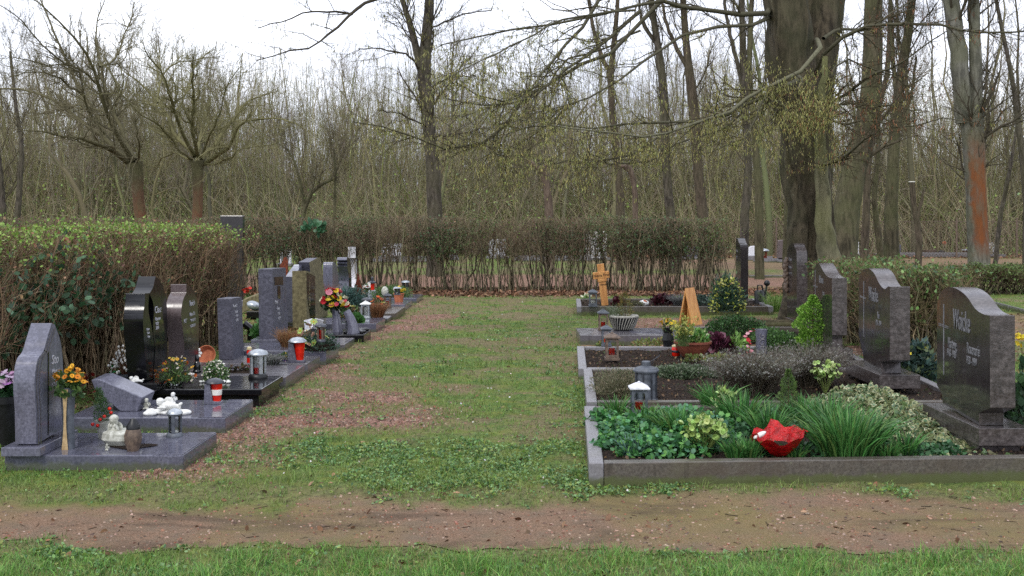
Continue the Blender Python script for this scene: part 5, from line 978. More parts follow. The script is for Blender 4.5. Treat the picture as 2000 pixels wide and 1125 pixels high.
    p, s = at(567, 683, .1); spiky('heather', 'orange brown dried heather bush in front of the cross recess pillar', 'plant', p, 28 * s, 22 * s, 46 * s, 900, ['9a6c48', 'b08058', '8a6248', 'aa8a60'], .004, lean=.5, nleaf=1800, lc=['a87850', '8c603e', '7c6a44'], ls=(.008, .016))
    p, s = at(581, 708, .1); lan_slant('silver capped lantern with red glass in a grey slanted bracket', p, 50 * s, 13.5 * s, 'rough_grey')
    p, s = at(481, 662, .05); r = thing('memorial_stand', 'black slanting tube on a dark stand between the two grey pillars', 'ornament', p); tubes([(-4 * s, 0, 30 * s), (34 * s, -.02, 2 * s)], [7 * s, 6 * s], 16, m := MB(), cap=True); part(r, m, 'tube', 'black'); part(r, box(0, 24 * s, .05, .2, -.03, 18 * s), 'stand', 'black', bevel=.005, smooth=False)
    p, s = at(509, 660, .08); mound('hosta', 'light green leafy plant behind the black tube', 'plant', p, 17 * s, 14 * s, 28 * s, 120, ['5c8c4c', '6ea05c', '487840'], (.05, .09), ns=12)
    p, s = at(484, 700, .0); r = thing('letter_plate', 'small white lettered plate behind the rough pillar', 'plate', p); part(r, box(-6 * s, 6 * s, 0, .01, 0, 40 * s * .6), 'plate', 'white_stone', smooth=False)
    p, s = at(493, 622, 0); r = thing('glass_ornament', 'shiny bluish white glass ornament on a dark box behind the pillars', 'ornament', p); part(r, box(-12 * s, 16 * s, 0, .3, 0, 14 * s), 'plinth', 'black', bevel=.01, smooth=False); m = MB(); ell((0, .1, 24 * s), (15 * s, .1, 9 * s), m, rot=.35); part(r, m, 'glass_shell', 'silver')
    p, s = at(488, 612, 0); r = thing('tilted_stone', 'mossy greenish stone slab leaning low behind the pillars', 'grave stone', p, group='headstones left of the lawn'); m = MB(); v = [(-15 * s, 0, 0), (22 * s, 0, 18 * s), (22 * s, 0, 40 * s), (-14 * s, 0, 26 * s)]; v += [(x, .25, z + .02) for x, _, z in v]; m.add(v, np.array([(0, 1, 2, 3), (7, 6, 5, 4), (1, 0, 4, 5), (2, 1, 5, 6), (3, 2, 6, 7), (0, 3, 7, 4)])); part(r, m, 'stone', 'olive_stone', bevel=.01, smooth=False)
    p, s = at(483, 604, 0); r = thing('flower_bouquet', 'red artificial flowers on a thin wire stem behind the pillars', 'bouquet', p); bouquet(r, 24 * s, 9 * s, 20 * s, 12, ['c83a2c', 'b82820', 'd86050'], (.06, .09), 7, 30, center=None)
    # ---- L6 arrangement
    p, s = at(622, 683, .135); r = thing('fir_arrangement', 'dark fir branch arrangement with white star flowers and green hellebores', 'arrangement', p); g = MB(); n = 2600; q = dome(n, 44 * s, 30 * s, 38 * s, .2); leaves(g, q, PR.uniform(.025, .05, n), pal(['2e4a3c', '3c5a48', '50705a', '263c30'], n, r=PR), shape=STRIP, r=PR, up=.4); part(r, g, 'fir_branches', 'leaf', sharp=0)
    f = MB(); e = dome(30, 30 * s, 22 * s, 56 * s, .85) + [-12 * s, 0, 4 * s]; heads(f, e, PR.uniform(.06, .1, 30), pal(['a8c46c', 'c0d488', 'dcd8d0', '90b058', 'd0a890'], 30, r=PR), 6); part(r, f, 'flowers', 'flower', sharp=0); part(r, lathe([(.001, -.002), (30 * s, .0), (33 * s, 12 * s), (.001, 14 * s)], 20, sy=.7), 'bark_base', 'soil')
    p2, s = at(627, 668, .3); lan_round('small lantern with dark cap and red glass amid the fir branches', p2, 37 * s, 8 * s, 'bronze', 'dkmetal', 'candle', .9, 'dkmetal', capw=1.5)
    p, s = at(612, 655, .07); r = thing('letter_plate', 'open white book shaped card behind the fir arrangement', 'plate', p); m = MB()
    for sx in (-1, 1): q = MB(); box(0, 17 * s, -.004, .004, 0, 24 * s, q); m.merge(q, Matrix.Translation((0, 0, 14 * s)) @ Matrix.Rotation(.25 * sx, 4, 'Y') @ Matrix.Rotation(-.7 if sx < 0 else .5, 4, 'X') @ Matrix.Diagonal((sx, 1, 1, 1)))
    part(r, m, 'card', 'white_stone', smooth=False); part(r, box(-3 * s, 3 * s, 0, .02, -.01, 16 * s), 'stake', 'dkmetal', smooth=False)
    # ---- L8 curved vases and bouquet
    def horn(label, px, py, z, h, w, bend, name='curved_vase', cat='vase', mat='blue_granite'):
        p, s = at(px, py, z); r = thing(name, label, cat, p, group='curved dark vase set'); t = np.linspace(0, 1, 10); P = np.stack([bend * s * t ** 2, 0 * t, h * s * t], 1); tubes(P, w * s * (1 - .45 * t) * .5, 14, m := MB(), cap=True); part(r, m, 'vase_body', mat); return r, p, s
        # the matching lantern bends the other way
    r, p, s = horn('curved dark stone vase holding the pink and yellow roses', 659, 648, .09, 50, 22, -6)
    r2 = thing('flower_bouquet', 'lush bouquet of pink, white, red and yellow roses', 'bouquet', p + [-.05, 0, 46 * s]); bouquet(r2, -.02, 27 * s, 40 * s, 46, ['d06a80', 'c8485c', 'dcd8b8', 'b8202c', 'd8b82c', 'e0c83c', 'd88898'], (.07, .11), 9, 260, ('2e4a2c', '3c5c34'), (.05, .08), center=None, cup=.7, fz=.1)
    r, p, s = horn('curved dark stone lantern with a glass front leaning away from its vase', 690, 651, .09, 44, 26, -14); part(r, lathe([(3.5 * s, 2 * s), (3.5 * s, 26 * s)], 12, o=(-11 * s, -.02, 0)), 'glass', 'glass')
    p, s = at(700, 650, .095); r = thing('dark_pebbles', 'bed of black pebbles on the black rimmed slab', 'pebbles', p); m = MB(); [ell((PR.uniform(-26, 10) * s, PR.uniform(.0, .45), .008), (.03, .03, .02), m, n=6) for _ in range(90)]; part(r, m, 'pebbles', 'black', sharp=0)
    p, s = at(696, 630, .106); mound('primrose', 'yellow primrose with broad leaves beside the curved lantern', 'plant', p, 13 * s, 10 * s, 10 * s, 70, ['4c7a38', '3c6830'], (.06, .1), fl=(12, ['dcc828', 'e8d840'], (.05, .07), 6), ns=6, shape=ROUND)
    p, s = at(714, 622, .106); lan_house('white lantern with pale dome cap and white candle', p, 18 * s, 35 * s, 'silver', 'wax', roof='figure_white', fill=.8)
    p, s = at(738, 622, .06); spiky('heather', 'brown heather clump right of the white capped lantern', 'plant', p, 18 * s, 15 * s, 36 * s, 600, ['8c6244', 'a07454', '7a5a44'], .006, lean=.5, nleaf=900, lc=['8c6040', '9c7450'])
    p, s = at(716, 612, .1); lan_round('low dark lantern behind the white capped one', p, 31 * s, 8 * s, 'dkmetal', 'dkmetal', 'wax', .4, capw=1.3)
    p, s = at(684, 622, .1); mound('primrose', 'small pale flowering plant behind the roses', 'plant', p, 22 * s, 14 * s, 26 * s, 260, ['48643c', '5c7848', '6c5a3c'], (.04, .07), fl=(10, ['c8c050', 'c8c8a0'], (.05, .06), 5), ns=20)
    p, s = at(640, 592, .05); spiky('heather', 'pinkish and grey heather tuft left of the blue spruce', 'plant', p, 22 * s, 16 * s, 40 * s, 900, ['9a5c50', 'a87468', '77706c', '8a8088'], .007, lean=.6, nleaf=900, lc=['a4685c', '8c8488'], ls=(.012, .02))
    p, s = at(684, 602, .05); mound('fir_branches', 'heap of blue green fir branches around the grooved headstone', 'plant', p, 36 * s, 26 * s, 44 * s, 3000, ['3c5a54', '4c6c64', '2c443c', '5c7c74'], (.04, .08), STRIP, shell=.2)
    p, s = at(676, 575, .06); conifer('spruce', 'blue spruce twig standing in the fir heap', p + [0, -.4, .1], 12 * s, 42 * s, 700, ['4c6c60', '5c7c70', '3c5a50'], size=(.05, .09))
    # ---- L10 .. L12
    p, s = at(727, 580, .05); r = thing('grave_lantern', 'red glass lantern with dark pointed cap standing on a ledge', 'grave lantern', p, group=LG); part(r, lathe([(9 * s, 0), (9 * s, 12 * s), (6 * s, 14 * s)], 14), 'base', 'silver'); part(r, lathe([(4.5 * s, 14 * s), (4.5 * s, 27 * s)], 14), 'candle', 'candle'); part(r, lathe([(8 * s, 27 * s), (8 * s, 29 * s), (3 * s, 32 * s), (3 * s, 38 * s), (.001, 40 * s)], 14), 'cap', 'dkmetal')
    p, s = at(717, 574, .2); r = thing('flower_bouquet', 'white and violet pansies beside the red glass lantern', 'bouquet', p); bouquet(r, 0, 8 * s, 22 * s, 12, ['dcdcd4', 'e8e4e0', '6c3050'], (.06, .09), 6, 40)
    p, s = at(765, 582, .05); mound('juniper', 'low feathery green juniper behind the orange pot', 'plant', p, 40 * s, 26 * s, 26 * s, 2600, ['5c7a40', '6c8a4c', '48683a'], (.03, .06), STRIP)
    p, s = at(754, 577, .1); r = thing('stone_egg', 'pale grey stone egg in the juniper', 'ornament', p); m = MB(); ell((0, -.2, 9 * s), (7 * s, 7 * s, 10 * s), m); part(r, m, 'egg', 'figure_grey')
    p, s = at(757, 601, .09); lan_house('brown lantern with glass sides and dark lid on the brown slab', p, 15 * s, 29 * s, 'bronze', 'candle', roof='dkmetal', fill=.5)
    p, s = at(738, 604, .08); mound('fir_wreath', 'fir wreath with red and orange blossoms beside the brown lantern', 'wreath', p, 15 * s, 12 * s, 24 * s, 500, ['3c5a3c', '507048', '6c8050'], (.04, .07), STRIP, fl=(12, ['b83c24', 'c85030', 'b8c070'], (.06, .1), 6), ns=10)
    p, s = at(779, 590, .08); r = thing('flower_pot', 'orange clay pot planted with white and yellow flowers', 'flower pot', p); pot(r, 8 * s, 10 * s, 18 * s, 'terra'); bouquet(r, 17 * s, 13 * s, 13 * s, 12, ['d8b82c', 'dcdcd8', 'd8c040'], (.06, .08), 6, 120, ('5c7c40', '6c8c4c'))
    p, s = at(776, 576, .25); lan_round('small silver topped lantern peeping over the orange pot', p, 16 * s, 6 * s, 'dkmetal', 'silver', 'wax', .3, capw=1.4)
    p, s = at(792, 570, .08); lan_round('last little dark lantern with pale dome cap by the long hedge', p, 23 * s, 6.5 * s, 'dkmetal', 'silver', 'wax', .3, capw=1.4)
    p, s = at(803, 560, .0); r = thing('red_blossoms', 'dark red leaves spilling behind the nearest stone', 'plant', G(150, 775, 0)); m = MB(); n = 80; leaves(m, np.stack([PR.uniform(-.22, .3, n), PR.uniform(-.1, .5, n), .04 + .12 * PR.random(n)], 1), .05, pal(['8c1c20', '7a2420', '5c3028', '6c4438'], n, r=PR), shape=WIDE, r=PR); part(r, m, 'leaves', 'leaf', sharp=0)

def right_row():
    BG = 'kerbed grave beds right of the lawn'
    frame('front grave bed with dark granite kerb, crowded with green plants', .463, 6.79, 8.85, 3.62, .12, .09, 'kerb_dark', .06, side='kerb_light')
    frame('second grave bed with lavender and bare soil behind the front bed', .60, 9.06, 11.05, 3.75, .12, .085, 'kerb_light', .0, front='kerb_dark')
    frame('third grave bed holding the red brown bowl', .66, 11.2, 13.15, 3.7, .1, .085, 'kerb_light', .0)
    frame('farthest right grave bed with the wooden name cross', 1.08, 18.75, 20.6, 4.35, .12, .08, 'kerb_dark', .0, side='kerb_light')
    p = G(1133, 655, .1); r = thing('grave_slab', 'flat grey slab with triangular dark inset under the basket bowl', 'grave slab', (p[0], p[1], 0), group=BG); off = np.array([p[0], p[1], 0]); x0, y0, y1 = p[0], p[1], 15.3
    part(r, box(x0, x0 + 1.35, y0, y1, -.03, .1), 'top_slab', 'slab_grey', off=off, bevel=.006, smooth=False); m = MB(); v = [(x0 + .7, y0 + .35, .1015), (x0 + 1.32, y0 + .12, .1015), (x0 + 1.32, y1 - .05, .1015), (x0 + .62, y1 - .05, .1015)]; v += [(a, b_, .106) for a, b_, _ in v]; m.add(v, np.array([(4, 5, 6, 7), (0, 1, 5, 4), (1, 2, 6, 5), (2, 3, 7, 6), (3, 0, 4, 7)])); part(r, m, 'dark_inset', 'blue_granite', off=off, smooth=False)
    BLOCK.append((x0, x0 + 1.35, y0, y1, 0))
    r = thing('grave_border', 'long dark kerb and planted soil around the green mound', 'grave border', (x0 + 1.4, y0, 0), group=BG); off = np.array([x0 + 1.4, y0, 0]); part(r, box(x0 + 1.36, x0 + 3.3, y1 - .1, y1, -.03, .12), 'back_kerb', 'kerb_dark', off=off, bevel=.006, smooth=False); part(r, box(x0 + 1.36, x0 + 3.3, y0, y1 - .11, -.03, .06), 'soil', 'soil', off=off, smooth=False); BLOCK.append((x0 + 1.36, x0 + 3.3, y0, y1, 0))
    HG = 'headstones right of the lawn'
    # W1
    pl = Plane(1912, 831, .244, GR); X0, Y0 = pl.p[:2]
    r, b = headstone('nearest dark polished headstone lettered Woicke, Hartwig and Rosemarie', pl, [(1912, 831), (1912, 806), (1934, 797), (1933, 616), (1922, 615, 1), (1905, 605, 1), (1890, 580, 1), (1874, 566, 1), (1852, 558, 1), (1834, 572, 1), (1830, 600), (1830, 752), (1840, 770), (1841, 787)], .16, 1, 'dark_face', 'dark_edge', group=HG,
                     foot=[(X0 - .04, X0 + .3, Y0 - .1, Y0 + .9, .13, .243, 'dark_edge'), (X0 - .03, X0 + .24, Y0 - .06, Y0 + .9, .05, .129, 'dark_edge')])
    def cross(pl, r, b, x, y0, y1, xa, xb, ya, yb, g=1.6):
        m = MB(); slabstone(m, pl, [(x, y1), (x, y0), (x + g, y0), (x + g, y1)], .002, 1, 1, 0, 0, -.002); slabstone(m, pl, [(xa, ya + g * .8), (xa, ya), (xb, yb), (xb, yb + g * .8)], .003, 1, 1, 0, 0, -.003); slabstone(m, pl, [(xa, ya + g * 2.6), (xa, ya + g * 2), (xb, yb + g * 2), (xb, yb + g * 2.6)], .003, 1, 1, 0, 0, -.0032); m.build('engraved_cross', M['silverletter'], r, off=b, smooth=False)
    cross(pl, r, b, 1842.5, 594, 732, 1834, 1853, 631, 638)
    for tx, px, py, sz, bo in (('Woicke', 1862, 641, .2, .004), ('Hartwig', 1852, 678, .105, 0), ('1918 - 1985', 1850, 694, .075, 0), ('Rosemarie', 1889, 689, .105, 0), ('1920 - 1999', 1888, 709, .075, 0)): lettering(r, b, tx, pl(px, py), sz, 1, k=GR, bold=bo, wide=.52)
    # W2
    pl = Plane(1722, 729, .25, GR); X0, Y0 = pl.p[:2]
    r, b = headstone('second dark polished headstone lettered Woicke, mossy green sheen', pl, [(1722, 729), (1720, 707), (1738, 704), (1738, 560), (1734, 559, 1), (1728, 567, 1), (1716, 553, 1), (1708, 533, 1), (1694, 521, 1), (1680, 532, 1), (1677, 545), (1677, 655), (1685, 690), (1688, 712)], .17, 1, 'dark_face', 'dark_edge', group=HG,
                     foot=[(X0 - .05, X0 + .3, Y0 - .1, Y0 + .9, .13, .249, 'dark_edge')])
    cross(pl, r, b, 1686.5, 549, 658, 1680, 1691, 577, 582, 1.1)
    for tx, px, py, sz, bo in (('Woicke', 1697, 586, .18, .004), ('Ilse', 1714, 622, .09, 0), ('1921 - 2014', 1711, 634, .065, 0)): lettering(r, b, tx, pl(px, py), sz, 1, k=GR, bold=bo, wide=.52)
    # W3
    pl = Plane(1627, 678, .22, GR); X0, Y0 = pl.p[:2]
    r, b = headstone('third dark headstone with sloping wave top and small foot block', pl, [(1625, 655), (1625, 543), (1618, 542, 1), (1610, 534, 1), (1603, 520, 1), (1599, 514), (1594, 515, 1), (1589, 528, 1), (1588, 545), (1588, 655)], .16, 1, 'dark_face', 'dark_edge', group=HG)
    f_ = pl(1628, 678); q = pl(1625, 655); ztop = q[2] - .002; box(f_[0] + .02, f_[0] + .13, q[1] + .05, q[1] + .7, .2, ztop).build('foot', M['dark_edge'], r, off=b, smooth=False)
    box(f_[0] - .05, f_[0] + .22, q[1] - .03, q[1] + .8, .02, .199).build('plinth', M['dark_edge'], r, off=b, bevel=.005, smooth=False)
    cross(pl, r, b, 1592, 527, 620, 1588.6, 1597, 557, 560, .7)
    for tx, px, py, sz, bo in (('Behrens', 1600, 552, .12, .003), ('Ernst', 1607, 576, .07, 0)): lettering(r, b, tx, pl(px, py), sz, 1, k=GR, bold=bo, wide=.52)
    # W4, W5
    pl = Plane(1556, 625, .14, GR); r, b = headstone('tall narrow dark headstone with stepped shoulder beside the massive tree', pl, [(1556.5, 640), (1556.5, 494, 1), (1554.5, 487, 1), (1552, 483, 1), (1551, 476, 1), (1547, 475), (1544, 478, 1), (1538, 484, 1), (1537.5, 500), (1537.5, 636)], .15, 1, 'dark_face', 'dark_edge', group=HG)
    for tx, px, py, sz in (('Krause', 1541, 509, .075), ('Wilhelm', 1541, 524, .06), ('1929 - 1997', 1541, 535, .045)): lettering(r, b, tx, pl(px, py), sz, 1, k=GR)
    p = pl(1543, 560); box(p[0] - .02, p[0] + .24, p[1] - .5, p[1] + .2, .0, .12).build('plinth', M['dark_edge'], r, off=b, bevel=.005, smooth=False)
    m = MB(); rr = np.random.default_rng(4); q0 = pl(1538, 508); q1 = pl(1539, 566)
    for i in range(14): t_ = i / 13; c_ = q0 * (1 - t_) + q1 * t_; ell((c_[0] - .03 + rr.uniform(-.02, .02), c_[1] - .0, c_[2]), (.035, .05, .05), m, n=8)
    m.build('bronze_vine', M['bronze'], r, off=b, remesh=.006, sharp=0)
    pl = Plane(1447, 588, .12, GR); r, b = headstone('slim upright dark pillar headstone with sloped top, farthest in the right row', pl, [(1447, 584), (1447, 479, 1), (1443, 474, 1), (1441, 466), (1437, 465), (1436.5, 580)], .13, 1, 'dark_face', 'dark_face', group=HG); box(pl.p[0] - .03, pl.p[0] + .2, pl.p[1] - .1, pl.p[1] + .8, .0, .14).build('plinth', M['dark_edge'], r, off=b, bevel=.005, smooth=False)
    for tx, px, py, sz in (('Lenz', 1438, 492, .08), ('1931', 1438, 504, .06)): lettering(r, b, tx, pl(px, py), sz, 1, k=GR)
    p, s = at(1483, 603, 0); r = thing('watering_can', 'black watering can standing beside the slim pillar headstone', 'watering can', p); part(r, lathe([(9 * s, 0), (10 * s, 32 * s), (8 * s, 36 * s), (.001, 36 * s)], 18), 'can_body', 'black_plastic'); tubes([(-4 * s, 0, 34 * s), (-3 * s, 0, 46 * s), (5 * s, 0, 46 * s), (8 * s, 0, 30 * s)], [1.6 * s] * 4, 8, m := MB()); part(r, m, 'handle', 'black_plastic'); tubes([(8 * s, 0, 6 * s), (15 * s, 0, 48 * s)], [2.5 * s, 1.8 * s], 8, m := MB()); m2 = MB(); ell((15 * s, 0, 50 * s), (6 * s, 6 * s, 6 * s), m); part(r, m, 'spout', 'black_plastic')
    p, s = at(1496, 592, 0); r = thing('stone_post', 'short grey stone post right of the black watering can', 'post', p); part(r, box(-6 * s, 2 * s, 0, .1, 0, 26 * s), 'post', 'kerb_dark', bevel=.006, smooth=False)
    # wooden cross
    p, s = at(1182, 597, .09); r = thing('wooden_cross', 'honey coloured wooden name cross leaning slightly left', 'grave cross', p); th = .05; tl = Matrix.Rotation(math.radians(-6.5), 4, 'Y')
    m = MB(); q = MB(); box(-6.8 * s, 6.8 * s, 0, th, 0, 82 * s, q); m.merge(q, tl); part(r, m, 'post', 'wood', bevel=.006, smooth=False); m = MB(); q = MB(); box(-17 * s, 15 * s, -.012, th * .7, 53 * s, 67 * s, q); q2 = MB(); box(-9 * s, 8.6 * s, -.014, th * .72, 47 * s, 53 * s, q2); m.merge(q, tl); m.merge(q2, tl); part(r, m, 'arm', 'wood', bevel=.008, smooth=False)
    for tx, x_, z_, sz in (('Nora Franken', -16.5, 57.5, .068), ('1960-2019', -6, 40, .035)):
        o = lettering(r, np.zeros(3), tx, (0, 0, 0), sz, 0, 'ink'); o.matrix_local = tl @ Matrix.Translation((x_ * s, -.0155 if sz > .05 else -.003, z_ * s)) @ Matrix.Rotation(math.pi / 2, 4, 'X')
    p, s = at(1158, 599, .12); lan_house('dark grey lantern with pointed roof beside the wooden cross', p, 17 * s, 35 * s, 'zinc', 'wax', roof='zinc', fill=.3)
    # wooden gabled memorial
    p, s = at(1347, 680, .15); r = thing('wooden_memorial', 'gabled honey coloured wooden grave marker on a post in the bowl', 'grave marker', p); part(r, box(-5 * s, 4 * s, 0, .04, 0, 80 * s), 'post', 'wood', bevel=.004, smooth=False)
    m = MB(); z0_, z1_ = 46 * s, 118 * s
    for sx, xo in ((-1, -15), (1, 18)):
        v = [(-2 * s, -.1, z1_), (10 * s * (sx > 0) - 2 * s * (sx < 0) * 0, -.1, z1_), (xo * s, -.1, z0_), (xo * s - 4 * s * sx, -.1, z0_)]
        v = [(0, -.12, z1_), (xo * s, -.12, z0_), (xo * s - 4.5 * s * sx, -.12, z0_), (0, -.12, z1_ - 9 * s)]; v += [(x, .12, z) for x, _, z in v]; f = [(0, 1, 2, 3), (7, 6, 5, 4), (1, 0, 4, 5), (2, 1, 5, 6), (3, 2, 6, 7)]; m.add(v, [q if sx < 0 else q[::-1] for q in f])
    q = MB().merge(m, Matrix.Rotation(math.radians(-34), 4, 'Z')); part(r, q, 'roof', 'wood', smooth=False, bevel=.003); m = MB(); v = [(-12 * s, .03, z0_ + 4 * s), (13 * s, .03, z0_ + 4 * s), (0, .03, z1_ - 10 * s)]; v += [(x, .05, z) for x, _, z in v]; m.add(v, [(0, 1, 2), (5, 4, 3), (0, 3, 4, 1), (1, 4, 5, 2), (2, 5, 3, 0)]); q = MB().merge(m, Matrix.Rotation(math.radians(-34), 4, 'Z')); part(r, q, 'name_board', 'wood', smooth=False)
    # lanterns left edge
    p, s = at(1178, 645, .1); lan_house('brown lantern with zinc roof and red candle, rearmost of the three by the lawn', p, 20 * s, 42 * s, 'bronze', roof='zinc', fill=.4)
    p, s = at(1184, 676, .1); lan_house('grey flat roofed lantern, middle one of the three by the lawn', p, 20 * s, 42 * s, 'zinc', roof='zinc', fill=.3, glass=False)
    p, s = at(1195, 703, .1); lan_house('weathered copper brown lantern with arched glass and red candle', p, 28 * s, 55 * s, 'bronze', fill=.45)
    p, s = at(1218, 645, .1); r = thing('basket_bowl', 'grey woven basket bowl with conifer and hanging grass', 'planter', p); n = 40; m = MB(); zs = [0, 3 * s, 10 * s, 20 * s, 27 * s, 28 * s, 24 * s]; rs = [18 * s, 19 * s, 22 * s, 26 * s, 28 * s, 25 * s, 24 * s]
    lathe(list(zip(rs, zs)), 40, m); part(r, m, 'bowl', 'black_plastic'); m = MB(); a = np.arange(30) / 30 * 6.283; P = np.zeros((30, 5, 3)); t = np.linspace(0, 1, 5); rr = (19 + 10 * t ** .8) * s; P[:, :, 0] = np.cos(a[:, None] + t * .25) * rr; P[:, :, 1] = np.sin(a[:, None] + t * .25) * rr; P[:, :, 2] = 3 * s + 24 * s * t; tubes(P, np.full((30, 5), 1.1 * s), 4, m); lathe([(28 * s, 25 * s), (30 * s, 27 * s), (28 * s, 30 * s), (25 * s, 28 * s)], 30, m); part(r, m, 'wicker', 'wicker', sharp=0)
    blades(g := MB(), dome(120, 14 * s, 12 * s, 4 * s) + [-16 * s, 0, 25 * s], .22, .004, pal(['6c7c5c', '8c9a78', '5c6a4c'], 120, r=PR), lean=1.1, r=PR); part(r, g, 'trailing_grass', 'leaf', sharp=0)
    conifer('conifer', 'yellow green little conifer in the basket bowl', p + [.02, 0, 24 * s], 17 * s, 50 * s, 1500, ['6c6c34', '7c8040', '8a6a34', '5c5c30'], size=(.015, .03))
    # bowl with plants
    p, s = at(1353, 697, .09); r = thing('planter_bowl', 'big red brown plastic bowl planted full of green', 'planter', p); part(r, lathe([(19 * s, 0), (21 * s, 2 * s), (32 * s, 18 * s), (34 * s, 26 * s), (37 * s, 27 * s), (37 * s, 31 * s), (33 * s, 31 * s), (30 * s, 26 * s)], 36), 'bowl', 'bowl'); part(r, lathe([(.001, 27 * s), (31 * s, 26 * s)], 24, cap=False), 'soil', 'soil')
    mound('bowl_plant', 'fresh green leafy plants filling the red brown bowl', 'plant', p + [0, 0, 27 * s], 33 * s, 28 * s, 30 * s, 520, ['5c8c40', '70a04c', '48783a', '8aa86a', 'a0b060'], (.025, .05), fl=(14, ['8cb0c8', 'd8d8d0', 'c8d8a0'], (.03, .045), 5))
    p, s = at(1332, 650, .35); spiky('golden_shrub', 'yellow green variegated sprigs beside the wooden marker', 'plant', G(1334, 676, .26), 20 * s, 14 * s, 66 * s, 60, ['5c7040'], .006, lean=.4, nleaf=420, lc=['a8a850', 'b8b860', '7c8c40'], ls=(.02, .045))
    p, s = at(1305, 678, .09); r = thing('daffodils', 'yellow daffodils rising from a dark foil bag', 'flower bunch', p); part(r, lathe([(9 * s, 0), (12 * s, 14 * s), (9 * s, 28 * s), (12 * s, 38 * s)], 10, sy=.8), 'bag', 'black_plastic', smooth=False); bouquet(r, 34 * s, 18 * s, 26 * s, 16, ['d8b820', 'e0c838', 'd8a818'], (.05, .07), 6, 50, ('5c7c3c', '4c6c38'), (.06, .1), lshape=STRIP)
    p, s = at(1397, 688, .08); mound('heuchera', 'large purple leaved heuchera hanging over the bowl rim', 'plant', p, 30 * s, 24 * s, 36 * s, 240, ['5c2c40', '6c3850', '48202f', '7c4c5c', '3c1c28'], (.06, .1), ROUND, nz=.3, ns=20)
    p, s = at(1438, 688, .08); mound('rhododendron', 'light green whorled leaf plant in front of the green mound', 'plant', p, 20 * s, 16 * s, 32 * s, 90, ['8ab05c', '9cc06c', '70984c'], (.06, .09), DIA, ns=10)
    p, s = at(1320, 695, .08); candle('red candle in glass standing against the red brown bowl', p, 22 * s, 8 * s)
    p, s = at(1466, 702, .09); r = thing('flower_wand', 'pink and red artificial blossoms on a stick', 'artificial flowers', p); e = np.array([(PR.normal() * 6 * s - 3 * s, PR.normal() * .03, z * s) for z in np.linspace(-10, 60, 24)]); f = MB(); heads(f, e, PR.uniform(.03, .055, 24), pal(['c83848', 'd88898', 'b82030', 'e0b0b0'], 24, r=PR), 6, None); part(r, f, 'flowers', 'flower', sharp=0); tubes([(0, 0, -.02), (-4 * s, 0, 60 * s)], [.003, .003], 4, m := MB(), hx('5c4030')); part(r, m, 'stick', 'twig')
    p, s = at(1487, 690, .08); r = thing('carved_vase', 'dark grey cylindrical vase with carved swirls', 'vase', p); part(r, lathe([(11 * s, 0), (10.5 * s, 30 * s), (12.5 * s, 45 * s), (12.5 * s, 47 * s), (10 * s, 47 * s), (9 * s, 40 * s)], 24), 'vase_body', 'blue_granite'); m = MB()
    for q in range(3): t = np.linspace(0, 5.5, 16); rd = (6.5 - t * .9) * s; P = np.stack([np.cos(t * 1.2 + q) * rd, -11.5 * s + 0 * t - .001, (10 + q * 12) * s + np.sin(t * 1.2 + q) * rd], 1); P[:, 1] = -np.sqrt(np.maximum((11.9 * s) ** 2 - P[:, 0] ** 2, 1e-6)); tubes(P, np.full(16, .9 * s), 5, m)
    part(r, m, 'swirls', 'kerb_light', sharp=0)
    mound('boxwood_mound', 'broad dark green clipped mound behind the bowl', 'plant', G(1437, 658, .05), .45, .38, .29, 5200, ['2e4c28', '3a5c30', '486e3a', '26401f'], (.016, .03), ragged=.15); mound('boxwood_mound', 'smaller mid green mound left of the upright boxwood', 'plant', G(1522, 684, .08), .27, .26, .24, 2600, ['3c5c30', '4c6e3a', '58803f'], (.016, .03))
    mound('ground_shrub', 'low bright green spreading leaves in front of the small mound', 'plant', G(1500, 668, .08), .2, .2, .2, 1500, ['48683a', '587c40'], (.014, .028))
    p, s = at(1588, 690, .08); conifer('boxwood', 'upright light green boxwood bush before the third dark headstone', p, 36 * s, 112 * s, 6500, ['84b044', '94c450', 'a4d060', '6c9838', '588430'], size=(.014, .028), col=.6, shape=WIDE, cat='bush')
    # lavender, dry plants
    p, s = at(1470, 770, .09); spiky('lavender', 'wide grey lavender bush in the second bed, left half', 'plant', p, 70 * s, 48 * s, 96 * s, 2300, ['665f52', '7a7264', '554c40', '8c8474'], .0045, lean=.85, nleaf=5200, lc=['74746c', '86857e', '66685c', '90908c', '5c5e4e'], ls=(.012, .026), group='grey lavender bushes')
    p, s = at(1580, 755, .09); spiky('lavender', 'wide grey lavender bush in the second bed, reaching the headstone', 'plant', p, 62 * s, 48 * s, 92 * s, 1900, ['665f52', '7a7264', '554c40', '8c8474'], .0045, lean=.8, nleaf=4400, lc=['74746c', '86857e', '66685c', '86807e', '5c5e4e'], ls=(.012, .026), group='grey lavender bushes')
    p, s = at(1210, 772, .08); mound('dry_groundcover', 'dry tangled grey green stems at the left of the second bed', 'plant', p, 68 * s, 60 * s, 58 * s, 6000, ['6c6c54', '7c7c60', '8c8468', '5c6444', '4c5a38', '9a9078'], (.012, .03), STRIP, stems='8a8068', ns=240, shell=.3)
    p, s = at(1345, 752, .08); mound('thyme_cushion', 'flat green grey cushion plant behind the big lantern', 'plant', p + [0, .5, 0], 85 * s, 40 * s, 26 * s, 7000, ['4f6244', '5c7050', '74806a', '43573a', '808872'], (.012, .026), ns=80, shell=.3)
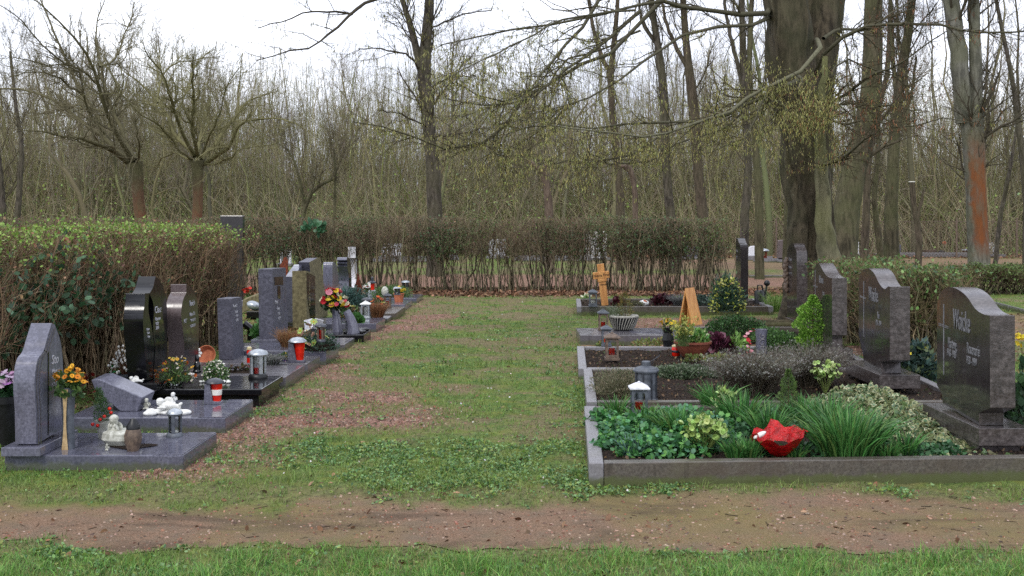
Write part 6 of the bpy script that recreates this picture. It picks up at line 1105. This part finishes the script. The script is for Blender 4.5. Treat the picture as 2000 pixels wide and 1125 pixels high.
    for i, (px, py, w_, lb) in enumerate(((1262, 676, 30, 'sparse green seedlings left in the third bed'), (1300, 672, 26, 'sparse green seedlings beside the foil bag'), (1360, 706, 30, 'low yellow green leaves before the red brown bowl'), (1405, 705, 26, 'small reddish green leaf rosette before the purple heuchera'), (1180, 680, 16, 'tiny green tuft behind the copper brown lantern'))):
        p, s = at(px, py, .07); mound('seedling_patch', lb, 'plant', p, w_ * s, w_ * .6 * s, 14 * s, 200, ['7c8c4c', '90a05c', '6c7c44', '8c7a4c'], (.02, .04), ns=8, group='low seedling patches')
    # big lanterns
    p, s = at(1262, 782, .08); r = thing('grave_lantern', 'large grey eight sided zinc lantern with wire handle', 'grave lantern', p, group=LG); part(r, lathe([(23 * s, 0), (23 * s, 3 * s), (21.5 * s, 5 * s), (21.5 * s, 56 * s)], 8), 'body', 'zinc', smooth=False)
    part(r, lathe([(25 * s, 56 * s), (25.5 * s, 59 * s), (22 * s, 64 * s), (9 * s, 68 * s), (9 * s, 76 * s), (7 * s, 77 * s)], 8), 'roof', 'zinc', smooth=False); m = MB(); tubes([(-8 * s, 0, 66 * s), (4 * s, -.01, 74 * s), (24 * s, -.02, 86 * s), (26 * s, -.02, 90 * s), (20 * s, 0, 84 * s), (8 * s, 0, 66 * s)], [.003] * 6, 6, m); part(r, m, 'handle', 'dkmetal')
    m = MB(); [m.merge(box(-1.2 * s, 1.2 * s, -22.3 * s, -21 * s, 4 * s, 56 * s), Matrix.Rotation(math.radians(22.5 + 45 * k), 4, 'Z')) for k in range(8)]; part(r, m, 'corner_strips', 'dkmetal', smooth=False)
    p, s = at(1248, 812, .08); lan_house('square green grey lantern with white cap in the front bed', p, 35 * s, 68 * s, 'zinc', 'candle', roof='white_stone', fill=.4)
    # front bed planting
    def strap(label, px, py, w_, h_, n, cols=('366a2e', '44783a', '2a5224', '528a44', '62984f', '6c8c4a'), wd=.011, lean=.75):
        p, s = at(px, py, .08); return spiky('strap_leaf_clump', label, 'plant', p, w_ * s * .5, w_ * s * .45, h_ * s, n, cols, wd, lean=lean, group='strap leaved clumps in the front bed', K=4)
    strap('low strap leaved clump along the front kerb right of the big hellebore', 1440, 896, 80, 46, 120); strap('low strap leaved clump between largest clump and ivy foot', 1735, 896, 60, 42, 90); strap('strap leaved clump behind the red foil pot', 1500, 850, 110, 72, 190); strap('strap leaved clump at the ivy end of the front bed', 1700, 870, 90, 80, 150); strap('strap leaved clump by the left back corner of the front bed', 1205, 815, 60, 50, 90)
    strap('largest dark green strap leaved clump, right of the red foil pot', 1655, 892, 190, 108, 520); strap('strap leaved clump between red foil and variegated ivy edge', 1770, 890, 70, 60, 70); strap('short strap leaved clump below the red foil pot', 1552, 896, 70, 40, 80)
    strap('strap leaved clump in front left of the red foil pot', 1462, 896, 80, 52, 100); strap('strap leaved clump around the white capped lantern', 1262, 830, 90, 46, 110); strap('strap leaved clump in the middle back of the front bed', 1450, 830, 130, 74, 220); strap('bluish strap leaved tuft at the left corner of the front bed', 1235, 893, 70, 50, 90, ('4c6c60', '5c7c6c', '3c5c50'), .008)
    strap('upright strap leaved clump by the back kerb of the front bed', 1400, 800, 90, 64, 160); strap('strap leaved clump before the dwarf conifer', 1570, 830, 110, 70, 200); strap('strap leaved clump under the variegated ivy', 1620, 850, 110, 90, 200); strap('strap leaved clump left of the big hellebore', 1325, 850, 130, 66, 200)
    def gc(label, pts, cols, size, zt=.12):
        r = thing('ground_cover', label, 'ground cover', G(pts[0][0], pts[0][1], .08)); r['kind'] = 'stuff'; b0 = G(pts[0][0], pts[0][1], .08); g = MB()
        for (px, py, w_, n) in pts:
            p, s = at(px, py, .06); q = dome(n, w_ * s, w_ * s * .9, zt, .5) + (p - b0); q[:, 2] += .01; leaves(g, q, PR.uniform(*size, n), pal(cols, n, r=PR), shape=ROUND, r=PR, nz=.45, curl=.5, dirs=np.concatenate([PR.normal(size=(n, 2)), PR.uniform(-.2, .7, (n, 1))], 1))
        part(r, g, 'leaves', 'leaf', sharp=0); return r
    gc('round green crinkled ground cover leaves filling the left of the front bed', [(1200, 885, 52, 620), (1280, 888, 62, 700), (1230, 850, 70, 750), (1330, 860, 70, 650), (1180, 835, 40, 330), (1390, 845, 60, 420), (1420, 885, 40, 260), (1290, 835, 60, 420), (1370, 890, 40, 260), (1330, 895, 60, 380), (1250, 896, 60, 380), (1220, 860, 60, 400), (1340, 830, 60, 400)], ['3c7038', '4a8444', '58945a', '2f5c34', '5c8c6c', '6aa050'], (.022, .042), .14)
    gc('darker low leaves around the red foil pot', [(1480, 850, 60, 380), (1560, 850, 60, 300), (1700, 880, 40, 200), (1440, 860, 50, 260), (1510, 820, 60, 300), (1500, 895, 60, 320), (1600, 893, 60, 320), (1800, 895, 50, 260), (1460, 835, 60, 300), (1640, 840, 70, 300), (1850, 894, 40, 160)], ['2c5030', '3a6438', '4c7850'], (.02, .038), .09)
    def helle(label, px, py, w_, h_, n, z=.08):
        p, s = at(px, py, z); r = thing('hellebore', label, 'plant', p, group='pale green hellebores'); m = MB(); e = dome(n, w_ * s * .5, w_ * s * .4, h_ * s * .45, .6); e[:, 2] += h_ * s * .55; t = np.linspace(0, 1, 4); P = e[:, None] * t[None, :, None]; tubes(P, np.full((n, 4), .003), 4, m, hx('7c8c4c')); leaves(m, e * .8 + PR.normal(size=(n, 3)) * .01, .05, pal(['4c7038', '5c8440'], n, r=PR), r=PR); part(r, m, 'stems', 'leaf', sharp=0)
        f = MB(); e2 = np.repeat(e, 3, 0) + PR.normal(size=(n * 3, 3)) * .02; heads(f, e2, PR.uniform(.03, .048, n * 3), pal(['a8c470', 'bcd488', 'c8dc9c', '90ac58'], n * 3, r=PR), 5, '8ca048', ROUND, -.2, .6); part(r, f, 'flowers', 'flower', sharp=0)
    helle('pale green nodding hellebore, big clump left of the red foil pot', 1378, 888, 90, 76, 42); helle('small pale green hellebore above the back kerb of the front bed', 1418, 808, 44, 50, 16); helle('tall pale green hellebore at the edge of the lavender', 1612, 770, 54, 66, 22)
    p, s = at(1540, 826, .08); conifer('dwarf_conifer', 'narrow dark dwarf conifer in the front bed', p, 20 * s, 104 * s, 3600, ['55703a', '64803f', '728c48', '42582c'], size=(.012, .022), col=.5)
    # red foil pot
    p, s = at(1524, 888, .1); r = thing('foil_pot', 'overturned flower pot in crumpled shiny red foil', 'flower pot', p); n, k = 28, 9; a = np.arange(n) / n * 6.283; rr = np.random.default_rng(8); wob = 1 + .07 * np.sin(a * 5 + .6) + .06 * np.sin(a * 9) + rr.uniform(-.04, .04, n); m = MB(); V = []
    for j in range(k):
        t = j / (k - 1); R_ = (15 + 38 * t ** .8) * s * (1 + (wob - 1) * (.25 + t)); V.append(np.stack([np.cos(a) * R_, np.sin(a) * R_, a * 0 + 44 * s * t - .022 * t * np.sin(a * 7 + .5) - .012 * t * np.sin(a * 3)], 1))
    V = np.concatenate(V); q = MB(); q.add(V, [(j * n + i, j * n + (i + 1) % n, (j + 1) * n + (i + 1) % n, (j + 1) * n + i) for j in range(k - 1) for i in range(n)] + [tuple(range(n))[::-1]]); m.merge(q, Matrix.Rotation(math.radians(-6), 4, 'Y') @ Matrix.Rotation(math.radians(8), 4, 'X')); part(r, m, 'foil', 'red_foil', sharp=25)
    m = MB(); q = MB(); lathe([(13 * s, 4 * s), (17 * s, 22 * s), (16 * s, 22 * s), (.001, 19 * s)], 18, q, cap=False); m.merge(q, Matrix.Rotation(math.radians(-6), 4, 'Y') @ Matrix.Rotation(math.radians(8), 4, 'X')); part(r, m, 'pot', 'soil')
    m = MB(); q = MB(); ell((0, 0, 0), (14 * s, 7 * s, 5 * s), m, rot=-.5); v = MB().merge(m, Matrix.Translation((-42 * s, -.03, 40 * s))); part(r, v, 'white_lid', 'figure_white')
    # variegated ivy
    p, s = at(1750, 850, .08); r = thing('variegated_ivy', 'cream edged variegated ivy heaped below the nearest headstones', 'ivy', p); g = MB(); n = 3400; u = PR.random(n); th = PR.normal(size=n)
    a0, a1 = G(1655, 760, .2) , G(1870, 880, .1); cx = a0[0] + (a1[0] - a0[0]) * u + PR.normal(size=n) * .17; cy_ = a0[1] + (a1[1] - a0[1]) * u + PR.normal(size=n) * .24; hz = .09 + .2 * np.exp(-((u - .25) / .38) ** 2) * np.exp(-((cx - (a0[0] + (a1[0] - a0[0]) * u)) / .36) ** 2 - ((cy_ - (a0[1] + (a1[1] - a0[1]) * u)) / .5) ** 2); z = hz * (.45 + .6 * PR.random(n) ** .5) * (1 + .3 * (fbm(cx, cy_, 5, 61) - .5))
    cy_ = np.clip(cy_, 7.06, 9.0); C_ = np.stack([cx, cy_, z], 1) - np.array([p[0], p[1], 0]) - [0, 0, .08] + [0, 0, .08]; C_[:, 2] = z; C_[:, 2] -= .0
    dr = np.concatenate([PR.normal(size=(n, 2)) + [0, -.7], PR.uniform(-.7, .25, (n, 1))], 1); sz = PR.uniform(.038, .068, n)
    st = PR.bit_generator.state; leaves(g, C_, sz, pal(['a4a67c', 'b4b68a', '949c6c', 'c0c29c', '6c8454'], n, .12, PR), dirs=dr, shape=IVY, r=PR, nz=.5, curl=.35)
    PR.bit_generator.state = st; pal(['a4a67c', 'b4b68a', '949c6c', 'c0c29c', '6c8454'], n, .12, PR); cc = pal(['4f6c4c', '5c7a58', '6c8868', '47603c'], n, .15, np.random.default_rng(2)); leaves(g, C_ + [0, -.0012, .0025], sz * .82, cc, dirs=dr, shape=[(.12, 0), (.2, -.26), (.45, -.16), (.85, 0), (.45, .16), (.2, .26)], r=PR, nz=.5, curl=.35)
    part(r, g, 'leaves', 'leaf', off=(0, 0, p[2]), sharp=0)
    p, s = at(1800, 775, .0); mound('mahonia', 'dark blue green mahonia between the two Woicke headstones', 'plant', G(1806, 770, 0) + [0.1, .5, 0], 44 * s, 40 * s, 90 * s, 950, ['2f4440', '3c5450', '4c6460', '26382f', '5c7048'], (.05, .08), IVY, ns=40, fl=(6, ['c8b82c', 'd8c83c'], (.04, .06), 5))
    p, s = at(1990, 800, 0); mound('mahonia', 'dark leafy shrub with yellow blossom tuft at the right picture edge', 'plant', G(2020, 880, 0), .2, .2, .62, 560, ['35503c', '466248', '587a50'], (.05, .09), WIDE, ns=30); r = thing('yellow_blossom', 'bright yellow mahonia blossoms at the right edge beside the nearest headstone', 'flowers', G(2000, 800, 0)); f = MB(); b_ = G(2000, 800, 0); heads(f, dome(22, .09, .08, .1) + [-.03, 0, .54], .04, pal(['c8b020', 'd8c430'], 22, r=PR), 6); part(r, f, 'flowers', 'flower', sharp=0); tubes([(0, 0, 0), (-.02, 0, .56)], [.006, .004], 5, m := MB(), hx('5c5a30')); part(r, m, 'stem', 'twig')
    p, s = at(1978, 800, .05); r = thing('plastic_pot', 'black plastic pot squeezed behind the nearest headstone', 'flower pot', G(1990, 835, 0) + [.1, .35, 0]); pot(r, .06, .09, .28, 'black_plastic')
    # cross bed
    for (px, py, w_, h_, cs, sz, lb, shp) in ((1209, 597, 13, 15, ['4c1c24', '5c2430', '3c1820'], (.04, .07), 'dark red heuchera next to the wooden cross', ROUND), (1293, 594, 21, 20, ['4c1c28', '5a2834', '34141c'], (.04, .07), 'broad dark red heuchera in the middle of the cross bed', ROUND)):
        p, s = at(px, py, .1); mound('heuchera', lb, 'plant', p, w_ * s, w_ * s * .8, h_ * s, 260, cs, sz, shp, ns=10, nz=.3)
    p, s = at(1326, 596, .1); spiky('lavender', 'small silver lavender right of the dark red heuchera', 'plant', p, 17 * s, 13 * s, 26 * s, 500, ['7c7c7c', '8c8c90', '6c6c64'], .006, lean=.9, nleaf=700)
    p, s = at(1240, 598, .1); mound('stonecrop', 'flat grey green stonecrop in the cross bed', 'plant', p, 18 * s, 12 * s, 9 * s, 300, ['5c5a44', '6c6a50', '7c8060'], (.02, .04), ns=0)
    p, s = at(1258, 597, .1); r = thing('painted_stone', 'white painted pebble with red and green strokes', 'painted stone', p); m = MB(); ell((0, 0, 5 * s), (10 * s, 8 * s, 6.5 * s), m); part(r, m, 'stone', 'figure_white'); m = MB(); ell((2 * s, -3 * s, 8.0 * s), (5 * s, 4 * s, 3.2 * s), m, rot=.5); part(r, m, 'red_mark', 'terra')
    p, s = at(1372, 598, .1); mound('stonecrop', 'bluish grey leafy tuft with a white blossom left of the fir bouquet', 'plant', p, 22 * s, 16 * s, 24 * s, 420, ['4c6058', '5c7068', '3c5048'], (.03, .06), ns=10, fl=(3, ['dcdce0'], (.08, .1), 6))
    p, s = at(1420, 608, .1); mound('fir_bouquet', 'large arrangement of dark fir and yellow green twigs beside the slim pillar', 'arrangement', p, 34 * s, 28 * s, 72 * s, 2600, ['3c5a4c', '4c6c5c', '5c7c50', '2c443a'], (.05, .1), STRIP, shell=.25, ns=40); r = thing('golden_sprigs', 'yellow green elaeagnus sprigs on top of the fir arrangement', 'plant', p + [0, -.1, 0]); g = MB(); n = 300; q = dome(n, 36 * s, 24 * s, 72 * s, .8); leaves(g, q, PR.uniform(.03, .055, n), pal(['a8b048', 'b8c058', '8c9c3c', 'c8c878'], n, r=PR), shape=WIDE, r=PR); part(r, g, 'leaves', 'leaf', sharp=0)
    r = thing('logs', 'two mossy logs lying behind the small mound', 'logs', G(1505, 640, .0)); m = MB(); tubes([(-.3, 0, .06), (.5, .05, .07)], [.05, .05], 10, m, cap=True); tubes([(-.2, -.12, .05), (.55, -.1, .05)], [.04, .04], 10, m, cap=True); part(r, m, 'logs', 'bark_olive')
    p, s = at(1145, 590, 0); r = thing('white_blossoms', 'small white primula behind the grey lantern by the wooden cross', 'plant', p); bouquet(r, .02, .1, .16, 14, ['dcdcc0', 'e8e4d0'], (.04, .06), 5, 60, ('6c8c4c', '7c9c5c'))
    spiky('tall_grass', 'tuft of tall green grass between black watering can and root', 'plant', G(1515, 608, 0), .3, .2, .42, 260, ['6c8c40', '7c9c4c', '5a7a38'], .006, lean=.5)

def far_things():
    k = thing('far_kerb', 'pale path kerb crossing behind the gap of the long hedge', 'kerb', G(1500, 541, 0)); k['kind'] = 'structure'; part(k, box(-.5, 6, 0, .08, -.02, .05), 'kerb', 'kerb_light', smooth=False)
    c = MB(); a = G(1876, 578, 0); b = G(2040, 622, 0); v = [(a[0], a[1], -.02), (b[0], b[1], -.02), (b[0] + .03, b[1] + .08, -.02), (a[0] + .03, a[1] + .08, -.02)]; v += [(x, y, .06) for x, y, _ in v]; c.add(v, np.array([(0, 3, 2, 1), (4, 5, 6, 7), (0, 1, 5, 4), (1, 2, 6, 5), (2, 3, 7, 6), (3, 0, 4, 7)])); r = c.build('path_kerb', M['kerb_light'], None, smooth=False); tag(r, 'thin concrete kerb along the side path at the right edge', 'kerb', kind='structure')
    def st(px, py, w, h, mat, label, top=0, d=.15, kn='headstone', slope=0):
        p, s = at(px, py, 0); r = thing(kn, label, 'headstone', p, group='pale headstones far behind the hedge'); a = w * s / 2; pts = [(-a, 0), (a, 0), (a, h * s * (1 - slope)), (a * (1 - top), h * s), (-a * (1 - top * .6), h * s * .97), (-a, h * s * .8)] if top else [(-a, 0), (a, 0), (a, h * s * (1 - slope)), (-a, h * s)]
        v = [(x, 0, z) for x, z in pts] + [(x, d, z) for x, z in pts]; n = len(pts); m = MB().add(v, [tuple(range(n)), tuple(range(2 * n - 1, n - 1, -1))] + [((i + 1) % n, i, i + n, (i + 1) % n + n) for i in range(n)]); part(r, m, 'stone', mat, bevel=.02, smooth=False); part(r, box(-a * 1.3, a * 1.3, -.3, d + .1, -.02, .1), 'plinth', 'kerb_light', bevel=.01, smooth=False)
    for q in ((1163, 508, 44, 56, 'figure_white', 'brightest white arched stone glimpsed through the long hedge', .5), (972, 505, 34, 38, 'white_stone', 'pale bluish stone seen through the hedge left of the white arched one', .2), (765, 506, 40, 30, 'white_stone', 'wide pale stone seen through the hedge right of the pale stele', .4), (557, 520, 22, 34, 'white_stone', 'white stone behind the rusty stele', .3),
              (1352, 506, 28, 26, 'slab_blue', 'grey blue stone through the hedge near its right end', .2), (1240, 506, 16, 18, 'kerb_light', 'small grey stone low behind the leafy part of the hedge', .2), (885, 508, 18, 20, 'kerb_light', 'little grey stone behind the tall dark tree line', .3), (1385, 502, 14, 24, 'white_stone', 'narrow white stone behind the right end of the long hedge', .3),
              (1664, 500, 28, 28, 'white_stone', 'light open book stone right of the massive tree', 0), (1738, 500, 44, 22, 'slab_blue', 'low wide grey stone with slanted shoulders', .4), (1473, 504, 22, 24, 'white_stone', 'pointed pale stone just right of the slim pillar', .7), (1529, 512, 20, 44, 'brown_granite', 'slanting brownish stele left of the massive tree', .2), (1937, 496, 16, 22, 'white_stone', 'small pointed white stone right of the orange trunk', .8)):
        st(*q[:6], top=q[6])
    m = MB(); row = []
    for (px, py, w, lb) in ((1080, 510, 150, 'long low pale kerb line seen through the hedge'), (1500, 512, 56, 'dark low grave edge in the hedge gap'), (1870, 503, 190, 'low grey grave edge before the orange trunk'), (790, 512, 130, 'low pale kerb line behind the left part of the long hedge')):
        p, s = at(px, py, 0); r = thing('grave_border', lb, 'grave border', p, group='low grave edges far behind the hedge'); part(r, box(-w / 2 * s, w / 2 * s, 0, .12, -.02, .14), 'front_kerb', 'kerb_light', smooth=False); part(r, box(-w / 2 * s, w / 2 * s, 1.5, 1.62, -.02, .16), 'back_kerb', 'kerb_light', smooth=False)
    p, s = at(1816, 500, 0); r = thing('planter_bowl', 'brown flat bowl on the low grey grave edge', 'planter', p); part(r, lathe([(8 * s, 2 * s), (12 * s, 8 * s), (13 * s, 12 * s), (11 * s, 12 * s)], 20), 'bowl', 'bronze')
    p, s = at(1839, 500, 0); r = thing('black_bowl', 'small black bowl between brown bowl and orange trunk', 'planter', p); part(r, lathe([(4 * s, 0), (7 * s, 5 * s), (7 * s, 9 * s), (4 * s, 11 * s)], 18), 'bowl', 'black_plastic')
    p, s = at(1844, 496, 0); r = thing('red_ball', 'red glass ball on a thin rod above the black bowl', 'ornament', p); m = MB(); ell((0, 0, 21 * s), (4 * s, 4 * s, 4 * s), m); part(r, m, 'ball', 'candle'); tubes([(0, 0, 0), (0, 0, 20 * s)], [.012, .012], 6, m := MB()); part(r, m, 'rod', 'dkmetal')
    p, s = at(1492, 511, 0); lan_round('squat red lantern with pale cap in the hedge gap', p, 26 * s, 7 * s, 'rust', 'silver', 'candle', .5, capw=1.5)
    p, s = at(1885, 500, 0); lan_round('tiny pale capped lantern left of the orange trunk', p, 14 * s, 5 * s, 'rust', 'silver', 'candle', .5, capw=1.5)
    # chain link fence
    Y = 45.0; x0, x1, h = 10.2, 25.0, 1.45; root = thing('mesh_fence', 'rusty chain link fence on thin posts before the wood', 'fence', (x0, Y, 0)); m = MB(); g = .13; n = int((x1 - x0 + h) / g); P = []
    for i in range(n):
        for sx in (1, -1):
            a = x0 + i * g if sx < 0 else x0 - h + i * g; P.append([(a, Y, .0), (a + sx * h / 2 * (1), Y, h / 2), (a + sx * h, Y, h)])
    P = np.array(P, float); tubes(P, np.full((len(P), 3), .008), 3, m); part(root, m, 'wire_mesh', 'bronze', off=(x0, Y, 0), sharp=0)
    for i in range(7): tubes([(i * 2.4 + .35, -.03, 0), (i * 2.4 + .35, -.03, 1.6)], [.04, .035], 8, q := MB(), cap=True); part(root, q, 'post', 'bronze')
    tubes([(0, -.01, h), (x1 - x0, -.01, h)], [.01, .01], 4, q := MB()); part(root, q, 'top_wire', 'bronze')
    mound('evergreen_leaves', 'glossy dark laurel sprig poking out of the top of the long hedge', 'plant', D(612, 455, 23.9), .22, .15, .25, 60, ['3c6a48', '4c7c58', '6c9070'], (.1, .17), ns=6)

left_row(); right_row(); far_things(); cover(); all_trees(); wood(); hedges()

SUB = {'stone': ('lettering', 'joint', 'recess', 'engraved_cross', 'carved_ridges', 'black_inlay'), 'roof': ('knob',), 'candle': ('label_band',), 'glass_cup': ('label_band', 'lid'), 'pot': ('soil', 'berries'), 'bowl': ('wicker', 'soil'), 'body': ('corner_strips', 'handle'), 'can_body': ('handle', 'spout'), 'vase_body': ('wooden_inlay', 'swirls', 'glass'), 'arm': ('lettering',)}
for o in [q for q in SC.objects if q.parent is None and q.type == 'EMPTY']:
    kids = {}
    for ch in o.children: kids.setdefault(ch.name.split('.')[0], ch)
    for host, subs in SUB.items():
        h = kids.get(host)
        if h is None or h.location.length > 1e-6: continue
        for ch in list(o.children):
            if ch.name.split('.')[0] in subs and ch is not h: ch.parent = h
